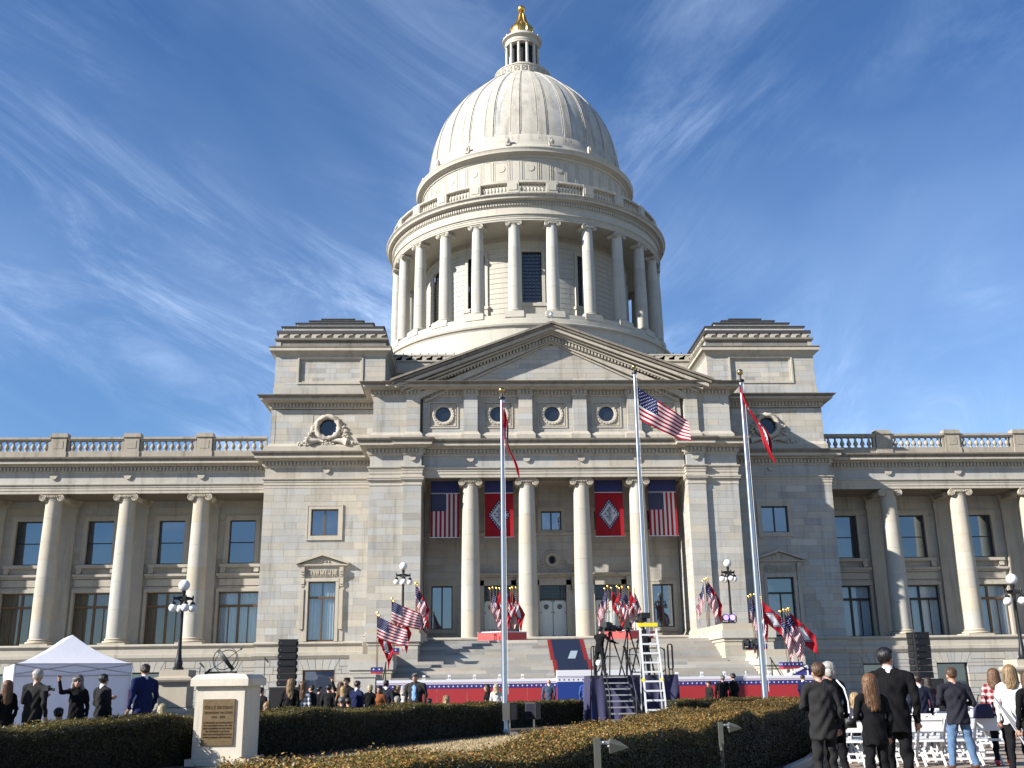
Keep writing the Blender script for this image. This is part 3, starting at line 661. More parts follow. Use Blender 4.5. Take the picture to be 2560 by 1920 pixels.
# ---- block behind the pediment with its scroll band
q = MB(); q.sweep([(-11.05, 72.0), (11.05, 72.0)], [(0, 23.2), (0.1, 23.25), (0.12, 23.4), (0.02, 23.45), (0.02, 24.05), (0.12, 24.1), (0.12, 24.2), (-0.1, 24.22), (-0.1, 24.55), (0.06, 24.55), (0.06, 24.66), (-0.6, 24.7)]); part(q, 'blocking_course', 'stone')
q = MB()
def crest2(x):
    P = [(0.0, 0.0), (0.32, 0.0), (0.30, 0.10), (0.40, 0.18), (0.58, 0.22), (0.66, 0.30), (0.42, 0.29), (0.22, 0.25), (0.12, 0.30), (0.02, 0.22)]
    q.prism([(x+a, 24.22+c) for a, c in P], 71.94, 72.1)
for i in range(30): crest2(-11.0+i*0.742)
part(q, 'scroll_band', 'stone_trim')
q = MB(); q.box(-11.0, 11.0, 72.1, 108, 24.0, 24.66); part(q, 'flat_roof', 'roof_metal')
q = MB()
for i in range(36): q.box(-10.8+i*0.62, -10.74+i*0.62, 72.0, 72.06, 24.68, 24.80)
part(q, 'roof_spikes', 'iron_black')
# ================================================================ columns
def column_meshes(key, H, rb, rt, drums=5, seg=28, vol=0.75):
    """smooth shaft with entasis and drum joints, attic base, Ionic capital (volutes face -Y)"""
    base_h = rb*0.75; cap_h = rt*0.95; sh0, sh1 = base_h, H-cap_h
    q = MB(); prof = []; tones = []; n = 30; cur = tn(0.07)
    js = set(round(n*i/drums) for i in range(1, drums))
    for i in range(n+1):
        t = i/n; z = sh0+(sh1-sh0)*t; r = rb+(rt-rb)*(max(0, t-0.25)/0.75)**1.35 if t > 0.25 else rb
        if i in js: prof += [(r, z-0.012), (r-0.012, z-0.004), (r-0.012, z+0.004), (r, z+0.012)]; tones += [cur]*4; cur = tn(0.07)
        else: prof.append((r, z)); tones.append(cur)
    q.lathe(prof, seg, tones=tones[1:]+[cur]); shaft = q.mesh(key+'_shaft', 'column_stone', 'auto')
    q = MB(); ph = base_h*0.34; q.box(-rb*1.38, rb*1.38, -rb*1.38, rb*1.38, 0, ph)
    def torus(z0, z1, r): return [(r*0.9, z0)]+[(r*0.9+(z1-z0)*0.5*math.sin(a), (z0+z1)/2-(z1-z0)/2*math.cos(a)) for a in [math.pi*k/6 for k in range(1, 6)]]+[(r*0.9, z1)]
    bz = lambda t: ph+(base_h-ph)*t
    q.lathe(torus(bz(0), bz(0.42), rb*1.38)+[(rb*1.14, bz(0.46)), (rb*1.1, bz(0.56)), (rb*1.14, bz(0.64))]+torus(bz(0.66), bz(0.9), rb*1.2)+[(rb*1.03, bz(0.92)), (rb*1.0, bz(1.02))], seg)
    base = q.mesh(key+'_base', 'column_stone', 'auto')
    q = MB(); z0 = H-cap_h; R_ = rt*0.46; cx = rt*1.10; zc = H-cap_h*0.16-R_*0.95
    q.lathe([(rt, z0-0.02), (rt*1.06, z0+cap_h*0.04), (rt*1.0, z0+cap_h*0.08), (rt*1.02, z0+cap_h*0.3), (rt*1.2, z0+cap_h*0.5), (rt*1.22, z0+cap_h*0.62), (rt*1.0, z0+cap_h*0.72)], seg)
    q.box(-rt*1.22, rt*1.22, -rt*1.18, rt*1.18, H-cap_h*0.13, H); q.box(-rt*1.14, rt*1.14, -rt*1.1, rt*1.1, H-cap_h*0.18, H-cap_h*0.12)
    q.box(-cx, cx, -rt*1.02, rt*1.02, zc+R_*0.45, H-cap_h*0.15)
    for s in (-1, 1):
        for yf in (-1, 1):
            m = len(q.v); k = 18; f = yf*rt*1.08
            q.add([(s*cx+R_*math.cos(2*math.pi*j/k), yy, zc+R_*math.sin(2*math.pi*j/k)) for yy in (f, f*0.62) for j in range(k)], [tuple(range(k))]+[(j, (j+1) % k, (j+1) % k+k, j+k) for j in range(k)])
            sp = []
            for j in range(30):
                a = math.pi/2-s*j*0.46; r = R_*(0.97-0.86*j/30); sp.append((s*cx+r*math.cos(a), f+yf*0.01, zc+r*math.sin(a)))
            q.tube(sp, R_*0.10, 5); q.ball((s*cx, f+yf*0.01, zc), R_*0.16, 8)
        # baluster side of the volute
        k = 14; ys = [-0.66, -0.3, 0, 0.3, 0.66]; rr = [1.0, 0.8, 0.72, 0.8, 1.0]
        q.add([(s*cx+R_*r*math.cos(2*math.pi*j/k), y*rt, zc+R_*r*math.sin(2*math.pi*j/k)) for y, r in zip(ys, rr) for j in range(k)], [(i*k+j, i*k+(j+1) % k, (i+1)*k+(j+1) % k, (i+1)*k+j) for i in range(4) for j in range(k)])
    for i in range(-3, 4): q.ball((i*rt*0.22, -rt*1.13, zc+R_*0.35), (rt*0.085, rt*0.09, cap_h*0.17), 7)
    cap = q.mesh(key+'_capital', 'column_stone', 'auto'); return shaft, base, cap
def put_column(ms, x, y, z, rz=0.0, parent=None):
    o = place(ms[0], 'column', BLD, (x, y-63, z), rz); place(ms[1], 'column_base', o); place(ms[2], 'column_capital', o); return o
PCM = [column_meshes('portico_a', 10.08, 0.58, 0.475, 6), column_meshes('portico_b', 10.08, 0.58, 0.475, 5)]
for i, x in enumerate((-5.22, -1.71, 1.71, 5.22)): put_column(PCM[i % 2], x, 63.78, 3.74)
WCM = [column_meshes('wing_a', 9.75, 0.62, 0.52, 6), column_meshes('wing_b', 9.75, 0.62, 0.52, 5), column_meshes('wing_c', 9.75, 0.62, 0.52, 7)]
for s in (-1, 1):
    for i, w in enumerate(WCOL): put_column(WCM[(i+(s > 0)) % 3], s*w, 68.42, 4.1)
    # pilasters with scrolled heads behind the columns, beams from column to wall
    for w in WCOL:
        q = MB(); q.box(s*w-0.55, s*w+0.55, 70.95, 71.25, 4.15, 12.9); q.box(s*w-0.62, s*w+0.62, 70.9, 71.25, 12.9, 13.3, tn(0.05)); q.prism([(s*w-0.55, 13.3), (s*w+0.55, 13.3), (s*w+0.8, 13.85), (s*w-0.8, 13.85)], 70.85, 71.25); part(q, 'pilaster', 'stone')
        q = MB(); q.box(s*w-0.5, s*w+0.5, 68.9, 71.2, 13.5, 13.9); part(q, 'ceiling_beam', 'stone_trim')
        q = MB(); k = 16; cx = s*w; vs = [(cx+0.24*math.cos(-math.pi*j/k), yy, 14.98+0.24*math.sin(-math.pi*j/k)) for yy in (67.78, 67.92) for j in range(k+1)]
        q.add(vs, [tuple(range(k+1))[::-1]]+[(j, j+1, j+2+k, j+1+k) for j in range(k)]+[(0, k+1, 2*k+1, k)]); part(q, 'frieze_boss', 'stone_trim')
for cx, y in [(-14.59, 66.4), (14.59, 66.4), (-8.79, 62.6), (8.79, 62.6), (-5.22, 63.1), (-1.71, 63.1), (1.71, 63.1), (5.22, 63.1)]:
    q = MB(); k = 16; vs = [(cx+0.22*math.cos(-math.pi*j/k), yy, 14.99+0.22*math.sin(-math.pi*j/k)) for yy in (y-0.12, y+0.02) for j in range(k+1)]
    q.add(vs, [tuple(range(k+1))[::-1]]+[(j, j+1, j+2+k, j+1+k) for j in range(k)]+[(0, k+1, 2*k+1, k)]); part(q, 'frieze_boss', 'stone_trim')

# ================================================================ windows and doors
def curtain(q, x0, x1, y, z0, z1, gap=0.12):
    n = int((x1-x0)/0.05); c = (x0+x1)/2
    for a, b in ((x0, c-gap), (c+gap, x1)):
        n = max(6, int((b-a)/0.035)); vs = []
        for i in range(n+1):
            x = a+(b-a)*i/n; yy = y+0.03*math.sin(i*1.25)+0.015*math.sin(i*0.5)
            vs += [(x, yy, z0), (x, yy, z1)]
        q.add(vs, [(2*i, 2*i+2, 2*i+3, 2*i+1) for i in range(n)])
def window(x0, x1, z0, z1, y, kind, glass='glass_dark', frame='dark_frame', drapes=None, surround=0.0, sill=True, mat='stone_trim'):
    """recessed window: part 'window' (frame) with panes, curtain, surround, sill as its sub-parts; wall face at y"""
    q = MB(); fy = y+0.20; w = 0.07
    square_frame(q, x0, x1, z0, z1, fy+0.08, w, 0.10)
    cells = []
    if kind == 'sash': zm = z0+(z1-z0)*0.49; q.box(x0+w, x1-w, fy-0.02, fy+0.08, zm-0.03, zm+0.03); cells = [(x0+w, x1-w, z0+w, zm-0.03), (x0+w, x1-w, zm+0.03, z1-w)]
    elif kind == 'pair': xm = (x0+x1)/2; q.box(xm-0.045, xm+0.045, fy-0.02, fy+0.08, z0+w, z1-w); cells = [(x0+w, xm-0.045, z0+w, z1-w), (xm+0.045, x1-w, z0+w, z1-w)]
    elif kind == 'tee':
        xm = (x0+x1)/2; zt = z1-(z1-z0)*0.27; q.box(x0+w, x1-w, fy-0.04, fy+0.08, zt-0.06, zt+0.06); q.box(xm-0.04, xm+0.04, fy-0.02, fy+0.08, z0+w, zt-0.06)
        cells = [(x0+w, xm-0.04, z0+w, zt-0.06), (xm+0.04, x1-w, z0+w, zt-0.06), (x0+w, x1-w, zt+0.06, z1-w)]
    elif kind == 'cross':
        xm = (x0+x1)/2; zt = z1-(z1-z0)*0.265; q.box(x0+w, x1-w, fy-0.05, fy+0.08, zt-0.08, zt+0.08); q.box(xm-0.07, xm+0.07, fy-0.04, fy+0.08, z0+w, zt-0.08); q.box(xm-0.07, xm+0.07, fy-0.03, fy+0.08, zt+0.08, z1-w)
        qd = (x1-x0)/4
        for e in (-1, 1): q.box(xm+e*qd*0.98-0.03, xm+e*qd*0.98+0.03, fy, fy+0.08, z0+w, zt-0.08)
        cells = [(x0+w, xm-qd*0.98-.03, z0+w, zt-0.08), (xm-qd*.98+.03, xm-0.07, z0+w, zt-0.08), (xm+0.07, xm+qd*.98-.03, z0+w, zt-0.08), (xm+qd*.98+.03, x1-w, z0+w, zt-0.08), (x0+w, xm-0.07, zt+0.08, z1-w), (xm+0.07, x1-w, zt+0.08, z1-w)]
    else: cells = [(x0+w, x1-w, z0+w, z1-w)]
    o = part(q, 'window', frame)
    for (a, b, c, d) in cells: p = MB(); p.add([(a, fy+0.04, c), (b, fy+0.04, c), (b, fy+0.04, d), (a, fy+0.04, d)], [(0, 1, 2, 3)]); part(p, 'pane', glass, o)
    if drapes:
        p = MB(); curtain(p, x0+0.05, x1-0.05, fy+0.16, z0, z1, 0.06); part(p, 'curtain', drapes, o)
    if glass == 'glass_clear': p = MB(); p.box(x0-.02, x1+.02, fy+0.24, fy+0.27, z0, z1); part(p, 'dark_room', 'interior', o)
    if surround:
        p = MB(); s = surround; square_frame(p, x0-s, x1+s, z0-s, z1+s, y+0.24, s, 0.30); square_frame(p, x0-s-0.05, x1+s+0.05, z0-s-0.05, z1+s+0.05, y+0.02, 0.09, 0.10); part(p, 'window_surround', mat, o)
    return o
rv = random.Random(3)
for s in (-1, 1):
    c = s*14.59
    window(c-0.87, c+0.87, 10.72, 12.43, 66.4, 'pair', frame='bronze_frame' if s < 0 else 'dark_frame', surround=0.24)
    w = window(c-0.86, c+0.86, 4.2, 7.83, 66.4, 'tee', 'glass_clear' if s < 0 else 'glass_dark', 'bronze_frame' if s < 0 else 'dark_frame', 'curtain' if s < 0 else None)
    q = MB()     # pedimented surround: architrave, frieze, consoles, pediment
    for e in (-1, 1):
        x0, x1 = sorted((c+e*0.86, c+e*1.06)); q.box(x0, x1, 66.29, 66.6, 4.16, 8.0); x0, x1 = sorted((c+e*1.06, c+e*1.38)); q.box(x0, x1, 66.34, 66.5, 4.16, 7.5)
        x0, x1 = sorted((c+e*1.10, c+e*1.33)); q.box(x0, x1, 66.24, 66.5, 4.9, 7.35)
        for k in range(8):     # scroll console
            t = k/7; d = 0.30-0.20*t+0.04*math.sin(t*9); q.box(x0, x1, 66.4-d, 66.5, 8.72-(k+1)*0.15, 8.72-k*0.15+0.001*k)
    q.box(c-1.06, c+1.06, 66.27, 66.6, 7.83, 8.02); q.box(c-1.08, c+1.08, 66.33, 66.6, 8.02, 8.72)
    q.sweep([(c-1.42, 66.5), (c-1.42, 66.36), (c+1.42, 66.36), (c+1.42, 66.5)], [(-0.1, 8.72), (0.05, 8.72), (0.12, 8.8), (0.2, 8.82), (0.2, 8.9), (-0.1, 8.93)])
    q.prism([(c-1.45, 8.9), (c+1.45, 8.9), (c, 9.42)], 66.30, 66.5)
    for e in (-1, 1):
        p = [(c, 9.44), (c+e*1.66, 8.9), (c+e*1.66, 9.02), (c, 9.60)]; q.prism(p if e < 0 else p[::-1], 66.06, 66.5)
    part(q, 'window_surround', 'stone_trim', w)
    q = MB(); rr = random.Random(5)
    for i in range(46): q.tube([(c-0.95+i*0.042, 66.31, 8.12), (c-0.95+i*0.042+rr.uniform(-.08, .08), 66.26, 8.3), (c-0.95+i*0.042, 66.31, 8.6)], 0.022, 4)
    for i in range(12): q.ball((c-0.4+rr.random()*0.8, 66.29, 9.06+rr.random()*0.2), 0.07, 5)
    part(q, 'carved_ornament', 'stone_trim', w)
    window(c-0.95, c+0.95, 0.6, 2.43, 66.40, 'single', frame='bronze_frame')
    for k, wc in enumerate(WWIN):
        x = s*wc
        o = window(x-0.88, x+0.88, 9.55, 12.5, 71.2, 'sash', surround=0.26)
        q = MB(); q.box(x-1.36, x+1.36, 70.9, 71.22, 9.30, 9.5)
        for e in (-1, 1): q.box(x+e*1.12-0.16, x+e*1.12+0.16, 70.95, 71.22, 8.92, 9.3); q.tube([(x+e*1.12-0.16, 70.98, 9.0), (x+e*1.12+0.16, 70.98, 9.0)], 0.09, 8)
        part(q, 'window_sill', 'stone_trim', o)
        near = (s < 0 and k == 0) or (s > 0)
        o = window(x-1.33, x+1.33, 4.25, 7.65, 71.2, 'cross', 'glass_clear', 'bronze_frame' if (s < 0 or k == 2) else 'dark_frame', ('curtain' if near else 'curtain_tan'))
        q = MB(); q.box(x-1.5, x+1.5, 71.02, 71.22, 7.68, 7.9); q.box(x-1.42, x+1.42, 71.1, 71.22, 7.9, 8.02); q.box(x-1.36, x+1.36, 71.08, 71.22, 8.08, 8.52); q.box(x-1.46, x+1.46, 71.06, 71.22, 8.58, 8.72); q.box(x-1.56, x+1.56, 70.96, 71.22, 8.72, 8.88)
        for e in (-1, 1): q.box(x+e*1.43-0.08, x+e*1.43+0.08, 71.1, 71.24, 4.16, 7.68)
        part(q, 'window_head', 'stone_trim', o)
        window(x-0.98, x+0.98, 0.6, 2.43, 67.6, 'single', frame='dark_frame')
# portico back wall
for c in (-7.05, 7.05): window(c-0.67, c+0.67, 4.82, 7.5, 66.7, 'pair', surround=0.2)
for c in (-6.93, -3.465, 0, 3.465, 6.93): window(c-0.66, c+0.66, 11.0, 12.25, 66.7, 'pair', surround=0.2)
for c in (-3.52, 0, 3.52):
    q = MB(); q.box(c-0.88, c+0.88, 66.98, 67.02, 3.75, 7.5); d = part(q, 'doorway', 'door_dark')
    for e in (-1, 1):
        q = MB(); x0, x1 = sorted((c+e*0.02, c+e*0.84)); q.box(x0, x1, 66.9, 66.97, 3.76, 6.55)
        for za, zb in ((3.9, 4.3), (4.42, 5.75), (5.87, 6.45)): q.box(x0+0.10, x1-0.10, 66.885, 66.9, za, zb)
        part(q, 'door_leaf', 'door_metal', d)
        q = MB(); xm = (x0+x1)/2
        for zc in (6.16, 4.1): annulus(q, (xm, zc), 66.885, 0.09, 0.16, 0.03, 16); q.ball((xm, 66.88, zc), (0.07, 0.02, 0.07), 8)
        for zc in (6.5, 5.81, 4.36, 3.82):
            for xx in (x0+0.06, x1-0.06): q.ball((xx, 66.9, zc), (0.04, 0.035, 0.04), 7)
        part(q, 'door_medallion', 'door_dark', d)
    q = MB(); q.box(c-0.88, c+0.88, 66.86, 66.98, 6.55, 6.68)
    for i in range(9):
        for j in range(4): annulus(q, (c-0.76+i*0.19, 6.78+j*0.19), 66.93, 0.075, 0.1, 0.02, 10)
    part(q, 'transom_grille', 'door_dark', d)
    q = MB(); q.add([(c-0.86, 66.95, 6.68), (c+0.86, 66.95, 6.68), (c+0.86, 66.95, 7.48), (c-0.86, 66.95, 7.48)], [(0, 1, 2, 3)]); part(q, 'pane', 'glass_dim', d)
    q = MB()
    for e in (-1, 1): x0, x1 = sorted((c+e*0.86, c+e*1.16)); q.box(x0, x1, 66.58, 67, 3.75, 7.82); x0, x1 = sorted((c+e*1.2, c+e*1.45)); q.box(x0, x1, 66.4, 66.8, 7.25, 8.0); q.tube([(x0, 66.45, 7.3), (x1, 66.45, 7.3)], 0.12, 8)
    q.box(c-1.16, c+1.16, 66.58, 67, 7.5, 7.82); q.box(c-1.16, c+1.16, 66.62, 66.8, 7.82, 8.0)
    q.sweep([(c-1.5, 66.7), (c-1.5, 66.5), (c+1.5, 66.5), (c+1.5, 66.7)], [(-.1, 8.0), (0.03, 8.0), (0.08, 8.06), (0.2, 8.14), (0.22, 8.24), (-0.1, 8.28)]); part(q, 'door_surround', 'stone_trim', d)
q = MB(); annulus(q, (0, 9.1), 66.68, 0.26, 0.5, 0.12); annulus(q, (0, 9.1), 66.7, 0.5, 0.62, 0.07)
rr = random.Random(9)
for s in (-1, 1):
    for i in range(4):
        c0 = (s*(0.65+0.22*i), 8.75-0.07*i+0.35*max(0, 0.6-0.3*i)); q.tube([(c0[0]+(0.16-0.009*j)*math.cos(j*0.6)*s, 66.64, c0[1]+(0.16-0.009*j)*math.sin(j*0.6)) for j in range(16)], 0.032, 5)
    for i in range(14): q.ball((s*rr.uniform(0.5, 1.3), 66.68, 8.5+rr.uniform(0, 0.5)), (0.09, 0.06, 0.06), 6)
o = part(q, 'cartouche', 'stone_trim'); q = MB(); q.ball((0, 66.7, 9.1), (0.2, 0.03, 0.25), 14); part(q, 'pane', 'interior', o)

# ================================================================ balustrades of the wings
def baluster_mesh(key, h, r):
    q = MB(); P = [(0.75, 0), (0.75, 0.08), (0.42, 0.12), (0.5, 0.16), (0.86, 0.28), (1.0, 0.38), (0.9, 0.48), (0.52, 0.68), (0.36, 0.82), (0.46, 0.85), (0.36, 0.88), (0.7, 0.93), (0.75, 1.0)]
    q.lathe([(a*r, c*h) for a, c in P], 10); return q.mesh(key, 'stone_aged', True)
BM = baluster_mesh('wing_baluster', 0.72, 0.165)
for s in (-1, 1):
    ped = [18.9]+WCOL
    for i in range(len(WCOL)):
        a = ped[i]+(0.54 if i else 0); b2 = ped[i+1]-0.54
        x0, x1 = sorted((s*a, s*b2))
        q = MB(); q.box(x0, x1, 68.05, 68.5, 16.15, 16.62); q.box(x0, x1, 68.1, 68.45, 16.62, 16.7); q.box(x0, x1, 68.08, 68.47, 17.41, 17.5); q.box(x0, x1, 68.02, 68.53, 17.5, 17.64); q.box(x0, x0+0.15, 68.12, 68.43, 16.7, 17.41); q.box(x1-0.15, x1, 68.12, 68.43, 16.7, 17.41)
        o = part(q, 'balustrade', 'stone_aged')
        n = round((x1-x0-0.3)/0.44)
        for k in range(n): place(BM, 'baluster', o, (x0+0.15+(k+0.5)*(x1-x0-0.3)/n, 68.28, 16.695))
    for w in WCOL:
        c = s*w; q = MB(); q.box(c-0.56, c+0.56, 67.98, 68.6, 16.15, 16.66); q.box(c-0.5, c+0.5, 68.02, 68.55, 16.66, 17.62); q.box(c-0.3, c+0.3, 68.0, 68.1, 16.86, 17.4); q.box(c-0.58, c+0.58, 67.94, 68.64, 17.62, 17.75); q.box(c-0.54, c+0.54, 67.98, 68.6, 17.75, 17.9); part(q, 'pedestal', 'stone_aged')
q = MB(); q.box(-46, -18.5, 68.6, 72, 16.0, 16.2); q.box(18.5, 46, 68.6, 72, 16.0, 16.2); q.box(-46, -18.6, 78, 100, 16, 17.3); q.box(18.6, 46, 78, 100, 16, 17.3); part(q, 'wing_roof', 'roof_metal')
q = MB()
for y in (0, 0.5, 1.0): q.tube([(-44, 80, 17.9+y), (-36.2, 80, 17.9+y), (-33.6, 80, 16.6+y)], 0.04, 6)
for x in (-40, -38, -36.2): q.tube([(x, 80, 16), (x, 80, 18.9)], 0.04, 6)
part(q, 'roof_railing', 'iron_black')

# ================================================================ drum and dome
DC = (0.0, 92.08, 0.0)
def rot_at(r, a, z): return (r*math.sin(a), DC[1]-r*math.cos(a), z)
q = MB(); q.lathe([(14.2, 22), (14.2, 24.6), (13.9, 25.2), (13.45, 25.6), (13.35, 29.1), (13.4, 29.15), (13.42, 29.25)], 96, DC); part(q, 'drum_base', 'dome_stone', smooth='auto')
q = MB(); q.lathe([(13.3, 29.2), (13.55, 29.3), (13.6, 29.45), (13.4, 29.55), (13.05, 29.6), (13.05, 30.0), (12.95, 30.05), (12.95, 30.45), (9.0, 30.5)], 96, DC); part(q, 'stylobate', 'dome_stone', smooth='auto')
# inner drum wall with coursed joints and 12 windows
wz0, wz1, wa = 32.75, 37.4, 0.091
q = MB(); nseg = 12; zc = [30.45]+[30.9+i*0.47 for i in range(16)]+[38.4]
for k in range(12):
    c = k*math.pi/6
    segs = np.linspace(c+wa, c+math.pi/6-wa, 9)
    prof = [(9.5, 30.45)]
    z = 30.45
    while z < 38.3: z2 = min(z+0.465, 38.35); prof += [(9.5, z+0.02), (9.5, z2-0.02), (9.46, z2-0.005), (9.46, z2+0.005)]; z = z2
    q.lathe(prof, 8, DC, c+wa, c+math.pi/6-wa, tone=tn(0.03))
    q.lathe([(9.5, 30.45), (9.5, wz0)], 3, DC, c-wa, c+wa); q.lathe([(9.5, wz1), (9.5, 38.35)], 3, DC, c-wa, c+wa)
part(q, 'drum_wall', 'dome_stone')
q = MB(); q.lathe([(9.5, 38.3), (9.62, 38.35), (9.62, 38.42), (9.52, 38.45), (9.52, 38.95), (9.6, 39.0)], 96, DC); q.lathe([(9.45, 30.5), (9.7, 30.5), (9.7, 31.2), (9.52, 31.3)], 96, DC); part(q, 'drum_band', 'dome_stone', smooth='auto')
q = MB()      # Greek key
for i in range(190):
    a = -math.pi*0.6+i*math.pi*1.2/190; 
    for da, z0, z1 in ((0, 38.5, 38.86), (0.008, 38.82, 38.88), (0.012, 38.62, 38.86), (0.006, 38.6, 38.65)):
        p = rot_at(9.53, a+da, z0); t = (math.cos(a), math.sin(a)); w = 0.02 if z1-z0 > 0.1 else 0.06
        q.add([(p[0]-t[0]*w, p[1]-t[1]*w, z0), (p[0]+t[0]*w, p[1]+t[1]*w, z0), (p[0]+t[0]*w, p[1]+t[1]*w, z1), (p[0]-t[0]*w, p[1]-t[1]*w, z1)], [(0, 1, 2, 3)])
part(q, 'greek_key_band', 'dome_shell')
def radial_mesh(qb, name, mat, smooth=False): return qb.mesh(name, mat, smooth)
# window parts modelled at angle 0 on radius 9.5, then turned about the axis
q = MB(); hw = 9.5*wa
square_frame(q, -hw, hw, wz0, wz1, -9.2, 0.09, 0.12); wf = q.mesh('drum_window', 'dark_frame')
q = MB(); nx, nz = 5, 14; cw, ch = (2*hw-0.18)/nx, (wz1-wz0-0.18)/nz
for i in range(nx+1): q.box(-hw+0.09+i*cw-0.02, -hw+0.09+i*cw+0.02, -9.30, -9.25, wz0+0.09, wz1-0.09)
for j in range(nz+1): q.box(-hw+0.09, hw-0.09, -9.30, -9.25, wz0+0.09+j*ch-0.02, wz0+0.09+j*ch+0.02)
for i in range(nx):
    for j in range(nz):
        x, z = -hw+0.09+i*cw, wz0+0.09+j*ch; q.bar((x, -9.28, z), (x+cw, -9.28, z+ch), 0.025); q.bar((x+cw, -9.28, z), (x, -9.28, z+ch), 0.025)
wg = q.mesh('drum_grille', 'verdigris')
q = MB(); q.add([(-hw, -9.22, wz0), (hw, -9.22, wz0), (hw, -9.22, wz1), (-hw, -9.22, wz1)], [(0, 1, 2, 3)]); wp = q.mesh('drum_pane', 'glass_dark')
q = MB(); square_frame(q, -hw-0.26, hw+0.26, wz0-0.3, wz1+0.26, -9.42, 0.27, 0.16); q.box(-hw-0.4, hw+0.4, -9.75, -9.42, wz0-0.42, wz0-0.16); q.box(-hw-0.3, hw+0.3, -9.66, -9.42, wz0-1.6, wz0-0.42); ws = q.mesh('drum_surround', 'dome_stone')
for k in range(12):
    a = k*math.pi/6
    if 100 < (math.degrees(a)) < 260: continue
    o = place(wf, 'window', BLD, (0, DC[1]-63, 0), a); place(wg, 'window_grille', o); place(wp, 'pane', o); place(ws, 'window_surround', o)
CM = column_meshes('drum', 8.35, 0.55, 0.455, 4, 24)
q = MB(); q.box(-0.8, 0.8, -0.8, 0.8, -0.4, 0.0); cpl = q.mesh('drum_plinth', 'dome_stone')
for m_ in CM: m_.materials[0] = MATS['dome_stone']
for k in range(24):
    a = (k+0.5)*math.pi/12
    p = rot_at(12.2, a, 30.6); o = put_column(CM, p[0], p[1], 30.6, a); place(cpl, 'column_plinth', o)
q = MB(); q.lathe([(11.6, 38.95), (12.62, 38.95), (12.62, 39.1), (12.66, 39.1), (12.66, 39.3), (12.7, 39.3), (12.7, 39.42), (12.8, 39.46), (12.8, 39.52), (12.62, 39.55), (12.62, 40.2), (12.68, 40.24), (12.68, 40.66), (12.8, 40.68), (12.85, 40.74), (13.15, 40.78), (13.17, 40.92)], 128, DC); part(q, 'drum_entablature', 'dome_stone', smooth='auto')
q = MB(); q.lathe([(13.17, 40.92), (13.22, 41.0), (13.34, 41.08), (13.36, 41.16), (12.5, 41.22)], 128, DC); part(q, 'drum_gutter', 'dome_shell', smooth='auto')
q = MB(); q.lathe([(9.4, 38.97), (11.7, 38.97)], 96, DC); part(q, 'drum_ceiling', 'dome_stone')
q = MB()
for i in range(215):
    a = -math.pi*0.62+i*math.pi*1.24/215; p = rot_at(12.67, a, 0); t = Vector((math.cos(a), math.sin(a), 0)); n = Vector((math.sin(a), -math.cos(a), 0)); c = Vector(p)
    vs = [c-t*0.065, c+t*0.065, c+t*0.065+n*0.13, c-t*0.065+n*0.13]; q.add([(e.x, e.y, 40.32) for e in vs]+[(e.x, e.y, 40.62) for e in vs], [(3, 2, 6, 7), (2, 1, 5, 6), (0, 3, 7, 4), (0, 1, 2, 3)])
part(q, 'dentil_course', 'dome_stone')
# balustrade ring of the drum
q = MB(); q.lathe([(12.75, 41.15), (12.75, 41.5), (12.68, 41.56), (12.1, 41.56)], 96, DC); q.lathe([(12.1, 42.38), (12.72, 42.38), (12.76, 42.42), (12.76, 42.55), (12.7, 42.6), (12.1, 42.62)], 96, DC)
for k in range(24):
    a = (k+0.5)*math.pi/12; m = len(q.v); q.box(-0.5, 0.5, -12.765, -12.12, 41.5, 42.60); q.box(-0.36, 0.36, -12.82, -12.7, 41.7, 42.3); M = Matrix.Translation((0, DC[1], 0)) @ Matrix.Rotation(a, 4, 'Z'); q.xform(M, m)
DBAL = part(q, 'balustrade', 'dome_stone')
bm2 = baluster_mesh('drum_baluster', 0.82, 0.14); bm2.materials[0] = MATS['dome_stone']
for k in range(24):
    a = k*math.pi/12; dg = math.degrees(a)
    if 115 < dg < 245: continue
    for j in range(7):
        t = a+(j-3)*0.30/12.4; p = rot_at(12.42, t, 41.56); place(bm2, 'baluster', DBAL, p)
# upper drum with panels and roundels
q = MB(); q.lathe([(9.9, 41.2), (9.9, 46.2), (10.0, 46.25), (10.05, 46.4), (10.35, 46.55), (10.5, 46.6), (10.52, 46.85), (10.6, 46.95), (10.6, 47.05), (10.25, 47.12), (10.2, 47.3), (10.05, 47.35), (9.98, 47.6), (9.75, 47.66), (9.72, 47.95), (9.3, 48.0)], 128, DC); part(q, 'upper_drum', 'dome_stone', smooth='auto')
def radial(fn, n, off, name, mat, lo=120, hi=240):
    q = MB(); fn(q); me = q.mesh(name, mat, 'auto')
    for k in range(n):
        a = (k+off)*2*math.pi/n
        if lo < math.degrees(a) % 360 < hi: continue
        place(me, name, BLD, (0, DC[1]-63, 0), a)
def upper_panel(q):
    square_frame(q, -0.78, 0.78, 44.0, 46.05, -9.86, 0.06, 0.05); square_frame(q, -0.6, 0.6, 44.1, 45.9, -9.86, 0.04, 0.05)
    k = 20; q.add([(0.36*math.cos(2*math.pi*j/k), yy, 45.3+0.36*math.sin(2*math.pi*j/k)) for yy in (-9.935, -9.86) for j in range(k)], [tuple(range(k))]+[(j, (j+1) % k, (j+1) % k+k, j+k) for j in range(k)])
radial(upper_panel, 24, 0, 'drum_panel', 'dome_stone')
def upper_pil(q): square_frame(q, -0.36, 0.36, 43.9, 46.1, -9.87, 0.04, 0.05)
radial(upper_pil, 24, 0.5, 'drum_pilaster', 'dome_stone')
def antefix(q): q.prism([(-0.2, 47.5), (0.2, 47.5), (0.25, 47.85), (0.17, 48.2), (0, 48.34), (-0.17, 48.2), (-0.25, 47.85)], -10.12, -9.9); q.ball((0, -10.14, 47.9), (0.14, 0.08, 0.22), 8)
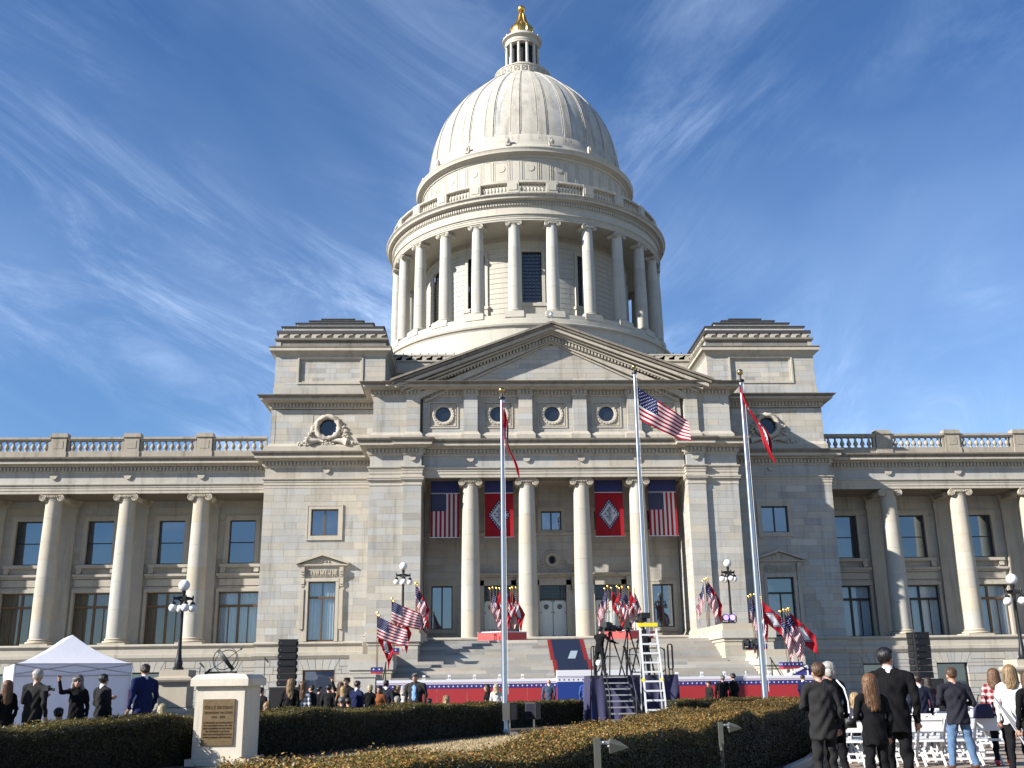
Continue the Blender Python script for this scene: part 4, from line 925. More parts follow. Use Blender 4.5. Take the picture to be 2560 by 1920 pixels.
radial(antefix, 16, 0.5, 'antefix', 'dome_shell')
# dome shell: 32 slightly sunk panels between 32 broad ribs
def dome_pt(r): return 48.0+12.4*math.sqrt(max(0, 1-(r/9.35)**2))
_rp = [(9.35, 48.0), (9.33, 49.3), (9.2, 50.5), (8.93, 51.85), (8.55, 53.05), (8.05, 54.12), (7.45, 55.15), (6.72, 56.1), (5.9, 57.0), (4.95, 57.95), (3.9, 58.9), (2.6, 59.75)]
_s = np.linspace(0, 1, len(_rp)); _q = np.linspace(0, 1, 34)
prof = list(zip(np.interp(_q, _s, [p[0] for p in _rp]), np.interp(_q, _s, [p[1] for p in _rp])))
for _i in range(2): prof = [prof[0]]+[((prof[i-1][0]+2*prof[i][0]+prof[i+1][0])/4, (prof[i-1][1]+2*prof[i][1]+prof[i+1][1])/4) for i in range(1, len(prof)-1)]+[prof[-1]]
q = MB(); 
for k in range(24): q.lathe(prof, 6, DC, k*math.pi/12, (k+1)*math.pi/12, tone=tn(0.03))
q.lathe([(9.35, 47.6), (9.35, 48.0)], 96, DC); q.lathe([(9.41, 47.9), (9.405, 48.9), (9.34, 48.95)], 96, DC)
part(q, 'dome', 'dome_shell', smooth=True)
def rib_mesh(w0, w1, d, z0=48.02):
    q = MB(); pr = [(r, z) for r, z in prof if z > z0]; vs = []
    for r, z in pr:
        t = (9.35-r)/(9.35-2.6); hw_ = w0+(w1-w0)*t
        nr, nz = r/9.35**2, (z-48)/12.4**2; L = math.hypot(nr, nz); nr /= L; nz /= L
        for sx, dd in ((-hw_, 0), (-hw_, d), (hw_, d), (hw_, 0)): vs.append((sx, -(r+nr*dd), z+nz*dd))
    n = len(pr); q.add(vs, [(i*4+j, i*4+j+1, (i+1)*4+j+1, (i+1)*4+j) for i in range(n-1) for j in range(3)]+[(0, 1, 2, 3)]); return q.mesh('dome_rib', 'dome_shell', 'auto')
RM = rib_mesh(0.36, 0.12, 0.06); RM2 = rib_mesh(0.03, 0.012, 0.03, 49.2)
for k in range(24):
    a = (k+0.5)*math.pi/12
    if 120 < math.degrees(a) < 240: continue
    place(RM, 'dome_rib', BLD, (0, DC[1]-63, 0), a)
    for e in (-1, 1): place(RM2, 'panel_moulding', BLD, (0, DC[1]-63, 0), a+e*0.052)
# collar, lantern, finial
q = MB(); q.lathe([(2.75, 59.2), (2.95, 59.4), (2.98, 59.55), (2.85, 59.62), (2.8, 59.7), (2.8, 60.45), (2.86, 60.5), (2.86, 60.6), (2.7, 60.65), (2.0, 60.8), (1.95, 60.9), (1.85, 60.95), (1.85, 61.35), (0, 61.36)], 48, DC); part(q, 'dome_collar', 'dome_stone', smooth='auto')
def collar_x(q):
    square_frame(q, -0.24, 0.24, 59.82, 60.36, -2.78, 0.04, 0.06); q.bar((-0.2, -2.81, 59.86), (0.2, -2.81, 60.32), 0.05); q.bar((0.2, -2.81, 59.86), (-0.2, -2.81, 60.32), 0.05)
radial(collar_x, 24, 0, 'collar_panel', 'dome_shell')
q = MB(); q.lathe([(1.2, 61.3), (1.2, 63.9)], 24, DC); part(q, 'lantern_core', 'interior')
LC = column_meshes('lantern', 2.6, 0.165, 0.14, 2, 12)
for m_ in LC: m_.materials[0] = MATS['dome_stone']
for k in range(12): a = (k+0.5)*math.pi/6; p = rot_at(1.62, a, 61.34); put_column(LC, p[0], p[1], 61.34, a)
q = MB(); q.lathe([(1.2, 63.9), (1.75, 63.9), (1.75, 64.1), (1.78, 64.1), (1.78, 64.25), (1.74, 64.27), (1.74, 64.5), (1.8, 64.52), (1.98, 64.62), (2.02, 64.64), (2.02, 64.76), (2.0, 64.82), (1.75, 64.9), (1.7, 65.1), (1.3, 65.15), (0, 65.2)], 48, DC); part(q, 'lantern_entablature', 'dome_stone', smooth='auto')
def lant_ant(q): q.prism([(-0.09, 64.8), (0.09, 64.8), (0.06, 65.02), (0, 65.1), (-0.06, 65.02)], -1.95, -1.86)
radial(lant_ant, 16, 0.5, 'antefix', 'dome_stone')
q = MB(); q.lathe([(1.15, 65.1), (1.2, 65.3), (1.22, 65.9), (1.18, 66.2), (1.0, 66.5), (0.78, 66.72), (0.62, 67.0), (0.5, 67.3), (0.4, 67.7), (0.34, 68.0), (0.38, 68.04), (0.3, 68.12), (0.2, 68.3), (0.12, 68.42)], 24, DC); q.ball((0, DC[1], 68.78), 0.40, 18)
fo = part(q, 'finial', 'gold', smooth='auto')
q = MB()
for k in range(8):
    m = len(q.v); q.tube([(0, -r-0.02, z) for r, z in [(1.22, 65.2), (1.22, 65.9), (1.18, 66.2), (1.0, 66.5), (0.78, 66.72), (0.62, 67.0), (0.5, 67.3), (0.4, 67.7), (0.34, 68.0)]], 0.055, 6); q.ball((0, -1.2, 66.05), 0.13, 8); q.xform(Matrix.Translation((0, DC[1], 0)) @ Matrix.Rotation((k+.5)*math.pi/4, 4, 'Z'), m)
part(q, 'finial_rib', 'gold', fo, smooth='auto')

# ================================================================ stairs and cheek blocks
ST = thing('entrance_stairs', 'broad grey stone steps rising to the portico between stepped side blocks', 'stairs', (0, 47, 0))
def spart(b, name, mats, parent=None, smooth=False):
    o = b.build(name, mats, None, smooth); o.parent = ST if parent is None else parent
    if parent is None: o.location = (0, -47, 0)
    return o
treads = []     # (y front, z top, half width)
z = 3.75; y = 57.2
n1, n2, n3 = 7, 5, 11
for i in range(n1): treads.append((y-0.01, z, 7.86)); z -= 1.13/n1; y -= 0.36
ya = 53.7
treads.append((ya, z, 7.86)); y = ya
for i in range(n2): y -= 0.36; z -= 0.8/n2; treads.append((y, z, 8.93))
y -= 0.9; treads[-1] = (y, treads[-1][1], 8.93)
for i in range(n3): y -= 0.33; z -= treads[-1][1]/(n3-i+0.0) if False else (1.82/n3); treads.append((y, max(z, 0.02), 9.25))
RUN_X0, RUN_X1 = -1.06, 0.88
core = MB(); prev_y = 57.3; spn = 0
for i, (yf, zt, hw) in enumerate(treads):
    yb = prev_y if i else 57.6
    x = -hw; h = 0.17
    while x < hw-0.01:
        L = random.uniform(1.3, 3.4)
        if hw-(x+L) < 1.0: L = hw-x
        q = MB(); q.box(x+0.004, x+L-0.004, yf, yf+0.62 if i else 57.6, zt-h, zt+random.uniform(-.002, .002), random.gauss(0, 0.12)); spart(q, 'step_slab', 'step_stone'); x += L
    prev_y = yf
for i, (yf, zt, hw) in enumerate(treads):
    core.box(-hw, hw, yf+0.1, treads[i-1][0]+0.5 if i else 58, 0, zt-0.12)
spart(core, 'stair_core', 'mortar')
def cheek(s, xi, xo, yf, yb, zt, zb, cap=0.13, name='cheek_block'):
    x0, x1 = sorted((s*xi, s*xo)); q = MB(); hh = 0.33; zc = zb; k = 0
    q.box(x0, x1, yf, yb, zb, zt-0.36, 0.0); q.box(x0-cap*.4, x1+cap*.4, yf-cap*.4, yb, zt-0.56, zt-0.40, 0.03); q.box(x0-cap, x1+cap, yf-cap, yb+.01, zt-0.40, zt-0.003, 0.02); q.box(x0-cap*.5, x1+cap*.5, yf-cap*.5, yb+.02, zt-0.02, zt+0.33, -0.02)
    o = spart(q, name, 'granite')
    while zc < zt-0.5:
        z2 = min(zc+0.46, zt-0.57); L = (x1-x0); cut = random.uniform(0.35, 0.65)
        if z2-zc < 0.08: break
        for a, b2 in ((0, cut), (cut, 1)):
            w = MB(); w.box(x0+L*a+0.005, x0+L*b2-0.005, yf-0.012, yf+0.2, zc+0.005, z2-0.005, random.gauss(0, 0.07)); spart(w, 'stone_block', 'granite', o)
        zc = z2
    return o
for s in (-1, 1):
    cheek(s, 7.86, 10.4, 54.2, 62.7, 4.02, 0.0); cheek(s, 8.95, 10.9, 51.2, 54.15, 2.62, 0.0, 0.1)
    q = MB(); x0, x1 = sorted((s*9.35, s*10.3)); q.box(x0, x1, 47.4, 51.0, 0, 1.98, 0.02); q.box(x0-.03, x1+.03, 47.36, 47.5, 1.86, 2.0, 0.02); spart(q, 'cheek_block', 'granite')
    q = MB(); q.tube([(s*9.15, 47.6, 0.9), (s*9.15, 47.6, 0.0)], 0.025); q.tube([(s*9.15, 47.4, 0.9), (s*9.15, 50.6, 2.55)], 0.028); q.tube([(s*9.15, 50.4, 2.45), (s*9.15, 50.4, 1.3)], 0.025); spart(q, 'handrail', 'iron_black')
# carpet runner
q = MB()
for i, (yf, zt, hw) in enumerate(treads[:16]):
    yb = treads[i-1][0] if i else 58.4
    zn = treads[i+1][1]
    for x0, x1, m in ((RUN_X0, RUN_X0+0.2, 1), (RUN_X0+0.2, RUN_X1-0.2, 0), (RUN_X1-0.2, RUN_X1, 1)):
        q.box(x0, x1, yf-0.012, yb, zt+0.003, zt+0.014, mat=m); q.box(x0, x1, yf-0.014, yf-0.003, zn+0.014, zt+0.014, mat=m)
o = q.build('carpet_runner', ['carpet_navy', 'carpet_red']); tag(o, 'navy carpet runner with red borders laid down the middle of the steps', 'carpet')
# ================================================================ OBJECTS ON THE GROUNDS
def crp(x0, y0, w, ow=2212.0): k = w/ow; return lambda x, y: (x0+x*k, y0+y*k)
c4, c8, g1, g3, z7, z1 = crp(1240, 760, 640), crp(1240, 1140, 640), crp(900, 1400, 400), crp(1700, 1380, 400), crp(1280, 1420, 400), crp(1740, 920, 400)
b1, b2, b3, b4 = crp(0, 1440, 640), crp(640, 1440, 640), crp(1280, 1440, 640), crp(1920, 1440, 640)
# ---------------------------------------------------------------- flags
def uv_nodes(m):
    nt = m.node_tree; t = nt.nodes.new('ShaderNodeUVMap'); s = nt.nodes.new('ShaderNodeSeparateXYZ'); nt.links.new(t.outputs[0], s.inputs[0]); return nt, s.outputs[0], s.outputs[1]
def cloth_finish(m, col):
    nt = m.node_tree; B = nt.nodes['Principled BSDF']; nt.links.new(col, B.inputs['Base Color']); B.inputs['Roughness'].default_value = 0.7; B.inputs['Specular IOR Level'].default_value = 0.15
    tr = nt.nodes.new('ShaderNodeBsdfTranslucent'); nt.links.new(col, tr.inputs[0]); mx = nt.nodes.new('ShaderNodeMixShader'); mx.inputs[0].default_value = 0.28
    out = nt.nodes['Material Output']; nt.links.new(B.outputs[0], mx.inputs[1]); nt.links.new(tr.outputs[0], mx.inputs[2]); nt.links.new(mx.outputs[0], out.inputs[0])
RED, WHT, BLU = (0.34, 0.014, 0.022), (0.6, 0.6, 0.62), (0.009, 0.013, 0.075)
def us_flag_mat():
    m, N, L, B = new_mat('us_flag'); nt, u, v = uv_nodes(m); M = lambda *a: mth(nt, *a)
    stripe = M('MODULO', M('FLOOR', M('MULTIPLY', v, 13.0)), 2.0)
    col = mixc(nt, stripe, RED, WHT)
    canton = M('MULTIPLY', M('LESS_THAN', u, 0.4), M('GREATER_THAN', v, 6/13))
    x = M('MULTIPLY', u, 12/0.4); y = M('MULTIPLY', M('SUBTRACT', v, 6/13), 10*13/7)
    xr, yr = M('ROUND', x), M('ROUND', y); par = M('LESS_THAN', M('MODULO', M('ADD', xr, yr), 2.0), 0.5)
    dx = M('MULTIPLY', M('SUBTRACT', x, xr), 0.063); dy = M('MULTIPLY', M('SUBTRACT', y, yr), 0.054)
    d = M('SQRT', M('ADD', M('MULTIPLY', dx, dx), M('MULTIPLY', dy, dy)))
    inr = M('MULTIPLY', M('MULTIPLY', M('GREATER_THAN', xr, 0.5), M('LESS_THAN', xr, 11.5)), M('MULTIPLY', M('GREATER_THAN', yr, 0.5), M('LESS_THAN', yr, 9.5)))
    star = M('MULTIPLY', M('MULTIPLY', M('LESS_THAN', d, 0.0150), par), inr)
    col = mixc(nt, canton, col, mixc(nt, star, BLU, WHT)); cloth_finish(m, col)
def ark_flag_mat(name, field):
    m, N, L, B = new_mat(name); nt, u, v = uv_nodes(m); M = lambda *a: mth(nt, *a)
    a = M('DIVIDE', M('ABSOLUTE', M('SUBTRACT', u, 0.5)), 0.36); c = M('DIVIDE', M('ABSOLUTE', M('SUBTRACT', v, 0.5)), 0.40); s = M('ADD', a, c)
    col = mixc(nt, M('LESS_THAN', s, 1.0), field, BLU)
    t = M('SUBTRACT', M('FRACT', M('MULTIPLY', M('DIVIDE', a, M('MAXIMUM', s, 0.01)), 6.5)), 0.5); r = M('MULTIPLY', M('SUBTRACT', s, 0.86), 4.6)
    star = M('LESS_THAN', M('ADD', M('MULTIPLY', t, t), M('MULTIPLY', r, r)), 0.085)
    col = mixc(nt, M('MULTIPLY', star, M('LESS_THAN', s, 1.0)), col, WHT); col = mixc(nt, M('LESS_THAN', s, 0.73), col, WHT); cloth_finish(m, col)
us_flag_mat(); ark_flag_mat('ark_flag', RED)
def cloth_mesh(key, mat, H, L, droop, az, amp=0.06, waves=2.5, nu=40, nv=20, curl=0.0, phase=0.0, skew=0.5, gather=0.0):
    """hoist along Z below the origin (top corner at 0); fly leaves along azimuth az and sinks by droop"""
    d0 = Vector((math.cos(az), math.sin(az), 0)); nrm = Vector((-math.sin(az), math.cos(az), 0)); q = MB(); uv = []
    for i in range(nu+1):
        u = i/nu
        for j in range(nv+1):
            v = j/nv; dr = droop+curl*u*(0.4+0.6*(1-v)); s = u*L
            p = d0*(s*math.cos(dr))+_z*(-s*math.sin(dr))-_z*((1-v)*H*(1-gather*u))
            w = amp*(u**0.6)*math.sin(2*math.pi*(waves*u+skew*(1-v))+phase)+amp*0.5*(u**0.5)*math.sin(2*math.pi*(waves*2.3*u-skew*1.7*v)+phase*2)
            w += amp*0.5*math.sin(5*v+phase)*u
            q.v.append(tuple(p+nrm*w+d0*(0.25*w))); uv.append((u, v))
    k = nv+1
    for i in range(nu):
        for j in range(nv): q.f.append([i*k+j, (i+1)*k+j, (i+1)*k+j+1, i*k+j+1]); q.t.append(0); q.m.append(0)
    q.uv = uv; return q.mesh(key, mat, True)
FM = {}
for k, (dr, am, wv, cu, ga) in enumerate([(1.04, 0.12, 1.5, 0.2, 0.08), (1.17, 0.11, 1.9, 0.15, 0.15), (0.95, 0.13, 1.7, 0.3, 0.12)]):
    FM['us_limp', k] = cloth_mesh('us_limp', 'us_flag', 1.0, 1.5, dr, 0.0, am, wv, 36, 16, cu, k*1.7, 0.7, ga)
    FM['ark_limp', k] = cloth_mesh('ark_limp', 'ark_flag', 1.0, 1.5, dr-0.05, 0.0, am, wv, 36, 16, cu, k*2.1+0.5, 0.7, ga)
FM['us_fly', 0] = cloth_mesh('us_fly', 'us_flag', 0.95, 1.5, 0.50, 0.0, 0.055, 1.5, 48, 20, -0.22, 0.4, 0.45)
FM['us_fly', 1] = cloth_mesh('us_fly', 'us_flag', 0.95, 1.5, 0.46, 0.0, 0.06, 1.7, 48, 20, -0.15, 1.9, 0.4)
FM['ark_fly', 0] = cloth_mesh('ark_fly', 'ark_flag', 0.95, 1.5, 0.80, 0.0, 0.06, 1.2, 40, 18, -0.1, 0.9, 0.4)
def eagle_mesh():
    q = MB(); q.ball((0, 0, 0.03), 0.028, 8); q.ball((0, 0, 0.085), (0.02, 0.02, 0.05), 8); q.ball((0, -0.012, 0.145), 0.016, 6)
    for s in (-1, 1): q.add([(0, 0.004, 0.07), (s*0.05, 0.004, 0.15), (s*0.075, 0.004, 0.12), (s*0.06, 0.004, 0.07), (0, -0.01, 0.07), (s*0.05, -0.01, 0.15), (s*0.075, -0.01, 0.12), (s*0.06, -0.01, 0.07)], [(0, 1, 2, 3), (7, 6, 5, 4), (1, 5, 6, 2), (2, 6, 7, 3)])
    return q.mesh('eagle_finial', 'gold', True)
EAGLE = eagle_mesh(); NF = [0]
def hand_flag(base, top, kind, var, az, label, group):
    base, top = Vector(base), Vector(top); o = thing('staff_flag', label, 'flag', base, 0, group)
    q = MB(); q.tube([(0, 0, 0), tuple(top-base)], 0.016, 7); q.build('staff', 'bronze_frame', o)
    f = place(FM[kind, var], 'flag_cloth', o, (top-base)-Vector((0, 0, 0.04)), az); place(EAGLE, 'finial', o, top-base)
    NF[0] += 1; return o
def flag_box(p, w, d, h, rz, label):
    o = thing('flag_stand', label, 'flag stand', p, rz)
    q = MB(); q.box(-w/2, w/2, -d/2, d/2, 0, h*0.36); q.build('stand_base', 'stage_red', o); q = MB(); q.box(-w/2-.004, w/2+.004, -d/2-.004, d/2+.004, h*0.36, h); q.build('stand_band', 'stage_navy', o)
    q = MB(); n = max(2, int(w/0.2))
    for i in range(n): star(q, (-w/2+(i+0.5)*w/n, -d/2-0.009, h*0.68), 0.055)
    m = len(q.v)
    for i in range(max(1, int(d/0.2))): star(q, (-d/2+(i+0.5)*0.2, -w/2-0.009, h*0.68), 0.055)
    q.xform(Matrix.Rotation(-math.pi/2, 4, 'Z'), m); tag(q.build('star_row', 'stage_white', o), kind='stuff'); return o
def star(q, c, r, mat=0, d=0.004):
    vs = [(c[0]+(r if i % 2 == 0 else r*0.4)*math.sin(math.pi*i/5), c[1], c[2]+(r if i % 2 == 0 else r*0.4)*math.cos(math.pi*i/5)) for i in range(10)]
    q.add([(c[0], c[1], c[2])]+vs, [(0, 1+i, 1+(i+1) % 10) for i in range(10)], mat=mat)
GL = 'flag bunches on the stair side blocks'
def cluster(zb, w, d, rz, Y, tops, where):
    P = [atY(px[0], px[1], Y+dy) for px, *_r, dy in tops]; cx = sum(p.x for p in P)/len(P)
    flag_box((cx, Y+0.1, zb), w, d, 0.3, rz, 'starred flag stand '+where)
    for i, (px, kind, var, az, dy) in enumerate(tops):
        nm = 'American' if kind[0:2] == 'us' else 'Arkansas'; st = 'streaming' if 'fly' in kind else 'hanging limp'
        hand_flag((cx+(P[i].x-cx)*0.45, Y+0.1+dy*0.3, zb+0.3), P[i], kind, var, az, f'{nm} flag {st} {where}', GL)
cluster(1.995, 0.5, 0.4, 0, 48.3, [(g1(238, 760), 'us_fly', 0, 0.05, 0), (g1(262, 800), 'ark_limp', 0, 0.5, 0.25)], 'on the lowest stair block near the bronze ring sculpture')
cluster(2.945, 0.6, 0.4, 0, 52.3, [(g1(440, 555), 'us_fly', 1, 0.05, 0), (g1(470, 600), 'us_limp', 2, 0.3, 0.25), (g1(500, 640), 'ark_limp', 2, 0.2, 0.35)], 'on the middle stair block below the curtained tower window')
cluster(4.345, 0.6, 0.4, 0, 55.2, [(g1(770, 345), 'us_limp', 2, 0.1, 0), (g1(785, 350), 'ark_limp', 0, -0.1, 0.2), (g1(800, 370), 'us_limp', 0, 0.2, 0.3)], 'on the top stair block before the sunlit pier')
cluster(3.755, 0.6, 0.4, 0.3, 58.6, [(g3(322, 425), 'us_limp', 1, 2.6, 0), (g3(350, 405), 'us_limp', 0, 0.1, 0.1), (g3(372, 390), 'us_limp', 1, -0.2, 0.2), (g3(388, 400), 'ark_limp', 0, 0.0, 0.3)], 'beside the pair of purple spotlights')
cluster(2.945, 0.8, 0.4, 0.25, 52.2, [(g3(955, 640), 'us_limp', 1, 0.2, 0), (g3(985, 620), 'us_limp', 0, 0.0, 0.1), (g3(1035, 615), 'ark_limp', 1, 0.0, 0.2), (g3(1120, 650), 'ark_fly', 0, -0.05, 0.3)], 'on the middle stair block before the shaded tower window')
cluster(1.995, 1.0, 0.4, 0.2, 48.3, [(g3(1390, 850), 'us_limp', 1, 0.1, 0), (g3(1440, 830), 'us_limp', 0, 0.05, 0.1), (g3(1475, 830), 'us_limp', 2, -0.1, 0.2), (g3(1505, 815), 'us_limp', 1, 0.0, 0.3), (g3(1520, 825), 'ark_fly', 0, 0.0, 0.35)], 'on the lowest stair block below the shaded tower')
# portico flag groups on coral platforms
def portico_box(cx, cy, label):
    o = thing('flag_platform', label, 'platform', (cx, cy, 3.752)); P = [(-1.32, 0.0), (-0.02, -0.62), (1.36, 0.06), (0.9, 0.75), (-0.9, 0.75)]
    q = MB(); q.slab(P, 0.0, 0.42); q.build('platform_body', 'box_coral', o); q = MB(); q.slab([(x*1.01, y*1.01) for x, y in P], 0.42, 0.47); q.build('platform_top', 'stage_white', o)
    q = MB()
    for i in range(8): x = -0.95+i*0.27; q.box(x-0.02, x+0.02, -0.06, -0.02, 0.47, 0.62); q.box(x-0.02, x+0.25, -0.05, -0.03, 0.58, 0.60)
    q.build('staff_rack', 'iron_black', o); return o
portico_box(-3.5, 57.75, 'low coral red platform with white top under the flags behind the thin pole'); portico_box(3.45, 57.75, 'low coral red platform with white top behind the camera stand')
GP = 'limp flags in the rows at the top of the steps'
for i, (px, kind, var) in enumerate([(g1(1800, 420), 'us_limp', 0), (g1(1840, 405), 'us_limp', 1), (g1(1890, 410), 'ark_limp', 0), (g1(1935, 415), 'ark_limp', 1), (g1(2010, 405), 'us_limp', 2), (g1(2080, 415), 'ark_limp', 2), (g1(2107, 405), 'ark_limp', 1), (g1(2160, 405), 'us_limp', 1)]):
    t = atY(*px, 57.9); hand_flag((t.x*0.96-0.12, 57.9+0.05*(i % 3), 4.22), t, kind, var, 0.1 if i < 6 else 2.9, ('American' if kind[0] == 'u' else 'Arkansas')+' flag hanging limp in the row behind the thin pole', GP)
for i, (px, kind, var) in enumerate([(z7(1285, 310), 'us_limp', 1), (z7(1325, 275), 'us_limp', 0), (z7(1375, 300), 'ark_limp', 2), (z7(1455, 280), 'ark_limp', 1), (z7(1485, 300), 'us_limp', 1), (z7(1525, 285), 'us_limp', 2), (z7(1615, 290), 'ark_limp', 0), (z7(1690, 315), 'us_limp', 1)]):
    t = atY(*px, 57.9); hand_flag((t.x*0.96+0.14, 57.9+0.05*(i % 3), 4.22), t, kind, var, (2.9 if i in (0, 1) else 0.15), ('American' if kind[0] == 'u' else 'Arkansas')+' flag hanging limp in the row behind the camera operator', GP)

# ---------------------------------------------------------------- three tall flagpoles and their flags
def flagpole(x, y, h, label, r=0.085):
    o = thing('flagpole', label, 'flagpole', (x, y, 0)); q = MB(); q.lathe([(r*1.9, 0), (r*1.9, 0.05), (r*1.2, 0.12), (r, 0.2), (r, h*0.3), (r*0.62, h-0.35), (0.03, h-0.34)], 20); q.build('pole', 'steel', o, 'auto')
    q = MB(); q.lathe([(0.05, h-0.36), (0.12, h-0.34), (0.12, h-0.28), (0.04, h-0.25), (0.03, h-0.12)], 16); q.build('truck', 'iron_black', o); q = MB(); q.ball((0, 0, h-0.02), 0.105, 20); q.build('ball', 'gold_ball', o, True)
    q = MB(); q.tube([(r*0.9, -0.06, h-0.32), (r*1.3, -0.09, 1.2)], 0.006, 4); q.build('halyard', 'flag_white', o); return o
P1 = atY(*c4(48, 740), 34.0); P2 = atY(*c4(1192, 540), 44.6); P3 = atY(*c4(2107, 585), 32.0)
flagpole(P1.x, 34.0, P1.z, 'brushed steel flagpole with gold ball rising beside the low floodlights'); flagpole(P2.x, 44.6, P2.z, 'brushed steel flagpole with gold ball flying the open American flag behind the camera stand', 0.098); flagpole(P3.x, 32.0, P3.z, 'brushed steel flagpole with gold ball at the far end of the clipped golden hedge')
f = place(cloth_mesh('big_us', 'us_flag', 1.5, 2.65, 0.66, 0.0, 0.13, 1.2, 64, 30, -0.12, 0.6, 0.35, 0.22), 'flag', None, (P2.x+0.13, 44.55, P2.z-1.0)); tag(f, 'large American flag streaming in the wind from the tall flagpole in front of the pediment', 'flag')
def limp_flag(name, p, lean, label, L=2.5, wd=0.34, seed=0):
    """flag hanging folded along itself: the fly hangs below the top corner"""
    q = MB(); uv = []; nu, nv = 60, 28; rr = random.Random(seed); ph = rr.random()*6
    for i in range(nu+1):
        u = i/nu
        for j in range(nv+1):
            v = j/nv; s = u*L
            width = wd*(0.12+0.9*math.sin(math.pi*min(1, u*0.62+0.12))**0.9)*(1-0.55*max(0, u-0.72)/0.28)
            x = lean*s*(0.86+0.14*u)+(v-0.15)*width*0.55*(1-0.2*math.sin(3*u))*-1+width*0.22*math.sin(7*u+ph)
            y = 0.10*math.sin(v*9+u*3+ph)*min(1, u*4+0.25)+0.05*math.sin(v*17-u*5)
            z = -s*0.92-(1-v)*0.62*(1-u)*0.9-0.18*(1-v)*u
            q.v.append((x, y, z)); uv.append((0.5+(u-0.45)*0.95 if False else u, 0.5+(v-0.5)*1.0))
    k = nv+1
    for i in range(nu):
        for j in range(nv): q.f.append([i*k+j, (i+1)*k+j, (i+1)*k+j+1, i*k+j+1]); q.t.append(0); q.m.append(0)
    q.uv = uv; o = q.build(name, 'ark_flag', None, True); o.location = p; return tag(o, label, 'flag')
limp_flag('flag', (P1.x+0.10, 33.95, P1.z-0.42), 0.16, 'red Arkansas flag hanging limp from the pole beside the low floodlights', 2.75, 0.42, 3); limp_flag('flag', (P3.x+0.12, 31.95, P3.z-0.38), 0.31, 'red Arkansas flag drooping diagonally from the pole at the end of the golden hedge', 2.75, 0.62, 5)

# ---------------------------------------------------------------- hanging banners in the portico
def text_mesh(body, size, depth=0.004, name='text', font_scale=1.0, sx=1.0):
    cu = bpy.data.curves.new(name, 'FONT'); cu.body = body; cu.size = size; cu.align_x = 'CENTER'; cu.align_y = 'CENTER'; cu.extrude = depth; cu.resolution_u = 2
    o = bpy.data.objects.new(name, cu); COL.objects.link(o); dg = bpy.context.evaluated_depsgraph_get(); me = bpy.data.meshes.new_from_object(o.evaluated_get(dg)); bpy.data.objects.remove(o); bpy.data.curves.remove(cu)
    return me
ROD = {'x': 0}
def banner(cx, kind, label):
    w, z0, z1, zt = 1.78, 10.27, 13.05, 13.84; y = 64.35
    o = thing('banner', label, 'banner', (cx, y, z0))
    q = MB(); q.box(-w/2, w/2, 0, 0.02, z1-z0, zt-z0); q.build('top_panel', 'flag_blue', o); q = MB(); q.box(-w/2, w/2, -0.006, 0.0, z1-z0-0.03, z1-z0+0.01); q.build('seam', 'flag_white', o)
    q = MB(); uv = []; nx, nz = 24, 36
    for i in range(nx+1):
        for j in range(nz+1):
            s, t = i/nx, j/nz; q.v.append(((s-0.5)*w, 0.03*math.sin(4*s+3*t)*(1-t)+0.015*math.sin(11*s-4*t)*(1-t), t*(z1-z0-0.02))); uv.append((1-t, 1-s) if kind == 'us' else (1-t, s))
    k = nz+1
    for i in range(nx):
        for j in range(nz): q.f.append([i*k+j, (i+1)*k+j, (i+1)*k+j+1, i*k+j+1]); q.t.append(0); q.m.append(0)
    q.uv = uv; q.build('field', 'us_flag' if kind == 'us' else 'ark_flag', o, True)
    if kind != 'us':
        me = text_mesh('ARKANSAS', 0.30, 0.003); me.materials.append(MATS['flag_blue']); t = place(me, 'lettering', o, (0.02, -0.065, (z1-z0)/2)); t.rotation_euler = (math.pi/2, math.pi/2, 0); t.scale = (0.62, 1.0, 1.0)
        q = MB(); c = (z1-z0)/2
        for dx, dz in ((-0.26, 0.02), (-0.12, 0.20), (-0.14, -0.17), (0.30, 0.05)): star(q, (dx, -0.065, c+dz), 0.085)
        tag(q.build('star_row', 'flag_blue', o), kind='stuff')
    q = MB(); q.tube([(-w/2-0.05, 0, 0.0), (w/2+0.05, 0, 0.0)], 0.02, 6); q.build('rod', 'aluminium', o)
banner(-6.82, 'us', 'American flag banner hung between the sunlit pier and the first portico column'); banner(-3.43, 'ark', 'red Arkansas banner with white diamond behind the thin pole'); banner(3.5, 'ark', 'red Arkansas banner with white diamond seen clear between two portico columns'); banner(6.9, 'us', 'American flag banner hung beside the pole with the streaming flag')

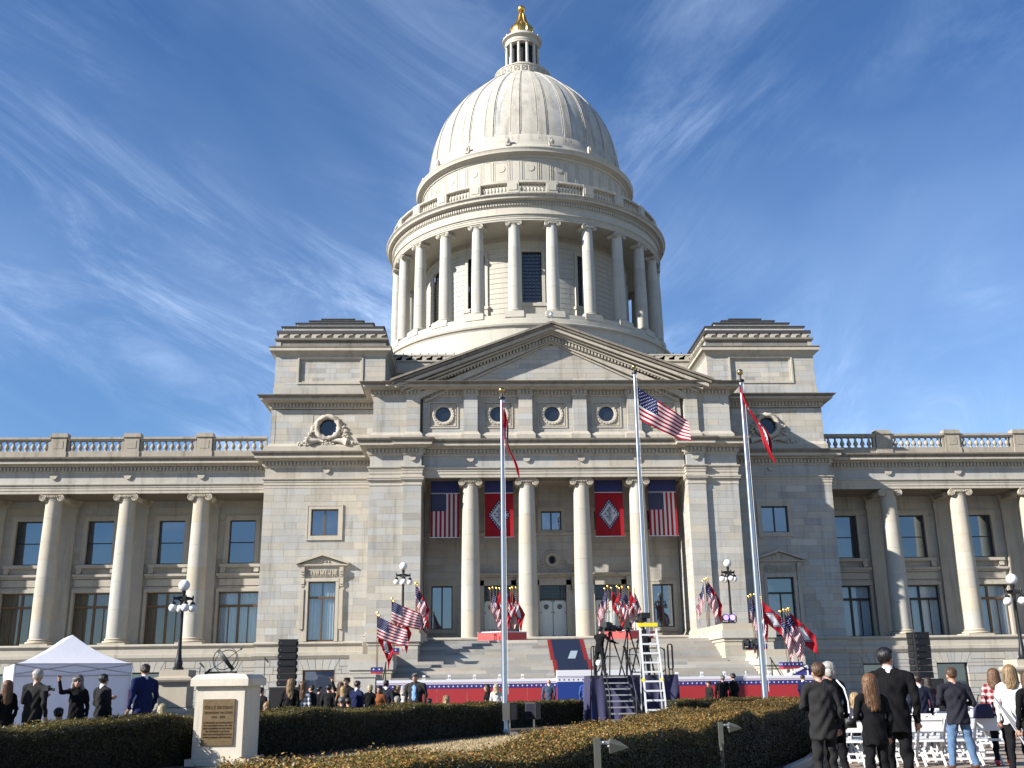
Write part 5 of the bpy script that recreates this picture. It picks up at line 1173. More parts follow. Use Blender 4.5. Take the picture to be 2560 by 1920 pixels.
# ---------------------------------------------------------------- lamp posts
def lamp_post(x, y, z, h, label, rz, n=4, k=1.0):
    o = thing('lamp_post', label, 'lamp post', (x, y, z), rz, 'five-globe lamp posts')
    q = MB(); q.lathe([(0.2*k, 0), (0.2*k, 0.06), (0.14*k, 0.12), (0.15*k, 0.25), (0.10*k, 0.42), (0.085*k, 0.6), (0.07*k, 0.75), (0.052*k, h-0.75), (0.06*k, h-0.7), (0.05*k, h-0.4), (0.09*k, h-0.22), (0.05*k, h-0.2)], 14); q.build('pole', 'iron_black', o, 'auto')
    q = MB(); q.ball((0, 0, h), 0.21*k, 24); q.build('globe', 'globe_white', o, True)
    for i in range(n):
        a = i*2*math.pi/n; c, s = math.cos(a), math.sin(a); r = 0.36*k
        q = MB(); q.tube([(0, 0, h-0.62), (c*r*0.5, s*r*0.5, h-0.52), (c*r, s*r, h-0.50), (c*r, s*r, h-0.64)], 0.03, 7); q.lathe([(0.03, h-0.5), (0.035, h-0.42), (0.012, h-0.36)], 8, (c*r, s*r, 0)); q.lathe([(0.11*k, h-0.70), (0.07, h-0.63), (0.03, h-0.6)], 10, (c*r, s*r, 0)); q.bar((c*0.05, s*0.05, h-0.45), (c*r, s*r, h-0.5), 0.035, 0.10); arm = q.build('arm', 'iron_black', o)
        q = MB(); q.ball((c*r, s*r, h-0.84), 0.155*k, 20); q.build('globe', 'globe_white', arm, True)
lamp_post(-15.93, 40, 2.16, 3.08, 'black lamp post with white globes on the stone pedestal beside the tent', 0.5); lamp_post(15.93, 40, 2.13, 3.05, 'black lamp post with white globes on the stone pedestal beside the brightly curtained wing windows', 0.35)
lamp_post(-8.8, 56.3, 4.35, 3.3, 'black lamp post with white globes above the streaming flags on the stair block', 0.15); lamp_post(8.8, 56.3, 4.35, 3.3, 'black lamp post with white globes behind the purple spotlights on the stair block', 0.2)
def lamp_pedestal(x, y, label):
    o = thing('lamp_pedestal', label, 'pedestal', (x, y, 0), 0, 'stone lamp pedestals')
    q = MB(); q.sweep([(-0.5, -0.5), (0.5, -0.5), (0.5, 0.5), (-0.5, 0.5)], [(0.14, 0), (0.14, 0.7), (0.02, 0.82), (0.0, 0.82), (0.0, 1.62), (0.06, 1.7), (0.14, 1.74), (0.17, 1.8), (0.17, 1.88), (0.03, 1.92), (0.03, 2.15), (-0.5, 2.16)], closed=True); q.build('shaft', 'granite', o)
    q = MB(); q.box(-0.54, 0.54, -0.54, 0.54, 0.83, 0.86); q.build('joint', 'mortar', o)
lamp_pedestal(-15.93, 40, 'pale stone pedestal carrying the lamp beside the tent'); lamp_pedestal(15.93, 40, 'pale stone pedestal carrying the lamp at the far wing')

# ---------------------------------------------------------------- moving-head spotlights on the stair blocks
def spot(p, rz, lit, label):
    o = thing('spotlight', label, 'spotlight', p, rz, 'stage spotlights on the stair blocks')
    q = MB(); q.box(-0.15, 0.15, -0.13, 0.13, 0, 0.12); q.build('base', 'black_plastic', o); q = MB()
    for s in (-1, 1): q.box(s*0.19-0.025, s*0.19+0.025, -0.06, 0.06, 0.1, 0.42)
    q.build('yoke', 'black_plastic', o); q = MB(); m = 0; q.lathe([(0.1, -0.17), (0.17, -0.1), (0.18, 0.12), (0.15, 0.14)], 18); q.xform(Matrix.Translation((0, 0, 0.34)) @ Matrix.Rotation(math.pi/2, 4, 'X')); q.build('head', 'black_plastic', o, 'auto')
    q = MB(); disc(q, (0, 0.34), -0.135, 0.14, 18); q.build('lens', 'lamp_purple' if lit else 'lens_glass', o)
for i, px in enumerate([(630, 965), (730, 965)]): t = atY(*g3(*px), 55.0); spot((t.x, 55.0, 4.35), 0.1-0.3*i, True, 'round stage spotlight glowing purple on the top stair block under the lamp')
for i, px in enumerate([(925, 1400), (975, 1390)]): t = atY(*g3(*px), 51.6); spot((t.x-0.1+0.1*i, 51.9, 2.82+0.0), 0.5, False, 'unlit round stage spotlight on the middle stair block beside the flag stand') if False else spot((8.3+0.42*i, 51.55, 2.95), 0.5, False, 'unlit round stage spotlight on the middle stair block beside the flag stand')

# ---------------------------------------------------------------- stage front
STG = thing('stage', 'long low stage with red panels, a navy star band and a blue centre block', 'stage', (0, 46.5, 0)); SY = 46.5
def stp(q, name, mat, kind=None):
    o = q.build(name, mat); o.parent = STG; o.location = (0, -46.5, 0)
    if kind: o['kind'] = kind
    return o
xs = np.linspace(-9.2, 10.3, 16)
for i in range(15):
    if xs[i+1] < -1.4 or xs[i] > 2.1 or True:
        q = MB(); q.box(xs[i]+0.004, xs[i+1]-0.004, SY, SY+0.05, 0.0, 1.34); stp(q, 'red_panel', 'stage_red')
q = MB(); q.box(-9.2, 10.3, SY-0.006, SY+0.05, 1.34, 1.52); stp(q, 'star_band', 'stage_navy')
q = MB(); q.box(-9.2, 10.3, SY-0.008, SY+0.05, 1.52, 1.71); stp(q, 'white_cap', 'stage_white')
q = MB(); q.box(-9.2, 10.3, SY-0.011, SY, 1.55, 1.565); stp(q, 'red_line', 'stage_red'); q = MB(); q.box(-9.2, 10.3, SY-0.011, SY, 1.585, 1.595); stp(q, 'navy_line', 'stage_navy')
q = MB()
for i in range(97): star(q, (-9.1+i*0.2, SY-0.012, 1.43), 0.05)
stp(q, 'star_row', 'stage_white', 'stuff')
q = MB(); q.box(-9.2, 10.3, SY+0.05, SY+0.9, 1.5, 1.69); stp(q, 'deck', 'stage_white')
q = MB(); q.box(-1.42, 2.16, SY-0.55, SY-0.02, 0, 1.56); stp(q, 'blue_block', 'stage_blue'); q = MB(); q.box(-1.43, 2.17, SY-0.56, SY, 1.56, 2.04); stp(q, 'block_cap', 'stage_white')
q = MB(); q.box(-1.43, 2.17, SY-0.565, SY-0.56, 1.72, 1.735); q.box(-1.43, 2.17, SY-0.565, SY-0.56, 1.775, 1.79)
for i in range(18): star(q, (-1.33+i*0.2, SY-0.566, 1.64), 0.055)
stp(q, 'star_row', 'stage_navy', 'stuff')
GF = 'small footlights along the stage edge'
for i, x in enumerate((-7.2, -6.1, -5.0, -3.9, -2.9, 3.9, 5.0, 6.0, 7.0, 8.0)):
    o = thing('footlight', 'small pale footlight standing on the white stage edge', 'footlight', (x, SY+0.35, 1.69), 0, GF); q = MB(); q.box(-0.09, 0.09, -0.05, 0.05, 0, 0.04); q.build('base', 'chair_white', o); q = MB(); q.box(-0.03, -0.01, -0.02, 0.02, 0.04, 0.2); q.box(0.05, 0.07, -0.02, 0.02, 0.04, 0.2); q.box(-0.04, 0.08, -0.05, 0.05, 0.14, 0.22); q.build('head', 'chair_white', o)
o = thing('ramp_frame', 'small sloping white and navy ramp frame at the shaded end of the stage', 'ramp', (9.0, 46.9, 1.69)); q = MB(); q.prism([(0, 0), (1.0, 0), (1.0, 0.30), (0.75, 0.36)], 0, 0.1); q.build('side_panel', 'stage_navy', o); q = MB(); q.bar((-0.3, -0.02, 0.02), (0.75, -0.02, 0.42), 0.06, 0.07); q.bar((0.75, -0.02, 0.42), (0.75, -0.02, 0), 0.05); q.build('frame', 'stage_white', o); q = MB(); q.bar((0.5, -0.06, 0.4), (1.2, -0.06, 0.0), 0.05); q.build('strut', 'iron_black', o)
tp = atY(*b3(525, 680), 47.2); o = thing('teleprompter', 'tilted glass teleprompter panel on a thin stand in front of the carpet runner', 'teleprompter', (tp.x, 47.2, 1.69)); q = MB(); q.lathe([(0.18, 0), (0.18, 0.02), (0.02, 0.03), (0.012, 0.05), (0.012, tp.z-1.75)], 14); q.build('stand', 'iron_black', o)
q = MB(); zc = tp.z-1.69; q.add([(-0.22, 0.05, zc-0.16), (0.10, -0.05, zc-0.16), (0.22, -0.05, zc+0.17), (-0.08, 0.05, zc+0.17)], [(0, 1, 2, 3)]); q.build('glass_panel', 'prompter_glass', o)

# ---------------------------------------------------------------- loudspeakers
def line_array(x, y, label, rz, side):
    o = thing('loudspeaker_stack', label, 'loudspeaker', (x, y, 1.5), rz, 'black loudspeaker stacks')
    n = 7; h = 0.24
    for i in range(n):
        a = R(1.2*(n-1-i)); q = MB(); q.box(-0.33, 0.33, -0.22, 0.25, 0, h-0.008); q.prism([(-0.30, 0.02), (0.30, 0.02), (0.30, h-0.04), (-0.30, h-0.04)], -0.235, -0.21)
        for s in (-1, 1): q.box(s*0.345-0.02, s*0.345+0.02, -0.1, 0.22, 0.04, h-0.06)
        c = q.build('cabinet', 'speaker_black', o, loc=(0, 0.02*math.sin(i), 0.02+i*h))
        q = MB(); q.box(-0.27, -0.25, -0.245, -0.235, 0.1, 0.12); q.build('badge', 'aluminium', c)
    q = MB(); q.box(-0.36, 0.36, -0.2, 0.24, n*h, n*h+0.03); q.build('rigging_bar', 'iron_black', o)
def sub(x, y, w, label, rz=0):
    o = thing('subwoofer', label, 'subwoofer', (x, y, 0), rz, 'black subwoofers under the loudspeaker stacks'); q = MB(); q.box(-w/2, w/2, -0.35, 0.45, 0.03, 0.74); q.build('cabinet', 'speaker_black', o); q = MB(); q.box(-w/2, w/2, -0.35, 0.45, 0.76, 1.5); q.build('cabinet', 'speaker_black', o)
    q = MB(); q.box(-w/2+.05, w/2-.05, -0.365, -0.35, 0.8, 1.45); q.box(-w/2+.05, w/2-.05, -0.365, -0.35, 0.08, 0.7); q.build('grille', 'black_cloth', o)
sub(-11.95, 40, 1.07, 'black subwoofer under the loudspeaker stack by the round bronze sculpture'); line_array(-11.92, 40, 'tall black loudspeaker stack standing by the round bronze sculpture', 0.12, -1)
sub(12.0, 40, 1.2, 'black subwoofer under the loudspeaker stack in front of the wing columns'); line_array(11.97, 40, 'tall black loudspeaker stack in front of the shaded wing columns', 0.25, 1)
for x in (-12.85, -13.0): pass
o = thing('microphone_stand', 'thin black stand with a tilted head behind the loudspeaker stack', 'stand', (-13.05, 41.5, 0)); q = MB(); q.tube([(0, 0, 0), (0, 0, 2.55)], 0.015, 6); q.build('pole', 'iron_black', o); q = MB(); q.bar((-0.02, 0, 2.6), (0.14, 0, 2.42), 0.05); q.build('head', 'black_plastic', o)
o = thing('microphone_stand', 'thin black stand with a tilted head between the lamp and the round bronze sculpture', 'stand', tuple(Vector((atY(*b1(1722, 880), 41).x, 41, 0)))); q = MB(); q.tube([(0, 0, 0), (0, 0, 2.3)], 0.012, 6); q.build('pole', 'iron_black', o); q = MB(); q.bar((-0.02, 0, 2.42), (0.16, 0, 2.25), 0.05); q.build('head', 'black_plastic', o)

# ---------------------------------------------------------------- tent
def tent():
    C0 = Vector((-18.75, 32.6, 0)); e1 = Vector((0.90, 0.44, 0)).normalized(); e2 = Vector((-e1.y, e1.x, 0)); Wd, Ln, ez, pz = 3.35, 6.4, 2.28, 3.22
    P = lambda a, b_, z: tuple(e1*a+e2*b_+_z*z)
    o = thing('canopy_tent', 'white pop-up canopy tent with closed side walls beside the lamp pedestal', 'tent', C0)
    q = MB(); A, B_, C_, D = (0, 0), (Wd, 0), (Wd, Ln), (0, Ln); R1, R2 = (Wd/2, Wd*0.5), (Wd/2, Ln-Wd*0.5); n = 8
    def face(p0, p1, r0, r1):
        vs = []
        for i in range(n+1):
            t = i/n; sag = -0.14*math.sin(math.pi*t)
            for j in range(n+1):
                s = j/n; a0 = p0[0]+(p1[0]-p0[0])*s; b0 = p0[1]+(p1[1]-p0[1])*s; a1 = r0[0]+(r1[0]-r0[0])*s; bb = r0[1]+(r1[1]-r0[1])*s
                vs.append(P(a0+(a1-a0)*t, b0+(bb-b0)*t, ez+(pz-ez)*t+sag))
        q.add(vs, [(i*(n+1)+j, i*(n+1)+j+1, (i+1)*(n+1)+j+1, (i+1)*(n+1)+j) for i in range(n) for j in range(n)])
    face(A, B_, R1, R1); face(B_, C_, R1, R2); face(C_, D, R2, R2); face(D, A, R2, R1); q.build('roof_canvas', 'tent_white', o, True)
    for nm, p0, p1 in (('valance', A, B_), ('valance', D, A), ('valance', B_, C_)):
        q = MB(); q.add([P(*p0, ez), P(*p1, ez), P(*p1, ez-0.36), P(*p0, ez-0.36)], [(0, 1, 2, 3)]); q.build(nm, 'tent_white', o)
    for p0, p1 in ((A, B_), (D, A), (B_, C_), (C_, D)):
        q = MB(); m = 30; vs = []
        for i in range(m+1):
            s = i/m; w = 0.03*math.sin(i*1.3)+0.02*math.sin(i*0.6); a = p0[0]+(p1[0]-p0[0])*s; c = p0[1]+(p1[1]-p0[1])*s; vs += [P(a+(w if p0[0] == p1[0] else 0)+0.02, c+(w if p0[1] == p1[1] else 0)+0.04, 0.02), P(a+0.02, c+0.04, ez-0.3)]
        q.add(vs, [(2*i, 2*i+2, 2*i+3, 2*i+1) for i in range(m)]); q.build('side_wall', 'tent_white', o, True)
    for p in (A, B_, C_, D):
        q = MB(); q.tube([P(p[0], p[1], 0), P(p[0], p[1], ez)], 0.025, 6); q.build('leg', 'steel', o)
    q = MB(); q.tube([P(0, 0, ez-0.02), P(Wd/2, 0, ez-0.28), P(Wd, 0, ez-0.02)], 0.014, 5); q.tube([P(0, 0, ez-0.3), P(Wd/2, 0, ez-0.04), P(Wd, 0, ez-0.3)], 0.014, 5); q.tube([P(0, -0.005, ez), P(Wd, -0.005, ez)], 0.012, 5); q.tube([P(0, -0.005, ez-0.36), P(Wd, -0.005, ez-0.36)], 0.01, 5)
    q.build('truss', 'steel', o); q = MB(); q.box(-0.05, 0.05, -0.02, 0.02, 0, 0.03); 
    for p in ((0.0, 0.0), (Wd, 0.0)):
        q = MB(); a = P(p[0], p[1], ez-0.5); q.box(a[0]-0.02, a[0]+0.02, a[1]-0.06, a[1]-0.03, 0.7, 1.5); q.build('red_strap', 'stage_red', o)
m, N_, L_, B_ = new_mat('tent_white'); B_.inputs['Base Color'].default_value = (0.70, 0.70, 0.75, 1); B_.inputs['Roughness'].default_value = 0.6
_t = N_.new('ShaderNodeBsdfTranslucent'); _t.inputs[0].default_value = (0.6, 0.6, 0.70, 1); _m = N_.new('ShaderNodeMixShader'); _m.inputs[0].default_value = 0.35; L_.new(B_.outputs[0], _m.inputs[1]); L_.new(_t.outputs[0], _m.inputs[2]); L_.new(_m.outputs[0], N_['Material Output'].inputs[0]); bump(m.node_tree, B_, noise(m.node_tree, 2.2, 4, mapped(m.node_tree, geo_pos(m.node_tree), (1, 1, 0.5)), 0.55, 1.5), 0.22, 0.06)
tent()

# ---------------------------------------------------------------- armillary sphere
AY = 40.5; ac = atY(*b1(1950, 725), AY); o = thing('armillary_sphere', 'bronze ring sculpture with a slanting arrow on a slim post', 'sculpture', (ac.x, AY, 0)); cz = ac.z; r = 0.46
def ring(nv, rad, w, th, n=40):
    q = MB(); nv = Vector(nv).normalized(); a = nv.orthogonal().normalized(); c = nv.cross(a); vs = []
    for i in range(n):
        t = 2*math.pi*i/n; d = a*math.cos(t)+c*math.sin(t)
        for rr_, s in ((rad, -1), (rad+th, -1), (rad+th, 1), (rad, 1)): vs.append(tuple(d*rr_+nv*(s*w/2)+Vector((0, 0, cz))))
    q.add(vs, [(i*4+j, i*4+(j+1) % 4, ((i+1) % n)*4+(j+1) % 4, ((i+1) % n)*4+j) for i in range(n) for j in range(4)]); return q
ring((0.05, 1, 0), r, 0.03, 0.022).build('meridian_ring', 'verdigris', o); ring((0.72, 0.12, 0.60), r*0.93, 0.13, 0.02).build('equator_ring', 'verdigris', o); ring((-0.62, 0.70, 0.62), r*0.9, 0.03, 0.02).build('horizon_ring', 'verdigris', o)
q = MB(); q.bar((-0.68, 0, cz-0.46), (0.62, 0, cz+0.44), 0.022); q.build('arrow_shaft', 'verdigris', o); q = MB(); q.prism([(0.56, cz+0.34), (0.66, cz+0.47), (0.50, cz+0.40)], -0.01, 0.01); q.prism([(-0.70, cz-0.55), (-0.5, cz-0.36), (-0.56, cz-0.30), (-0.76, cz-0.47)], -0.01, 0.01); q.build('arrow_head', 'verdigris', o)
q = MB(); q.lathe([(0.06, 1.2), (0.07, 1.3), (0.04, 1.4), (0.035, 1.75), (0.06, 1.82), (0.04, 1.9), (0.03, cz-r)], 12); q.build('post', 'verdigris', o, True); q = MB(); q.box(-0.3, 0.3, -0.3, 0.3, 0, 1.1); q.box(-0.36, 0.36, -0.36, 0.36, 1.1, 1.2); q.build('plinth', 'granite', o)

# ---------------------------------------------------------------- memorial with bronze plaque
MO = thing('memorial_pedestal', 'white marble memorial block with a bronze plaque, standing before the hedge', 'monument', (-10.12, 22.85, 0), R(-7))
q = MB(); q.box(-0.62, 0.62, -0.60, 0.60, 0, 0.14); q.build('base', 'marble_white', MO); q = MB(); q.box(-0.52, 0.52, -0.5, 0.5, 0.14, 1.52); q.box(-0.515, 0.515, -0.495, 0.495, 1.52, 1.58); q.build('shaft', 'marble_white', MO)
q = MB(); q.sweep([(-0.5, -0.48), (0.5, -0.48), (0.5, 0.48), (-0.5, 0.48)], [(0.0, 1.56), (0.11, 1.56), (0.11, 1.70), (0.02, 1.79), (-0.48, 1.82)], closed=True); q.build('cap', 'marble_white', MO)
q = MB(); q.box(-0.335, 0.335, -0.535, -0.5, 0.40, 1.30); pl = q.build('plaque', 'bronze_plaque', MO)
for body, z, s in (('KELLY BRYANT', 1.135, 0.093), ('SECRETARY OF STATE', 1.035, 0.060), ('1963 - 1975', 0.95, 0.060), ('A MEMORIAL OF APPRECIATION', 0.84, 0.044), ('FOR HIS DEDICATION TO THE', 0.785, 0.044), ('RESPONSIBILITIES OF THE OFFICE', 0.73, 0.042), ('OF SECRETARY OF STATE', 0.672, 0.044), ('AND THE MAINTENANCE OF THE', 0.614, 0.044), ('CAPITOL BUILDING AND GROUNDS', 0.557, 0.042)):
    me = text_mesh(body, s, 0.003); me.materials.append(MATS['bronze_letter']); t = place(me, 'lettering', pl, (0, -0.539, z)); t.rotation_euler = (math.pi/2, 0, 0); wdt = max(v.co.x for v in me.vertices)*2; t.scale = (min(1.0, 0.60/wdt), 1, 1)

# ---------------------------------------------------------------- path lights and floods
def path_light(p, h, rz, label, k=1.0):
    o = thing('path_light', label, 'path light', (p[0], p[1], 0), rz, 'green metal path lights along the hedge'); q = MB(); q.lathe([(0.024, 0), (0.024, h-0.2)], 12); q.build('post', 'steel' if k > 1 else 'green_metal', o, 'auto'); q = MB(); q.box(-0.026, 0.026, -0.026, 0.026, h-0.24, h+0.045); q.build('socket', 'green_metal', o)
    q = MB(); q.box(0.026, 0.10, -0.014, 0.014, h-0.004, h+0.022); q.ball((0.05, -0.016, h+0.01), 0.012, 8); q.ball((0.09, -0.02, h-0.02), 0.010, 8); q.build('arm', 'aluminium_dark', o); q = MB(); q.add([(0.09, -0.075, h+0.008), (0.255, -0.055, h-0.03), (0.255, 0.055, h-0.03), (0.09, 0.075, h+0.008), (0.10, -0.05, h-0.075), (0.10, 0.05, h-0.075), (0.11, -0.045, h+0.04), (0.11, 0.045, h+0.04), (0.18, -0.04, h+0.018), (0.18, 0.04, h+0.018)], [(6, 8, 9, 7), (8, 1, 2, 9), (0, 4, 1), (3, 2, 5), (0, 6, 7, 3), (0, 3, 5, 4), (4, 5, 2, 1), (0, 1, 8, 6), (3, 7, 9, 2)]); q.build('hood', 'green_metal', o)
    q = MB(); q.tube([(0.0, -0.03, h-0.2), (0.01, -0.05, h-0.35), (-0.01, -0.03, h-0.6)], 0.006, 5); q.build('cable', 'iron_black', o); q = MB(); q.box(-0.12, 0.12, -0.12, 0.12, 0, 0.10); q.build('footing', 'concrete', o)
for (px, y, lab) in ((b3(735, 1450), 8.9, 'green metal path light with a hooded head leaning over the nearest stretch of hedge'), (b3(1800, 1295), 13.2, 'green metal path light with hooded head halfway along the golden hedge'), (b4(75, 1190), 20.8, 'low hooded path light on a concrete footing by the kerb bend'), (b4(262, 1220), 26.4, 'low hooded path light on a concrete footing hidden behind the standing women')):
    t = atY(*px, y); path_light((t.x, y), t.z, 0.0, lab, 1.5 if y < 10 else 1.0)
def flood(p, rz, label):
    o = thing('floodlight', label, 'floodlight', p, rz, 'ground floodlights by the flagpole'); q = MB(); q.box(-0.2, 0.2, -0.12, 0.16, 0.45, 0.95); q.build('housing', 'black_plastic', o); q = MB(); q.box(-0.17, 0.17, -0.13, -0.12, 0.49, 0.91); q.build('glass', 'lens_glass', o); q = MB(); q.tube([(0, 0.05, 0), (0, 0.05, 0.5)], 0.035, 8); q.box(-0.2, 0.2, -0.12, 0.2, 0, 0.1); q.build('stand', 'steel', o)
t = atZ(*b3(20, 1330), 0); flood((-3.85, 33.4, 0), 0.9, 'black floodlight box at the end of the dark hedge under the flagpole'); flood((-3.15, 33.8, 0), -0.7, 'grey post floodlight on the grass beside the clipped hedge')

# ---------------------------------------------------------------- camera platform, ladder, cameras
PX0, PX1, PYF, PYB, PZ = -0.45, 2.95, 41.6, 44.0, 1.78
PF = thing('camera_platform', 'scaffold camera platform with navy skirt and front stair', 'platform', (1.6, 42.8, 0))
def pfp(q, name, mat, smooth=False):
    o = q.build(name, mat, None, smooth); o.parent = PF; o.location = (-1.6, -42.8, 0); return o
q = MB(); q.box(PX0, PX1, PYF, PYB, PZ-0.1, PZ); pfp(q, 'deck', 'black_plastic')
def drape(x0, y0, x1, y1, name='skirt'):
    q = MB(); L = math.hypot(x1-x0, y1-y0); n = int(L/0.05); nx, ny = (y1-y0)/L, -(x1-x0)/L; vs = []; rr = random.Random(int(L*100))
    ph = [rr.uniform(0, 6) for _ in range(4)]; K = 6
    for i in range(n+1):
        s = i/n
        for k in range(K+1):
            t = k/K; w = (0.03+0.06*(1-t))*(math.sin(i*0.55+ph[0])+0.6*math.sin(i*0.23+ph[1]+t))+0.05*(1-t)
            vs.append((x0+(x1-x0)*s+nx*w, y0+(y1-y0)*s+ny*w, 0.02+(PZ-0.04)*t))
    q.add(vs, [(i*(K+1)+k, (i+1)*(K+1)+k, (i+1)*(K+1)+k+1, i*(K+1)+k+1) for i in range(n) for k in range(K)]); pfp(q, name, 'drape_navy', True)
drape(PX0, PYF, PX1, PYF); drape(PX0, PYB, PX0, PYF); drape(PX1, PYF, PX1, PYB)
def rail(pts, r=0.022, name='guard_rail'): q = MB(); q.tube(pts, r, 7); pfp(q, name, 'iron_black', True)
def hoop(x0, x1, y, z0=PZ+0.12, z1=PZ+1.08, c=0.16):
    pts = []
    for (cx, cz, a0) in ((x0+c, z1-c, math.pi), (x1-c, z1-c, math.pi/2), (x1-c, z0+c, 0), (x0+c, z0+c, -math.pi/2)):
        for k in range(5): a = a0-k*math.pi/8; pts.append((cx+c*math.cos(a), y, cz+c*math.sin(a)))
    q = MB(); q.tube(pts, 0.024, 7, closed=True); pfp(q, 'guard_rail', 'iron_black', True)
hoop(1.45, 2.9, PYB-0.05); hoop(2.62, 2.82, PYF+0.1, PZ+0.2, PZ+1.15, 0.08); hoop(-0.4, -0.2, PYF+0.1, PZ-0.2, PZ+1.1, 0.08)
for x in (1.45, 1.9, 2.9): rail([(x, PYB-0.05, PZ), (x, PYB-0.05, PZ+1.05)])
for x in (2.65, 2.79): rail([(x, PYF+0.1, 0.3), (x, PYF+0.1, PZ+1.1)])
rail([(-0.3, PYF+0.1, PZ-0.4), (-0.3, PYF+0.1, PZ+1.1)]); rail([(-0.3, PYF+0.1, PZ-0.05), (0.25, PYF+0.1, PZ+0.75)])
# stair: 8 treads, stringers, hand rails
sx0, sx1 = 0.0, 0.95; nst = 8
for i in range(nst):
    t = i/(nst-1); z = 0.2+(PZ-0.25)*t; y = PYF-1.75+1.65*t; q = MB(); q.box(sx0+0.04*(1-t), sx1+0.08*(1-t), y-0.12, y+0.12, z-0.05, z); pfp(q, 'stair_tread', 'aluminium_dark')
for s, xa, xb in ((-1, sx0, sx0+0.04), (1, sx1, sx1+0.08)):
    q = MB(); q.bar((xb, PYF-1.9, 0.02), (xa, PYF, PZ), 0.05, 0.16); pfp(q, 'stringer', 'iron_black'); rail([(xb, PYF-1.75, 0.0), (xb, PYF-1.75, 1.1), (xa, PYF, PZ+1.05), (xa, PYF, PZ)], 0.024, 'hand_rail')
rail([(0.85, PYF-0.2, PZ+1.1), (1.3, PYF-1.5, 0.15)]); rail([(1.3, PYF-0.1, PZ+0.1), (0.9, PYF+0.3, PZ+1.1)])
o = thing('dish_lamp', 'small round white dish lamp clipped to the platform rail', 'lamp', (-0.1, PYF+0.05, PZ+0.35)); q = MB(); q.lathe([(0, 0.08), (0.08, 0.05), (0.13, 0.0), (0.13, -0.02)], 20); q.xform(Matrix.Translation((0, 0, 0.12)) @ Matrix.Rotation(R(75), 4, 'X')); q.build('dish', 'globe_white', o, True); q = MB(); q.tube([(0, 0, -0.2), (0, 0.02, 0.25), (0.05, 0.02, 0.36)], 0.012, 6); q.build('bracket', 'iron_black', o)
LY = 40.3; la, lb, lt = atY(*b3(1172, 1222), LY), atY(*b3(1340, 1218), LY), atY(*b3(1190, 428), LY)
LD = thing('step_ladder', 'tall aluminium step ladder with a yellow top standing against the camera platform', 'ladder', ((la.x+lb.x)/2, LY, 0)); hh = lt.z; wb, wt = (lb.x-la.x)/2, 0.19*1.6; lean = lt.x-(la.x+lb.x)/2
for s in (-1, 1):
    q = MB(); q.bar((s*wb*1.08, 0, 0), (s*wt+lean, 0.45, hh), 0.06, 0.10); q.build('front_rail', 'ladder_alu', LD); q = MB(); q.bar((s*wb*1.15, 1.15, 0), (s*wt+lean, 0.55, hh), 0.04, 0.06); q.build('rear_rail', 'ladder_alu', LD)
for i in range(10):
    t = (i+0.5)/10.4; q = MB(); w = wb*1.08*(1-t)+wt*t; q.box(-w+lean*t, w+lean*t, 0.45*t-0.05, 0.45*t+0.09, hh*t-0.05, hh*t+0.015); q.build('ladder_step', 'ladder_alu', LD)
q = MB(); q.box(-wt-0.06+lean, wt+0.06+lean, 0.34, 0.66, hh-0.02, hh+0.12); q.build('top_cap', 'yellow_plastic', LD)
for s in (-1, 1): q = MB(); q.ball((s*(wb*0.55+wt*0.5)+lean*0.47, 0.2, hh*0.44), (0.08, 0.07, 0.09), 8); q.build('hinge_guard', 'yellow_plastic', LD)
def tv_camera(x, y, z, zc, rz, label, hood=True):
    o = thing('tv_camera', label, 'camera', (x, y, z), rz, 'television cameras on the platform'); h = zc-z
    for k in range(3): a = k*2*math.pi/3+0.4; q = MB(); q.bar((0.55*math.cos(a), 0.55*math.sin(a), 0), (0.06*math.cos(a), 0.06*math.sin(a), h-0.2), 0.045); q.build('tripod_leg', 'iron_black', o)
    q = MB(); q.tube([(0.3*math.cos(k*2.0944+.4), 0.3*math.sin(k*2.0944+.4), h*0.42) for k in range(3)], 0.014, 5, closed=True); q.build('spreader', 'iron_black', o)
    q = MB(); q.lathe([(0.09, h-0.22), (0.09, h-0.1), (0.05, h-0.05)], 12); q.bar((-0.05, 0, h-0.12), (-0.3, -0.5, h-0.25), 0.025); q.build('fluid_head', 'black_plastic', o)
    q = MB(); q.box(-0.10, 0.10, -0.22, 0.25, h-0.04, h+0.22); q.box(-0.06, 0.06, -0.15, 0.1, h+0.22, h+0.3); q.box(0.1, 0.16, -0.1, 0.15, h+0.02, h+0.18); q.build('camera_body', 'black_plastic', o); q = MB(); q.lathe([(0.08, 0.25), (0.085, 0.42), (0.12, 0.45), (0.12, 0.62)], 16); q.xform(Matrix.Translation((0, 0, h+0.09)) @ Matrix.Rotation(-math.pi/2, 4, 'X')); q.build('lens', 'black_plastic', o)
    q = MB(); q.box(-0.24, -0.12, -0.16, -0.02, h+0.18, h+0.30); q.build('viewfinder', 'black_plastic', o)
    if hood: q = MB(); q.box(-0.16, 0.2, -0.4, -0.15, h+0.1, h+0.32); q.build('monitor', 'black_plastic', o)
kc = atY(*b3(850, 470), 42.5); tv_camera(kc.x, 42.6, PZ, kc.z, -0.9, 'black television camera on a tripod that the operator in a cap is working'); kc = atY(*b3(1000, 440), 43.2); tv_camera(kc.x, 43.2, PZ, kc.z, -0.2, 'slim black television camera on a tripod in the middle of the platform', False); kc = atY(*b3(1130, 390), 42.6); tv_camera(kc.x, 42.7, PZ, kc.z, 0.2, 'large hooded black television camera behind the ladder')

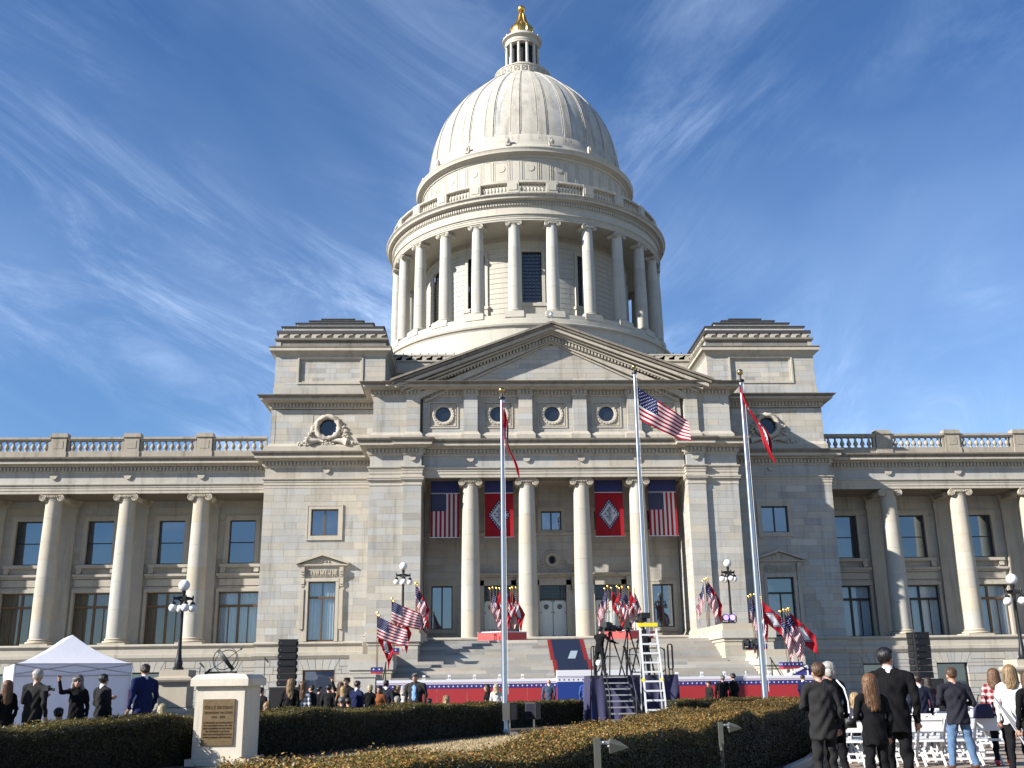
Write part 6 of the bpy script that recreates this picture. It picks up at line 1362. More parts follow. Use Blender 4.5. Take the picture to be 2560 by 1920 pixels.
# ---------------------------------------------------------------- white folding chairs
def chair_proto():
    o = thing('folding_chair', 'white resin folding chair', 'chair', (0, 0, 0)); m = 'chair_white'      # seat front faces +Y
    q = MB(); q.box(-0.21, 0.21, -0.2, 0.2, 0.42, 0.46)
    q.build('seat', m, o)
    for i in range(1): q = MB(); q.box(-0.20, 0.20, -0.26, -0.235, 0.60, 0.80); q.build('backrest', m, o)
    for s in (-1, 1):
        q = MB(); q.bar((s*0.205, 0.24, 0), (s*0.205, -0.27, 0.83), 0.03, 0.05); q.build('back_leg', m, o); q = MB(); q.bar((s*0.175, -0.27, 0), (s*0.175, 0.16, 0.44), 0.03, 0.045); q.build('front_leg', m, o)
    q = MB(); q.bar((-0.2, -0.262, 0.82), (0.2, -0.262, 0.82), 0.03, 0.05); q.build('top_rail', m, o); q = MB(); q.bar((-0.17, -0.16, 0.12), (0.17, -0.16, 0.12), 0.025, 0.04); q.bar((-0.17, -0.06, 0.22), (0.17, -0.06, 0.22), 0.02, 0.03); q.build('stretcher', m, o); return o
CH = chair_proto(); first = True
GC = 'white folding chairs set in rows on the plaza'
spots = []
ROWN = ['back row', 'second row from the back', 'third row from the back', 'fourth row from the back', 'third row from the front', 'second row from the front', 'front row']
for r_, (y, xs_) in enumerate([(19.75, (1.95, 2.85, 3.36, 3.87, 4.42)), (20.75, (2.0, 2.5, 3.0, 3.5, 4.0, 4.5)), (21.8, (2.1, 2.6, 3.1, 3.6, 4.1, 4.6, 5.1)), (22.9, (2.6, 3.1, 3.6, 4.1, 4.6, 5.1, 5.6)), (24.1, (3.1, 3.6, 4.1, 4.6, 5.1, 6.4, 6.9)), (25.4, (3.8, 4.3, 4.8, 5.3, 5.8, 7.4)), (26.8, (4.5, 5.0, 5.5, 6.0, 7.5, 8.0))]):
    for x in xs_: spots.append((x+tn(0.03), y+tn(0.05), tn(0.06)+(-0.12), r_))
for (x, y, a, r_) in spots:
    o = CH if first else copy_tree(CH, None); first = False; o.location = (x, y, 0.004); o.rotation_euler = (0, 0, a); o['label'] = 'white folding chair in the '+ROWN[r_]+' of the plaza block'; o['group'] = GC
for (px, y) in ((b2(590, 1100), 31.0), (b2(545, 1110), 31.3)):
    t = atY(*px, y); o = copy_tree(CH, None, (t.x, y, 0), 0.3, 'white folding chair behind the dark hedge by the woman in the plaid coat', 'white chairs behind the dark hedge')
# ================================================================ HEDGES (dark core, tens of thousands of leaf-sized faces)
def leaf_mat():
    m, N, L, B = new_mat('hedge_leaf'); nt = m.node_tree; a = attr(nt, 'leafcol')
    L.new(a.outputs['Color'], B.inputs['Base Color']); B.inputs['Roughness'].default_value = 0.45; B.inputs['Specular IOR Level'].default_value = 0.35
    t = N.new('ShaderNodeBsdfTranslucent'); L.new(a.outputs['Color'], t.inputs[0]); x = N.new('ShaderNodeMixShader'); x.inputs[0].default_value = 0.22
    L.new(B.outputs[0], x.inputs[1]); L.new(t.outputs[0], x.inputs[2]); L.new(x.outputs[0], N['Material Output'].inputs[0])
leaf_mat(); plain('hedge_core', (0.016, 0.015, 0.008), 0.95, 0, 0.4, 9)
def resample(front, back, step):
    f = [Vector(p) for p in front]; b_ = [Vector(p) for p in back]; out = []
    n = 80
    def along(P, t):
        L = [0.0]
        for i in range(1, len(P)): L.append(L[-1]+(P[i]-P[i-1]).length)
        s = t*L[-1]
        for i in range(1, len(P)):
            if s <= L[i] or i == len(P)-1:
                k = (s-L[i-1])/max(1e-6, L[i]-L[i-1]); return P[i-1].lerp(P[i], min(1, k))
    return [(along(f, i/n), along(b_, i/n)) for i in range(n+1)]
def hedge(name, front, back, h, label, leaf, dens, pal_top, pal_side, seed=0, hvar=0.05):
    """front/back: ground polylines of the two faces. leaf: leaf length in m, dens: leaves per square metre"""
    rg = np.random.default_rng(seed); S = resample(front, back, 0.3); n = len(S)-1
    o = thing(name, label, 'hedge', (S[n//2][0].x, S[n//2][0].y, 0)); ox, oy = o.location.x, o.location.y
    F = np.array([[a.x, a.y] for a, b_ in S]); Bk = np.array([[b_.x, b_.y] for a, b_ in S])
    hh = h+hvar*(np.sin(np.arange(n+1)*0.37+seed)+0.6*np.sin(np.arange(n+1)*0.83+seed*2))
    ctr = (F+Bk)/2
    # core
    q = MB(); ins = 0.06
    for i in range(n+1):
        f = F[i]+(ctr[i]-F[i])*0.10; b_ = Bk[i]+(ctr[i]-Bk[i])*0.10; z = hh[i]-ins
        q.v += [(f[0]-ox, f[1]-oy, 0), (f[0]-ox, f[1]-oy, z-0.05), (f[0]+(b_[0]-f[0])*0.1-ox, f[1]+(b_[1]-f[1])*0.1-oy, z), (b_[0]+(f[0]-b_[0])*0.1-ox, b_[1]+(f[1]-b_[1])*0.1-oy, z), (b_[0]-ox, b_[1]-oy, z-0.05), (b_[0]-ox, b_[1]-oy, 0)]
    for i in range(n):
        for j in range(5): q.f.append([i*6+j, i*6+j+1, (i+1)*6+j+1, (i+1)*6+j]); q.t.append(0); q.m.append(0)
    q.f += [[0, 1, 2, 3, 4, 5], [n*6+k for k in (5, 4, 3, 2, 1, 0)]]; q.t += [0, 0]; q.m += [0, 0]
    q.build('core', 'hedge_core', o)
    # leaves
    Pts, Nrm, Col = [], [], []
    def strip(A, B_, za, zb, nrm, pal, dmul=1.0):
        """A,B_: (n+1,2) arrays of the two edges at heights za,zb"""
        for i in range(n):
            a0 = np.array([*A[i], za[i]]); a1 = np.array([*A[i+1], za[i+1]]); c0 = np.array([*B_[i], zb[i]]); c1 = np.array([*B_[i+1], zb[i+1]])
            area = 0.5*np.linalg.norm(np.cross(a1-a0, c0-a0))+0.5*np.linalg.norm(np.cross(c1-a1, c0-c1)); dist = np.hypot(a0[0]-CAM.x, a0[1])
            k = int(area*dens*dmul*min(1.0, (11/max(dist, 6))**1.0)+rg.random()); lsz = leaf*max(1.0, (dist/11)**0.5)
            if k <= 0: continue
            u, v = rg.random(k)[:, None], rg.random(k)[:, None]
            p = (a0*(1-u)+a1*u)*(1-v)+(c0*(1-u)+c1*u)*v
            nn = nrm(i); p = p+nn*(np.where(rg.random(k) < 0.06, rg.uniform(0.02, 0.075, k), rg.normal(0, 0.022, k))[:, None]-0.01+0.018*np.sin(p[:, :1]*7+p[:, 1:2]*5)*np.sin(p[:, 1:2]*6.3-p[:, 2:3]*8))+rg.normal(0, 0.006, (k, 3))
            Pts.append(p); Nrm.append(np.concatenate([np.repeat(nn[None], k, 0), np.full((k, 1), lsz)], 1))
            gp = np.sin(p[:, 0]*2.9+seed)*np.sin(p[:, 1]*2.3+1.7)+0.7*np.sin(p[:, 0]*6.1-p[:, 1]*4.7+p[:, 2]*7); keep = rg.random(k) > np.clip(gp-0.55, 0, 0.8)*0.75; Pts[-1] = Pts[-1][keep]; Nrm[-1] = Nrm[-1][keep]; p = p[keep]; k = int(keep.sum())
            w = rg.random(k); cl = 0.5+0.5*np.sin(p[:, 0]*5.1+seed)*np.sin(p[:, 1]*4.3+p[:, 2]*6); idx = np.clip((w*0.75+cl*0.25)*len(pal), 0, len(pal)-1).astype(int)
            Col.append(np.array(pal)[idx]*rg.uniform(0.65, 1.3, (k, 1))*(0.92+0.3*np.sin(p[:, :1]*1.3+seed*3)*np.sin(p[:, 1:2]*0.9+seed)))
    def side_n(A, sgn):
        def f(i):
            d = A[i+1]-A[i]; d = d/max(1e-6, np.linalg.norm(d)); nv = np.array([d[1], -d[0], 0])
            return nv if np.dot(nv[:2], A[i]-ctr[i]) > 0 else -nv
        return f
    zt = hh; z0 = np.zeros(n+1)+0.05
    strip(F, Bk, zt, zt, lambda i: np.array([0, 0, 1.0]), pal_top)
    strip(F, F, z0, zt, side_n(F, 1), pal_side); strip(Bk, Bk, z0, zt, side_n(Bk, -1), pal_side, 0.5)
    for e, (i0, i1) in enumerate(((0, 1), (n, n-1))):
        d = ctr[i0]-ctr[i1]; d = np.array([d[0], d[1], 0])/np.linalg.norm(d)
        k = int(np.linalg.norm(F[i0]-Bk[i0])*h*dens*min(1, (11/max(6, np.hypot(F[i0][0]-CAM.x, F[i0][1])))**1.1)); u = rg.random(k)[:, None]; p = np.concatenate([F[i0]*(1-u)+Bk[i0]*u, 0.05+rg.random((k, 1))*(hh[i0]-0.05)], 1)+d*rg.normal(0, 0.02, k)[:, None]
        Pts.append(p); Nrm.append(np.concatenate([np.repeat(d[None], k, 0), np.full((k, 1), leaf*max(1, (np.hypot(F[i0][0]-CAM.x, F[i0][1])/11)**0.62))], 1)); Col.append(np.array(pal_side)[rg.integers(0, len(pal_side), k)]*rg.uniform(0.65, 1.35, (k, 1)))
    P = np.concatenate(Pts); Q = np.concatenate(Nrm); C = np.concatenate(Col); k = len(P); lsz = Q[:, 3:4]*rg.uniform(0.7, 1.3, (k, 1))
    nn = Q[:, :3]+rg.normal(0, 0.55, (k, 3)); nn /= np.linalg.norm(nn, axis=1)[:, None]
    t = np.cross(nn, rg.normal(0, 1, (k, 3))); t /= np.linalg.norm(t, axis=1)[:, None]; s = np.cross(nn, t)
    V = np.stack([P-t*lsz*0.5, P+s*lsz*0.28, P+t*lsz*0.5+nn*lsz*0.12, P-s*lsz*0.28], 1).reshape(-1, 3); V[:, 0] -= ox; V[:, 1] -= oy
    me = bpy.data.meshes.new('foliage'); me.vertices.add(4*k); me.vertices.foreach_set('co', V.ravel().astype(np.float32)); me.loops.add(4*k); me.loops.foreach_set('vertex_index', np.arange(4*k, dtype=np.int32)); me.polygons.add(k); me.polygons.foreach_set('loop_start', np.arange(0, 4*k, 4, dtype=np.int32)); me.polygons.foreach_set('loop_total', np.full(k, 4, dtype=np.int32))
    ca = me.attributes.new('leafcol', 'FLOAT_COLOR', 'FACE'); ca.data.foreach_set('color', np.concatenate([np.clip(C, 0, 1), np.ones((k, 1))], 1).astype(np.float32).ravel()); me.materials.append(MATS['hedge_leaf']); me.update(); me.validate()
    tag(place(me, 'foliage', o), kind='stuff'); return k
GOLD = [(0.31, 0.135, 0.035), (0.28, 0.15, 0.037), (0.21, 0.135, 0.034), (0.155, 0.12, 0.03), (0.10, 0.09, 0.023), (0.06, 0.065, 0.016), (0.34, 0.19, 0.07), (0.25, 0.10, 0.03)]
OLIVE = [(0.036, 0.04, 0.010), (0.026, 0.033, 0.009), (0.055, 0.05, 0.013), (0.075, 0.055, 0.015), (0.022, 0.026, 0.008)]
SIDE_SHADED = [(0.020, 0.025, 0.007), (0.014, 0.018, 0.006), (0.032, 0.03, 0.009), (0.043, 0.032, 0.010)]  # hedge sides: shade is put into these leaf colours
TOP_LIT = [(0.13, 0.092, 0.024), (0.10, 0.086, 0.023), (0.065, 0.07, 0.018), (0.17, 0.105, 0.03), (0.045, 0.054, 0.015)]  # same foliage on the tops, sunlight put into the leaf colours
LEAVES = 0
LEAVES += hedge('clipped_hedge', [(-6.3, 6.0), (-4.6, 8.9), (-3.75, 10.1), (-3.06, 11.5), (-1.85, 14.3), (-0.65, 17), (0.5, 19.8), (1.48, 21.3), (2.8, 24.5), (4.35, 28.6), (4.6, 30.2)], [(-6.55, 6.9), (-5.75, 8.75), (-5.3, 9.55), (-4.55, 10.75), (-3.3, 14.1), (-2.55, 16.7), (-0.9, 19.6), (0.55, 24), (2.6, 27.7), (3.6, 29.8), (4.0, 30.8)], 1.0, 'clipped hedge with golden brown top winding beside the path lights', 0.026, 7600, GOLD, SIDE_SHADED+OLIVE[:3], 1)
LEAVES += hedge('clipped_hedge', [(-15.3, 12.0), (-12.85, 18.3), (-11.3, 22.0), (-9.85, 24.3), (-8.75, 26), (-7.35, 28.7), (-6.2, 31), (-4.05, 34.5)], [(-16.6, 13.0), (-14.0, 19.3), (-12.1, 23.2), (-10.7, 25.8), (-9.8, 27.4), (-8.5, 30), (-7.2, 32.4), (-5.1, 35.6)], 0.92, 'long dark clipped hedge running behind the marble memorial', 0.028, 6000, TOP_LIT, SIDE_SHADED, 2)
LEAVES += hedge('clipped_hedge', [(-3.9, 38.0), (-2.4, 40.0), (-0.75, 42.0)], [(-4.6, 38.8), (-3.1, 40.8), (-1.2, 43.0)], 0.83, 'short dark hedge between the flagpole and the camera platform', 0.03, 5200, TOP_LIT, SIDE_SHADED, 3, 0.02)
LEAVES += hedge('clipped_hedge', [(2.2, 38.0), (4.2, 39.0), (6.6, 40.4)], [(2.0, 39.0), (3.9, 40.1), (6.2, 41.5)], 0.86, 'dark hedge between the golden hedge and the red stage', 0.03, 5200, TOP_LIT, SIDE_SHADED, 4, 0.02)
def tufts(name, poly, k, h, cols, z=0.008, seed=1):
    rg = np.random.default_rng(seed); P = np.array(poly); lo, hi = P.min(0), P.max(0); pts = rg.uniform(lo, hi, (k*2, 2)); ins = np.zeros(len(pts), bool); m = len(P)
    for i in range(m):
        a, b_ = P[i], P[(i+1) % m]; c = ((a[1] > pts[:, 1]) != (b_[1] > pts[:, 1])) & (pts[:, 0] < (b_[0]-a[0])*(pts[:, 1]-a[1])/(b_[1]-a[1]+1e-9)+a[0]); ins ^= c
    pts = pts[ins][:k]; k = len(pts); ang = rg.uniform(0, 2*np.pi, k); w = rg.uniform(0.006, 0.012, k); hh = h*rg.uniform(0.4, 1.2, k); ln = rg.normal(0, 0.5, (k, 2))*hh[:, None]
    dx, dy = np.cos(ang)*w, np.sin(ang)*w; zz = np.full(k, z)
    V = np.stack([np.stack([pts[:, 0]-dx, pts[:, 1]-dy, zz], 1), np.stack([pts[:, 0]+dx, pts[:, 1]+dy, zz], 1), np.stack([pts[:, 0]+ln[:, 0], pts[:, 1]+ln[:, 1], zz+hh], 1)], 1).reshape(-1, 3)
    me = bpy.data.meshes.new(name); me.vertices.add(3*k); me.vertices.foreach_set('co', V.ravel().astype(np.float32)); me.loops.add(3*k); me.loops.foreach_set('vertex_index', np.arange(3*k, dtype=np.int32)); me.polygons.add(k); me.polygons.foreach_set('loop_start', np.arange(0, 3*k, 3, dtype=np.int32)); me.polygons.foreach_set('loop_total', np.full(k, 3, dtype=np.int32))
    ca = me.attributes.new('leafcol', 'FLOAT_COLOR', 'FACE'); C = np.array(cols)[rg.integers(0, len(cols), k)]*rg.uniform(0.7, 1.3, (k, 1)); ca.data.foreach_set('color', np.concatenate([np.clip(C, 0, 1), np.ones((k, 1))], 1).astype(np.float32).ravel()); me.materials.append(MATS['hedge_leaf']); me.update()
    o = place(me, name); return tag(o, kind='stuff', label=None)
g = tufts('grass', [(-8.6, 24.0), (-5.0, 16), (-2.8, 17.2), (0.2, 24), (2.2, 28.5), (3, 38), (-1.6, 38.6), (-4.3, 33.2), (-7.3, 26.4)], 42000, 0.05, [(0.40, 0.30, 0.16), (0.34, 0.25, 0.13), (0.46, 0.38, 0.23), (0.28, 0.22, 0.11)]); tag(g, 'short straw coloured dormant grass between the hedges', 'grass')
g = tufts('leaf_litter', [(-10.8, 21.9), (-8.8, 23.8), (-7.35, 26.6), (-3.6, 33.9), (-1.0, 39.3), (-0.6, 41.2), (-2.6, 39.6), (-4.3, 34.4), (-7.5, 28.5), (-10.2, 23.8)], 9000, 0.04, [(0.10, 0.07, 0.045), (0.18, 0.12, 0.07), (0.06, 0.04, 0.03), (0.3, 0.24, 0.18)], 0.012, 5); tag(g, 'brown leaf litter and bark along the foot of the dark hedge', 'leaf litter')

print('LEAVES', LEAVES)
# ================================================================ PEOPLE
PI = math.pi
def surface_nets(vals, org, h):
    ins = vals < 0; nx, ny, nz = vals.shape; c = np.zeros((nx-1, ny-1, nz-1), np.int8); P = np.zeros((nx-1, ny-1, nz-1, 3)); W = np.zeros((nx-1, ny-1, nz-1))
    for dx in (0, 1):
        for dy in (0, 1):
            for dz in (0, 1): c += ins[dx:nx-1+dx, dy:ny-1+dy, dz:nz-1+dz]
    mix = (c > 0) & (c < 8)
    def cr(o): return vals[o[0]:nx-1+o[0], o[1]:ny-1+o[1], o[2]:nz-1+o[2]]
    for ax in range(3):
        for a in (0, 1):
            for b_ in (0, 1):
                o0 = [0, 0, 0]; oth = [k for k in range(3) if k != ax]; o0[oth[0]] = a; o0[oth[1]] = b_; o1 = list(o0); o1[ax] = 1
                v0, v1 = cr(o0), cr(o1); cross = (v0 < 0) != (v1 < 0); t = np.where(cross, v0/np.where(v0 == v1, 1, v0-v1), 0)
                for k in range(3): P[..., k] += np.where(cross, (t if k == ax else o0[k]), 0)
                W += cross
    idx = -np.ones(c.shape, np.int64); n = mix.sum(); idx[mix] = np.arange(n); ii = np.argwhere(mix); V = org+h*(ii+P[mix]/W[mix][:, None]); F = []
    for ax in range(3):
        a, b_ = [k for k in range(3) if k != ax]
        s0 = [slice(1, d-1) for d in vals.shape]; s0[ax] = slice(0, vals.shape[ax]-1); s1 = list(s0); s1[ax] = slice(1, vals.shape[ax])
        e0, e1 = ins[tuple(s0)], ins[tuple(s1)]; E_ = np.argwhere(e0 != e1); flip = e0[tuple(E_.T)]; B0 = E_.copy(); off = [1, 1, 1]; off[ax] = 0; B0 = B0+np.array(off)
        def cell(da, db): q = B0.copy(); q[:, a] -= da; q[:, b_] -= db; return idx[tuple(q.T)]
        q = np.stack([cell(1, 1), cell(0, 1), cell(0, 0), cell(1, 0)], 1); fl = flip if ax != 1 else ~flip; q[~fl] = q[~fl][:, ::-1]; F.append(q)
    return V, np.concatenate(F)
class SDF:
    """smooth union of tapered capsules and ellipsoids, each carrying a material tag"""
    def __init__(s): s.p = []; s.clip = {}
    def cap(s, a, b, r0, r1, tag, fy=1.0, clip=None): s.p.append(('c', np.array(a, float), np.array(b, float), r0, r1, tag, fy)); s.clip[len(s.p)-1] = clip; return s
    def ell(s, c, r, tag): s.p.append(('e', np.array(c, float), np.array(r, float), 0, 0, tag, 1.0)); return s
    def bounds(s):
        lo, hi = [], []
        for k, a, b, r0, r1, t, fy in s.p:
            if k == 'c': r = max(r0, r1)*max(1, 1/fy if fy < 1 else 1); lo.append(np.minimum(a, b)-max(r0, r1)); hi.append(np.maximum(a, b)+max(r0, r1))
            else: lo.append(a-b); hi.append(a+b)
        return np.min(lo, 0), np.max(hi, 0)
    def dist(s, i, X):
        k, a, b, r0, r1, t, fy = s.p[i]
        if k == 'c':
            sc = np.array([1, 1/fy, 1]); Y = (X-a)*sc; d = (b-a)*sc; L = d@d; u = np.clip((Y@d)/max(L, 1e-9), 0, 1)
            q = (np.linalg.norm(Y-u[..., None]*d, axis=-1)-(r0+(r1-r0)*u))*min(1.0, fy*1.1)
            return q if s.clip.get(i) is None else np.maximum(q, s.clip[i]-X[..., 2])
        q = (X-a)/b; k0 = np.linalg.norm(q, axis=-1); k1 = np.linalg.norm(q/b, axis=-1); return k0*(k0-1)/np.maximum(k1, 1e-6)
    def mesh(s, h, kk=0.02, wob=None):
        lo, hi = s.bounds(); lo = lo-3*h-0.02; hi = hi+3*h+0.02; n = np.ceil((hi-lo)/h).astype(int)+1
        gx, gy, gz = [lo[k]+h*np.arange(n[k]) for k in range(3)]; vals = np.full(n, 1.0)
        for i, (k, a, b, r0, r1, t, fy) in enumerate(s.p):
            m = 0.09
            if k == 'c': l2, h2 = np.minimum(a, b)-max(r0, r1)-m, np.maximum(a, b)+max(r0, r1)+m
            else: l2, h2 = a-b-m, a+b+m
            i0 = np.maximum(0, ((l2-lo)/h).astype(int)); i1 = np.minimum(n, ((h2-lo)/h).astype(int)+2)
            sl = tuple(slice(p, q) for p, q in zip(i0, i1)); X = np.stack(np.meshgrid(gx[sl[0]], gy[sl[1]], gz[sl[2]], indexing='ij'), -1)
            d = s.dist(i, X); v = vals[sl]; hh = np.clip(0.5+0.5*(v-d)/kk, 0, 1); vals[sl] = v*(1-hh)+d*hh-kk*hh*(1-hh)
        if wob is not None:
            X = np.stack(np.meshgrid(gx, gy, gz, indexing='ij'), -1); vals = vals+wob(X)
        return surface_nets(vals, lo, h)
    def tags(s, C):
        best = np.full(len(C), 1e9); tg = np.zeros(len(C), int); names = []
        for i, pr in enumerate(s.p):
            if pr[5] not in names: names.append(pr[5])
            d = s.dist(i, C); m = d < best; best[m] = d[m]; tg[m] = names.index(pr[5])
        return tg, names
def np_mesh(name, V, F, mi, mats, smooth=True):
    me = bpy.data.meshes.new(name); me.vertices.add(len(V)); me.vertices.foreach_set('co', V.ravel().astype(np.float32)); k = len(F); me.loops.add(4*k); me.loops.foreach_set('vertex_index', F.ravel().astype(np.int32)); me.polygons.add(k); me.polygons.foreach_set('loop_start', np.arange(0, 4*k, 4, dtype=np.int32)); me.polygons.foreach_set('loop_total', np.full(k, 4, dtype=np.int32))
    for m in mats: me.materials.append(m)
    me.polygons.foreach_set('material_index', np.array(mi, dtype=np.int32)); me.polygons.foreach_set('use_smooth', np.full(k, smooth, dtype=bool)); me.update(); me.validate(); return me
def cloth(col, plaid=None):
    nm = 'cloth_%.3f_%.3f_%.3f' % col+(plaid or '')
    if nm in MATS: return MATS[nm]
    m, N, L, B = new_mat(nm); nt = m.node_tree; P = nt.nodes.new('ShaderNodeTexCoord').outputs['Object']; n = noise(nt, 26, 4, P); n2 = noise(nt, 5, 3, P)
    c = mixc(nt, mth(nt, 'MULTIPLY', n2, 0.5), col, tuple(min(1, x*1.5+0.003) for x in col))
    if plaid:
        dark = (0.05, 0.05, 0.07) if plaid == 'grey' else (0.06, 0.012, 0.02); light = (0.55, 0.55, 0.56) if plaid == 'grey' else (0.5, 0.42, 0.40)
        for d, k in ((0, 9.0), (2, 8.0)):
            w = nt.nodes.new('ShaderNodeTexWave'); w.bands_direction = 'XZ'[d//2]; w.inputs['Scale'].default_value = k*0.35; w.inputs['Distortion'].default_value = 1.0; w.inputs['Detail'].default_value = 1; L.new(P, w.inputs['Vector'])
            c = mixc(nt, mth(nt, 'MULTIPLY', mth(nt, 'GREATER_THAN', w.outputs[1], 0.72), 0.7), c, dark if d == 0 else light)
            c = mixc(nt, mth(nt, 'MULTIPLY', mth(nt, 'LESS_THAN', w.outputs[1], 0.22), 0.55), c, light if d == 0 else dark)
    L.new(c, B.inputs['Base Color']); B.inputs['Roughness'].default_value = 0.85; B.inputs['Specular IOR Level'].default_value = 0.2; B.inputs['Specular IOR Level'].default_value = 0.12
    bump(nt, B, mth(nt, 'ADD', mth(nt, 'MULTIPLY', n, 0.3), noise(nt, 7, 4, mapped(nt, P, (1.2, 1.2, 0.45)), 0.6, 1.2)), 0.55, 0.03); return m
def hair_mat(col):
    nm = 'hair_%.3f_%.3f_%.3f' % col
    if nm in MATS: return MATS[nm]
    m, N, L, B = new_mat(nm); nt = m.node_tree; P = nt.nodes.new('ShaderNodeTexCoord').outputs['Object']; n = noise(nt, 1.0, 5, mapped(nt, P, (90, 90, 9)), 0.6, 0.4)
    L.new(mixc(nt, n, tuple(x*0.45 for x in col), tuple(min(1, x*1.6) for x in col)), B.inputs['Base Color']); B.inputs['Roughness'].default_value = 0.42; bump(nt, B, n, 0.7, 0.012); return m
def skin_mat(tone=0):
    nm = 'skin_%d' % tone
    if nm in MATS: return MATS[nm]
    col = [(0.44, 0.25, 0.18), (0.38, 0.2, 0.135), (0.48, 0.29, 0.22)][tone]
    m, N, L, B = new_mat(nm); nt = m.node_tree; n = noise(nt, 30, 3, geo_pos(nt)); L.new(mixc(nt, n, tuple(c*0.85 for c in col), col), B.inputs['Base Color']); B.inputs['Roughness'].default_value = 0.5; B.inputs['Subsurface Weight'].default_value = 0.08; B.inputs['Subsurface Radius'].default_value = (0.02, 0.008, 0.004); return m
plain('shoe_black', (0.012, 0.011, 0.010), 0.4); plain('shoe_brown', (0.09, 0.04, 0.02), 0.4); plain('shoe_red', (0.45, 0.02, 0.02), 0.35); plain('lens_black', (0.008, 0.008, 0.010), 0.08); plain('shirt_white', (0.55, 0.55, 0.56), 0.85); plain('lip', (0.42, 0.12, 0.10), 0.5); plain('eye_dark', (0.02, 0.015, 0.012), 0.2)
V3 = lambda *a: np.array(a, float)
def person(loc, rz, h, top, bottom=(0.006, 0.006, 0.007), hair=(0.05, 0.03, 0.02), style='short', female=False, coat=0.0, arms='rest', legs='stand', skin=0, shoe='shoe_black', shades=False, hat=None, collar=False, shirt=None, tie=None, label='', group=None, res=0.02, wide=1.0, plaid=None, head_turn=0.0, nod=0.0, lean=0.0, skirt=False, seat=0.45):
    """rz=0 faces the camera side (-Y). All proportions for 1.75 m, scaled to h."""
    k = h/1.75; B = SDF(); sw = (0.172 if female else 0.195)*wide; T = 'top'
    sit = legs == 'sit'; dz = -(0.93-seat-0.10) if sit else 0.0
    hip = 0.93+dz; lx = lambda z: lean*(z-hip)
    sway = random.uniform(-0.05, 0.05); tilt = random.uniform(-0.09, 0.09); stp = random.uniform(-0.07, 0.07); lean = lean+random.uniform(-0.02, 0.05)
    def up(x, y, z): return V3(x+sway*max(0, z-0.93), y-lean*max(0, z-0.93), z+dz+(tilt*x if 1.1 < z < 1.45 else 0))
    hw = 0.105 if not female else 0.10
    # legs
    for s in (-1, 1):
        hp = V3(s*hw*0.85, 0, hip)
        if sit: kn, an = V3(s*0.11, -0.45, hip-0.02), V3(s*0.11, -0.43, 0.09)
        elif legs == 'stride': kn, an = V3(s*0.10, -0.06+s*0.10, 0.50), V3(s*0.11, s*0.22, 0.09)
        elif legs == 'wide': kn, an = V3(s*0.16, -0.02, 0.49), V3(s*0.22, 0.02, 0.09)
        else: kn, an = V3(s*0.105, -0.02+s*stp*0.6, 0.49), V3(s*(0.10+abs(stp)*0.6), 0.01+s*stp, 0.09)
        lt = 'bottom'; q = 1.0 if not female else 0.93; q *= (0.5+0.5*wide)
        B.cap(hp, kn, 0.098*q, 0.070*q, lt); B.cap(kn, an, 0.068*q, 0.056*q if not female else 0.045, lt)
        B.ell(an+V3(0, -0.07, -0.045), (0.047, 0.135, 0.047), 'shoe'); B.cap(an, an+V3(0, 0.02, -0.04), 0.045, 0.045, 'shoe')
    B.ell(V3(0, 0.005, hip+0.03), (0.165*(0.6+0.4*wide), 0.108*(0.5+0.5*wide), 0.12), 'bottom')
    # torso
    B.ell(up(0, 0.005, 1.07), (0.152*wide, 0.115*wide, 0.19), T); B.ell(up(0, 0.0, 1.27), (sw*0.98, 0.122*wide, 0.185), T); B.cap(up(-sw*0.76, 0.012, 1.42), up(sw*0.76, 0.012, 1.42), 0.070, 0.070, T)
    B.cap(up(-sw*0.38, 0.015, 1.465), up(sw*0.38, 0.015, 1.465), 0.056, 0.056, T)
    if female: B.ell(up(0, -0.075, 1.25), (0.13, 0.07, 0.075), T)
    if coat > 0 and not sit: B.cap(up(0, 0.005, 1.12), V3(0, 0.008, 0.70-coat), 0.152*wide, 0.172*wide+0.04*coat, T, 0.78, 0.86-coat*0.6)
    if skirt: B.cap(V3(0, 0.0, 0.95), V3(0, 0, 0.55), 0.15, 0.19, 'bottom', 0.8)
    # arms
    HANDS = []
    for s in (-1, 1):
        sh = up(s*(sw+0.005), 0.012, 1.40); a = arms if isinstance(arms, str) else arms[0 if s < 0 else 1]
        el, wr = {'rest': (up(s*(sw+0.055), 0.035, 1.13), up(s*(sw+0.04), -0.055, 0.885)), 'front': (up(s*(sw+0.075), 0.02, 1.14), up(s*0.09, -0.23, 1.13)), 'pocket': (up(s*(sw+0.115), 0.075, 1.14), up(s*(sw+0.03), -0.05, 0.95)), 'phone': (up(s*(sw+0.06), -0.03, 1.13), up(s*0.07, -0.27, 1.24)), 'up': (up(s*(sw+0.16), -0.14, 1.38), up(s*(sw+0.20), -0.20, 1.63)), 'ear': (up(s*(sw+0.15), -0.11, 1.27), up(s*0.115, -0.06, 1.55)), 'out': (up(s*(sw+0.17), -0.13, 1.22), up(s*(sw+0.30), -0.32, 1.14)), 'hip': (up(s*(sw+0.18), 0.06, 1.17), up(s*(sw-0.0), -0.03, 1.0)), 'reach': (up(s*(sw+0.05), -0.22, 1.3), up(s*0.10, -0.45, 1.42)), 'lap': (up(s*(sw+0.05), -0.03, 1.13), up(s*0.08, -0.28, 1.0))}[a]
        fa = 0.053 if not female else 0.045
        B.cap(sh, el, (0.064 if not female else 0.055)*(0.6+0.4*wide), fa*1.02, T); B.cap(el, wr, fa, 0.041 if not female else 0.035, T); d = (wr-el)/np.linalg.norm(wr-el)
        B.cap(wr, wr+d*0.03, 0.03, 0.03, 'skin'); B.ell(wr+d*0.075, (0.036, 0.03, 0.048), 'skin'); HANDS.append((wr+d*0.09, d, s))
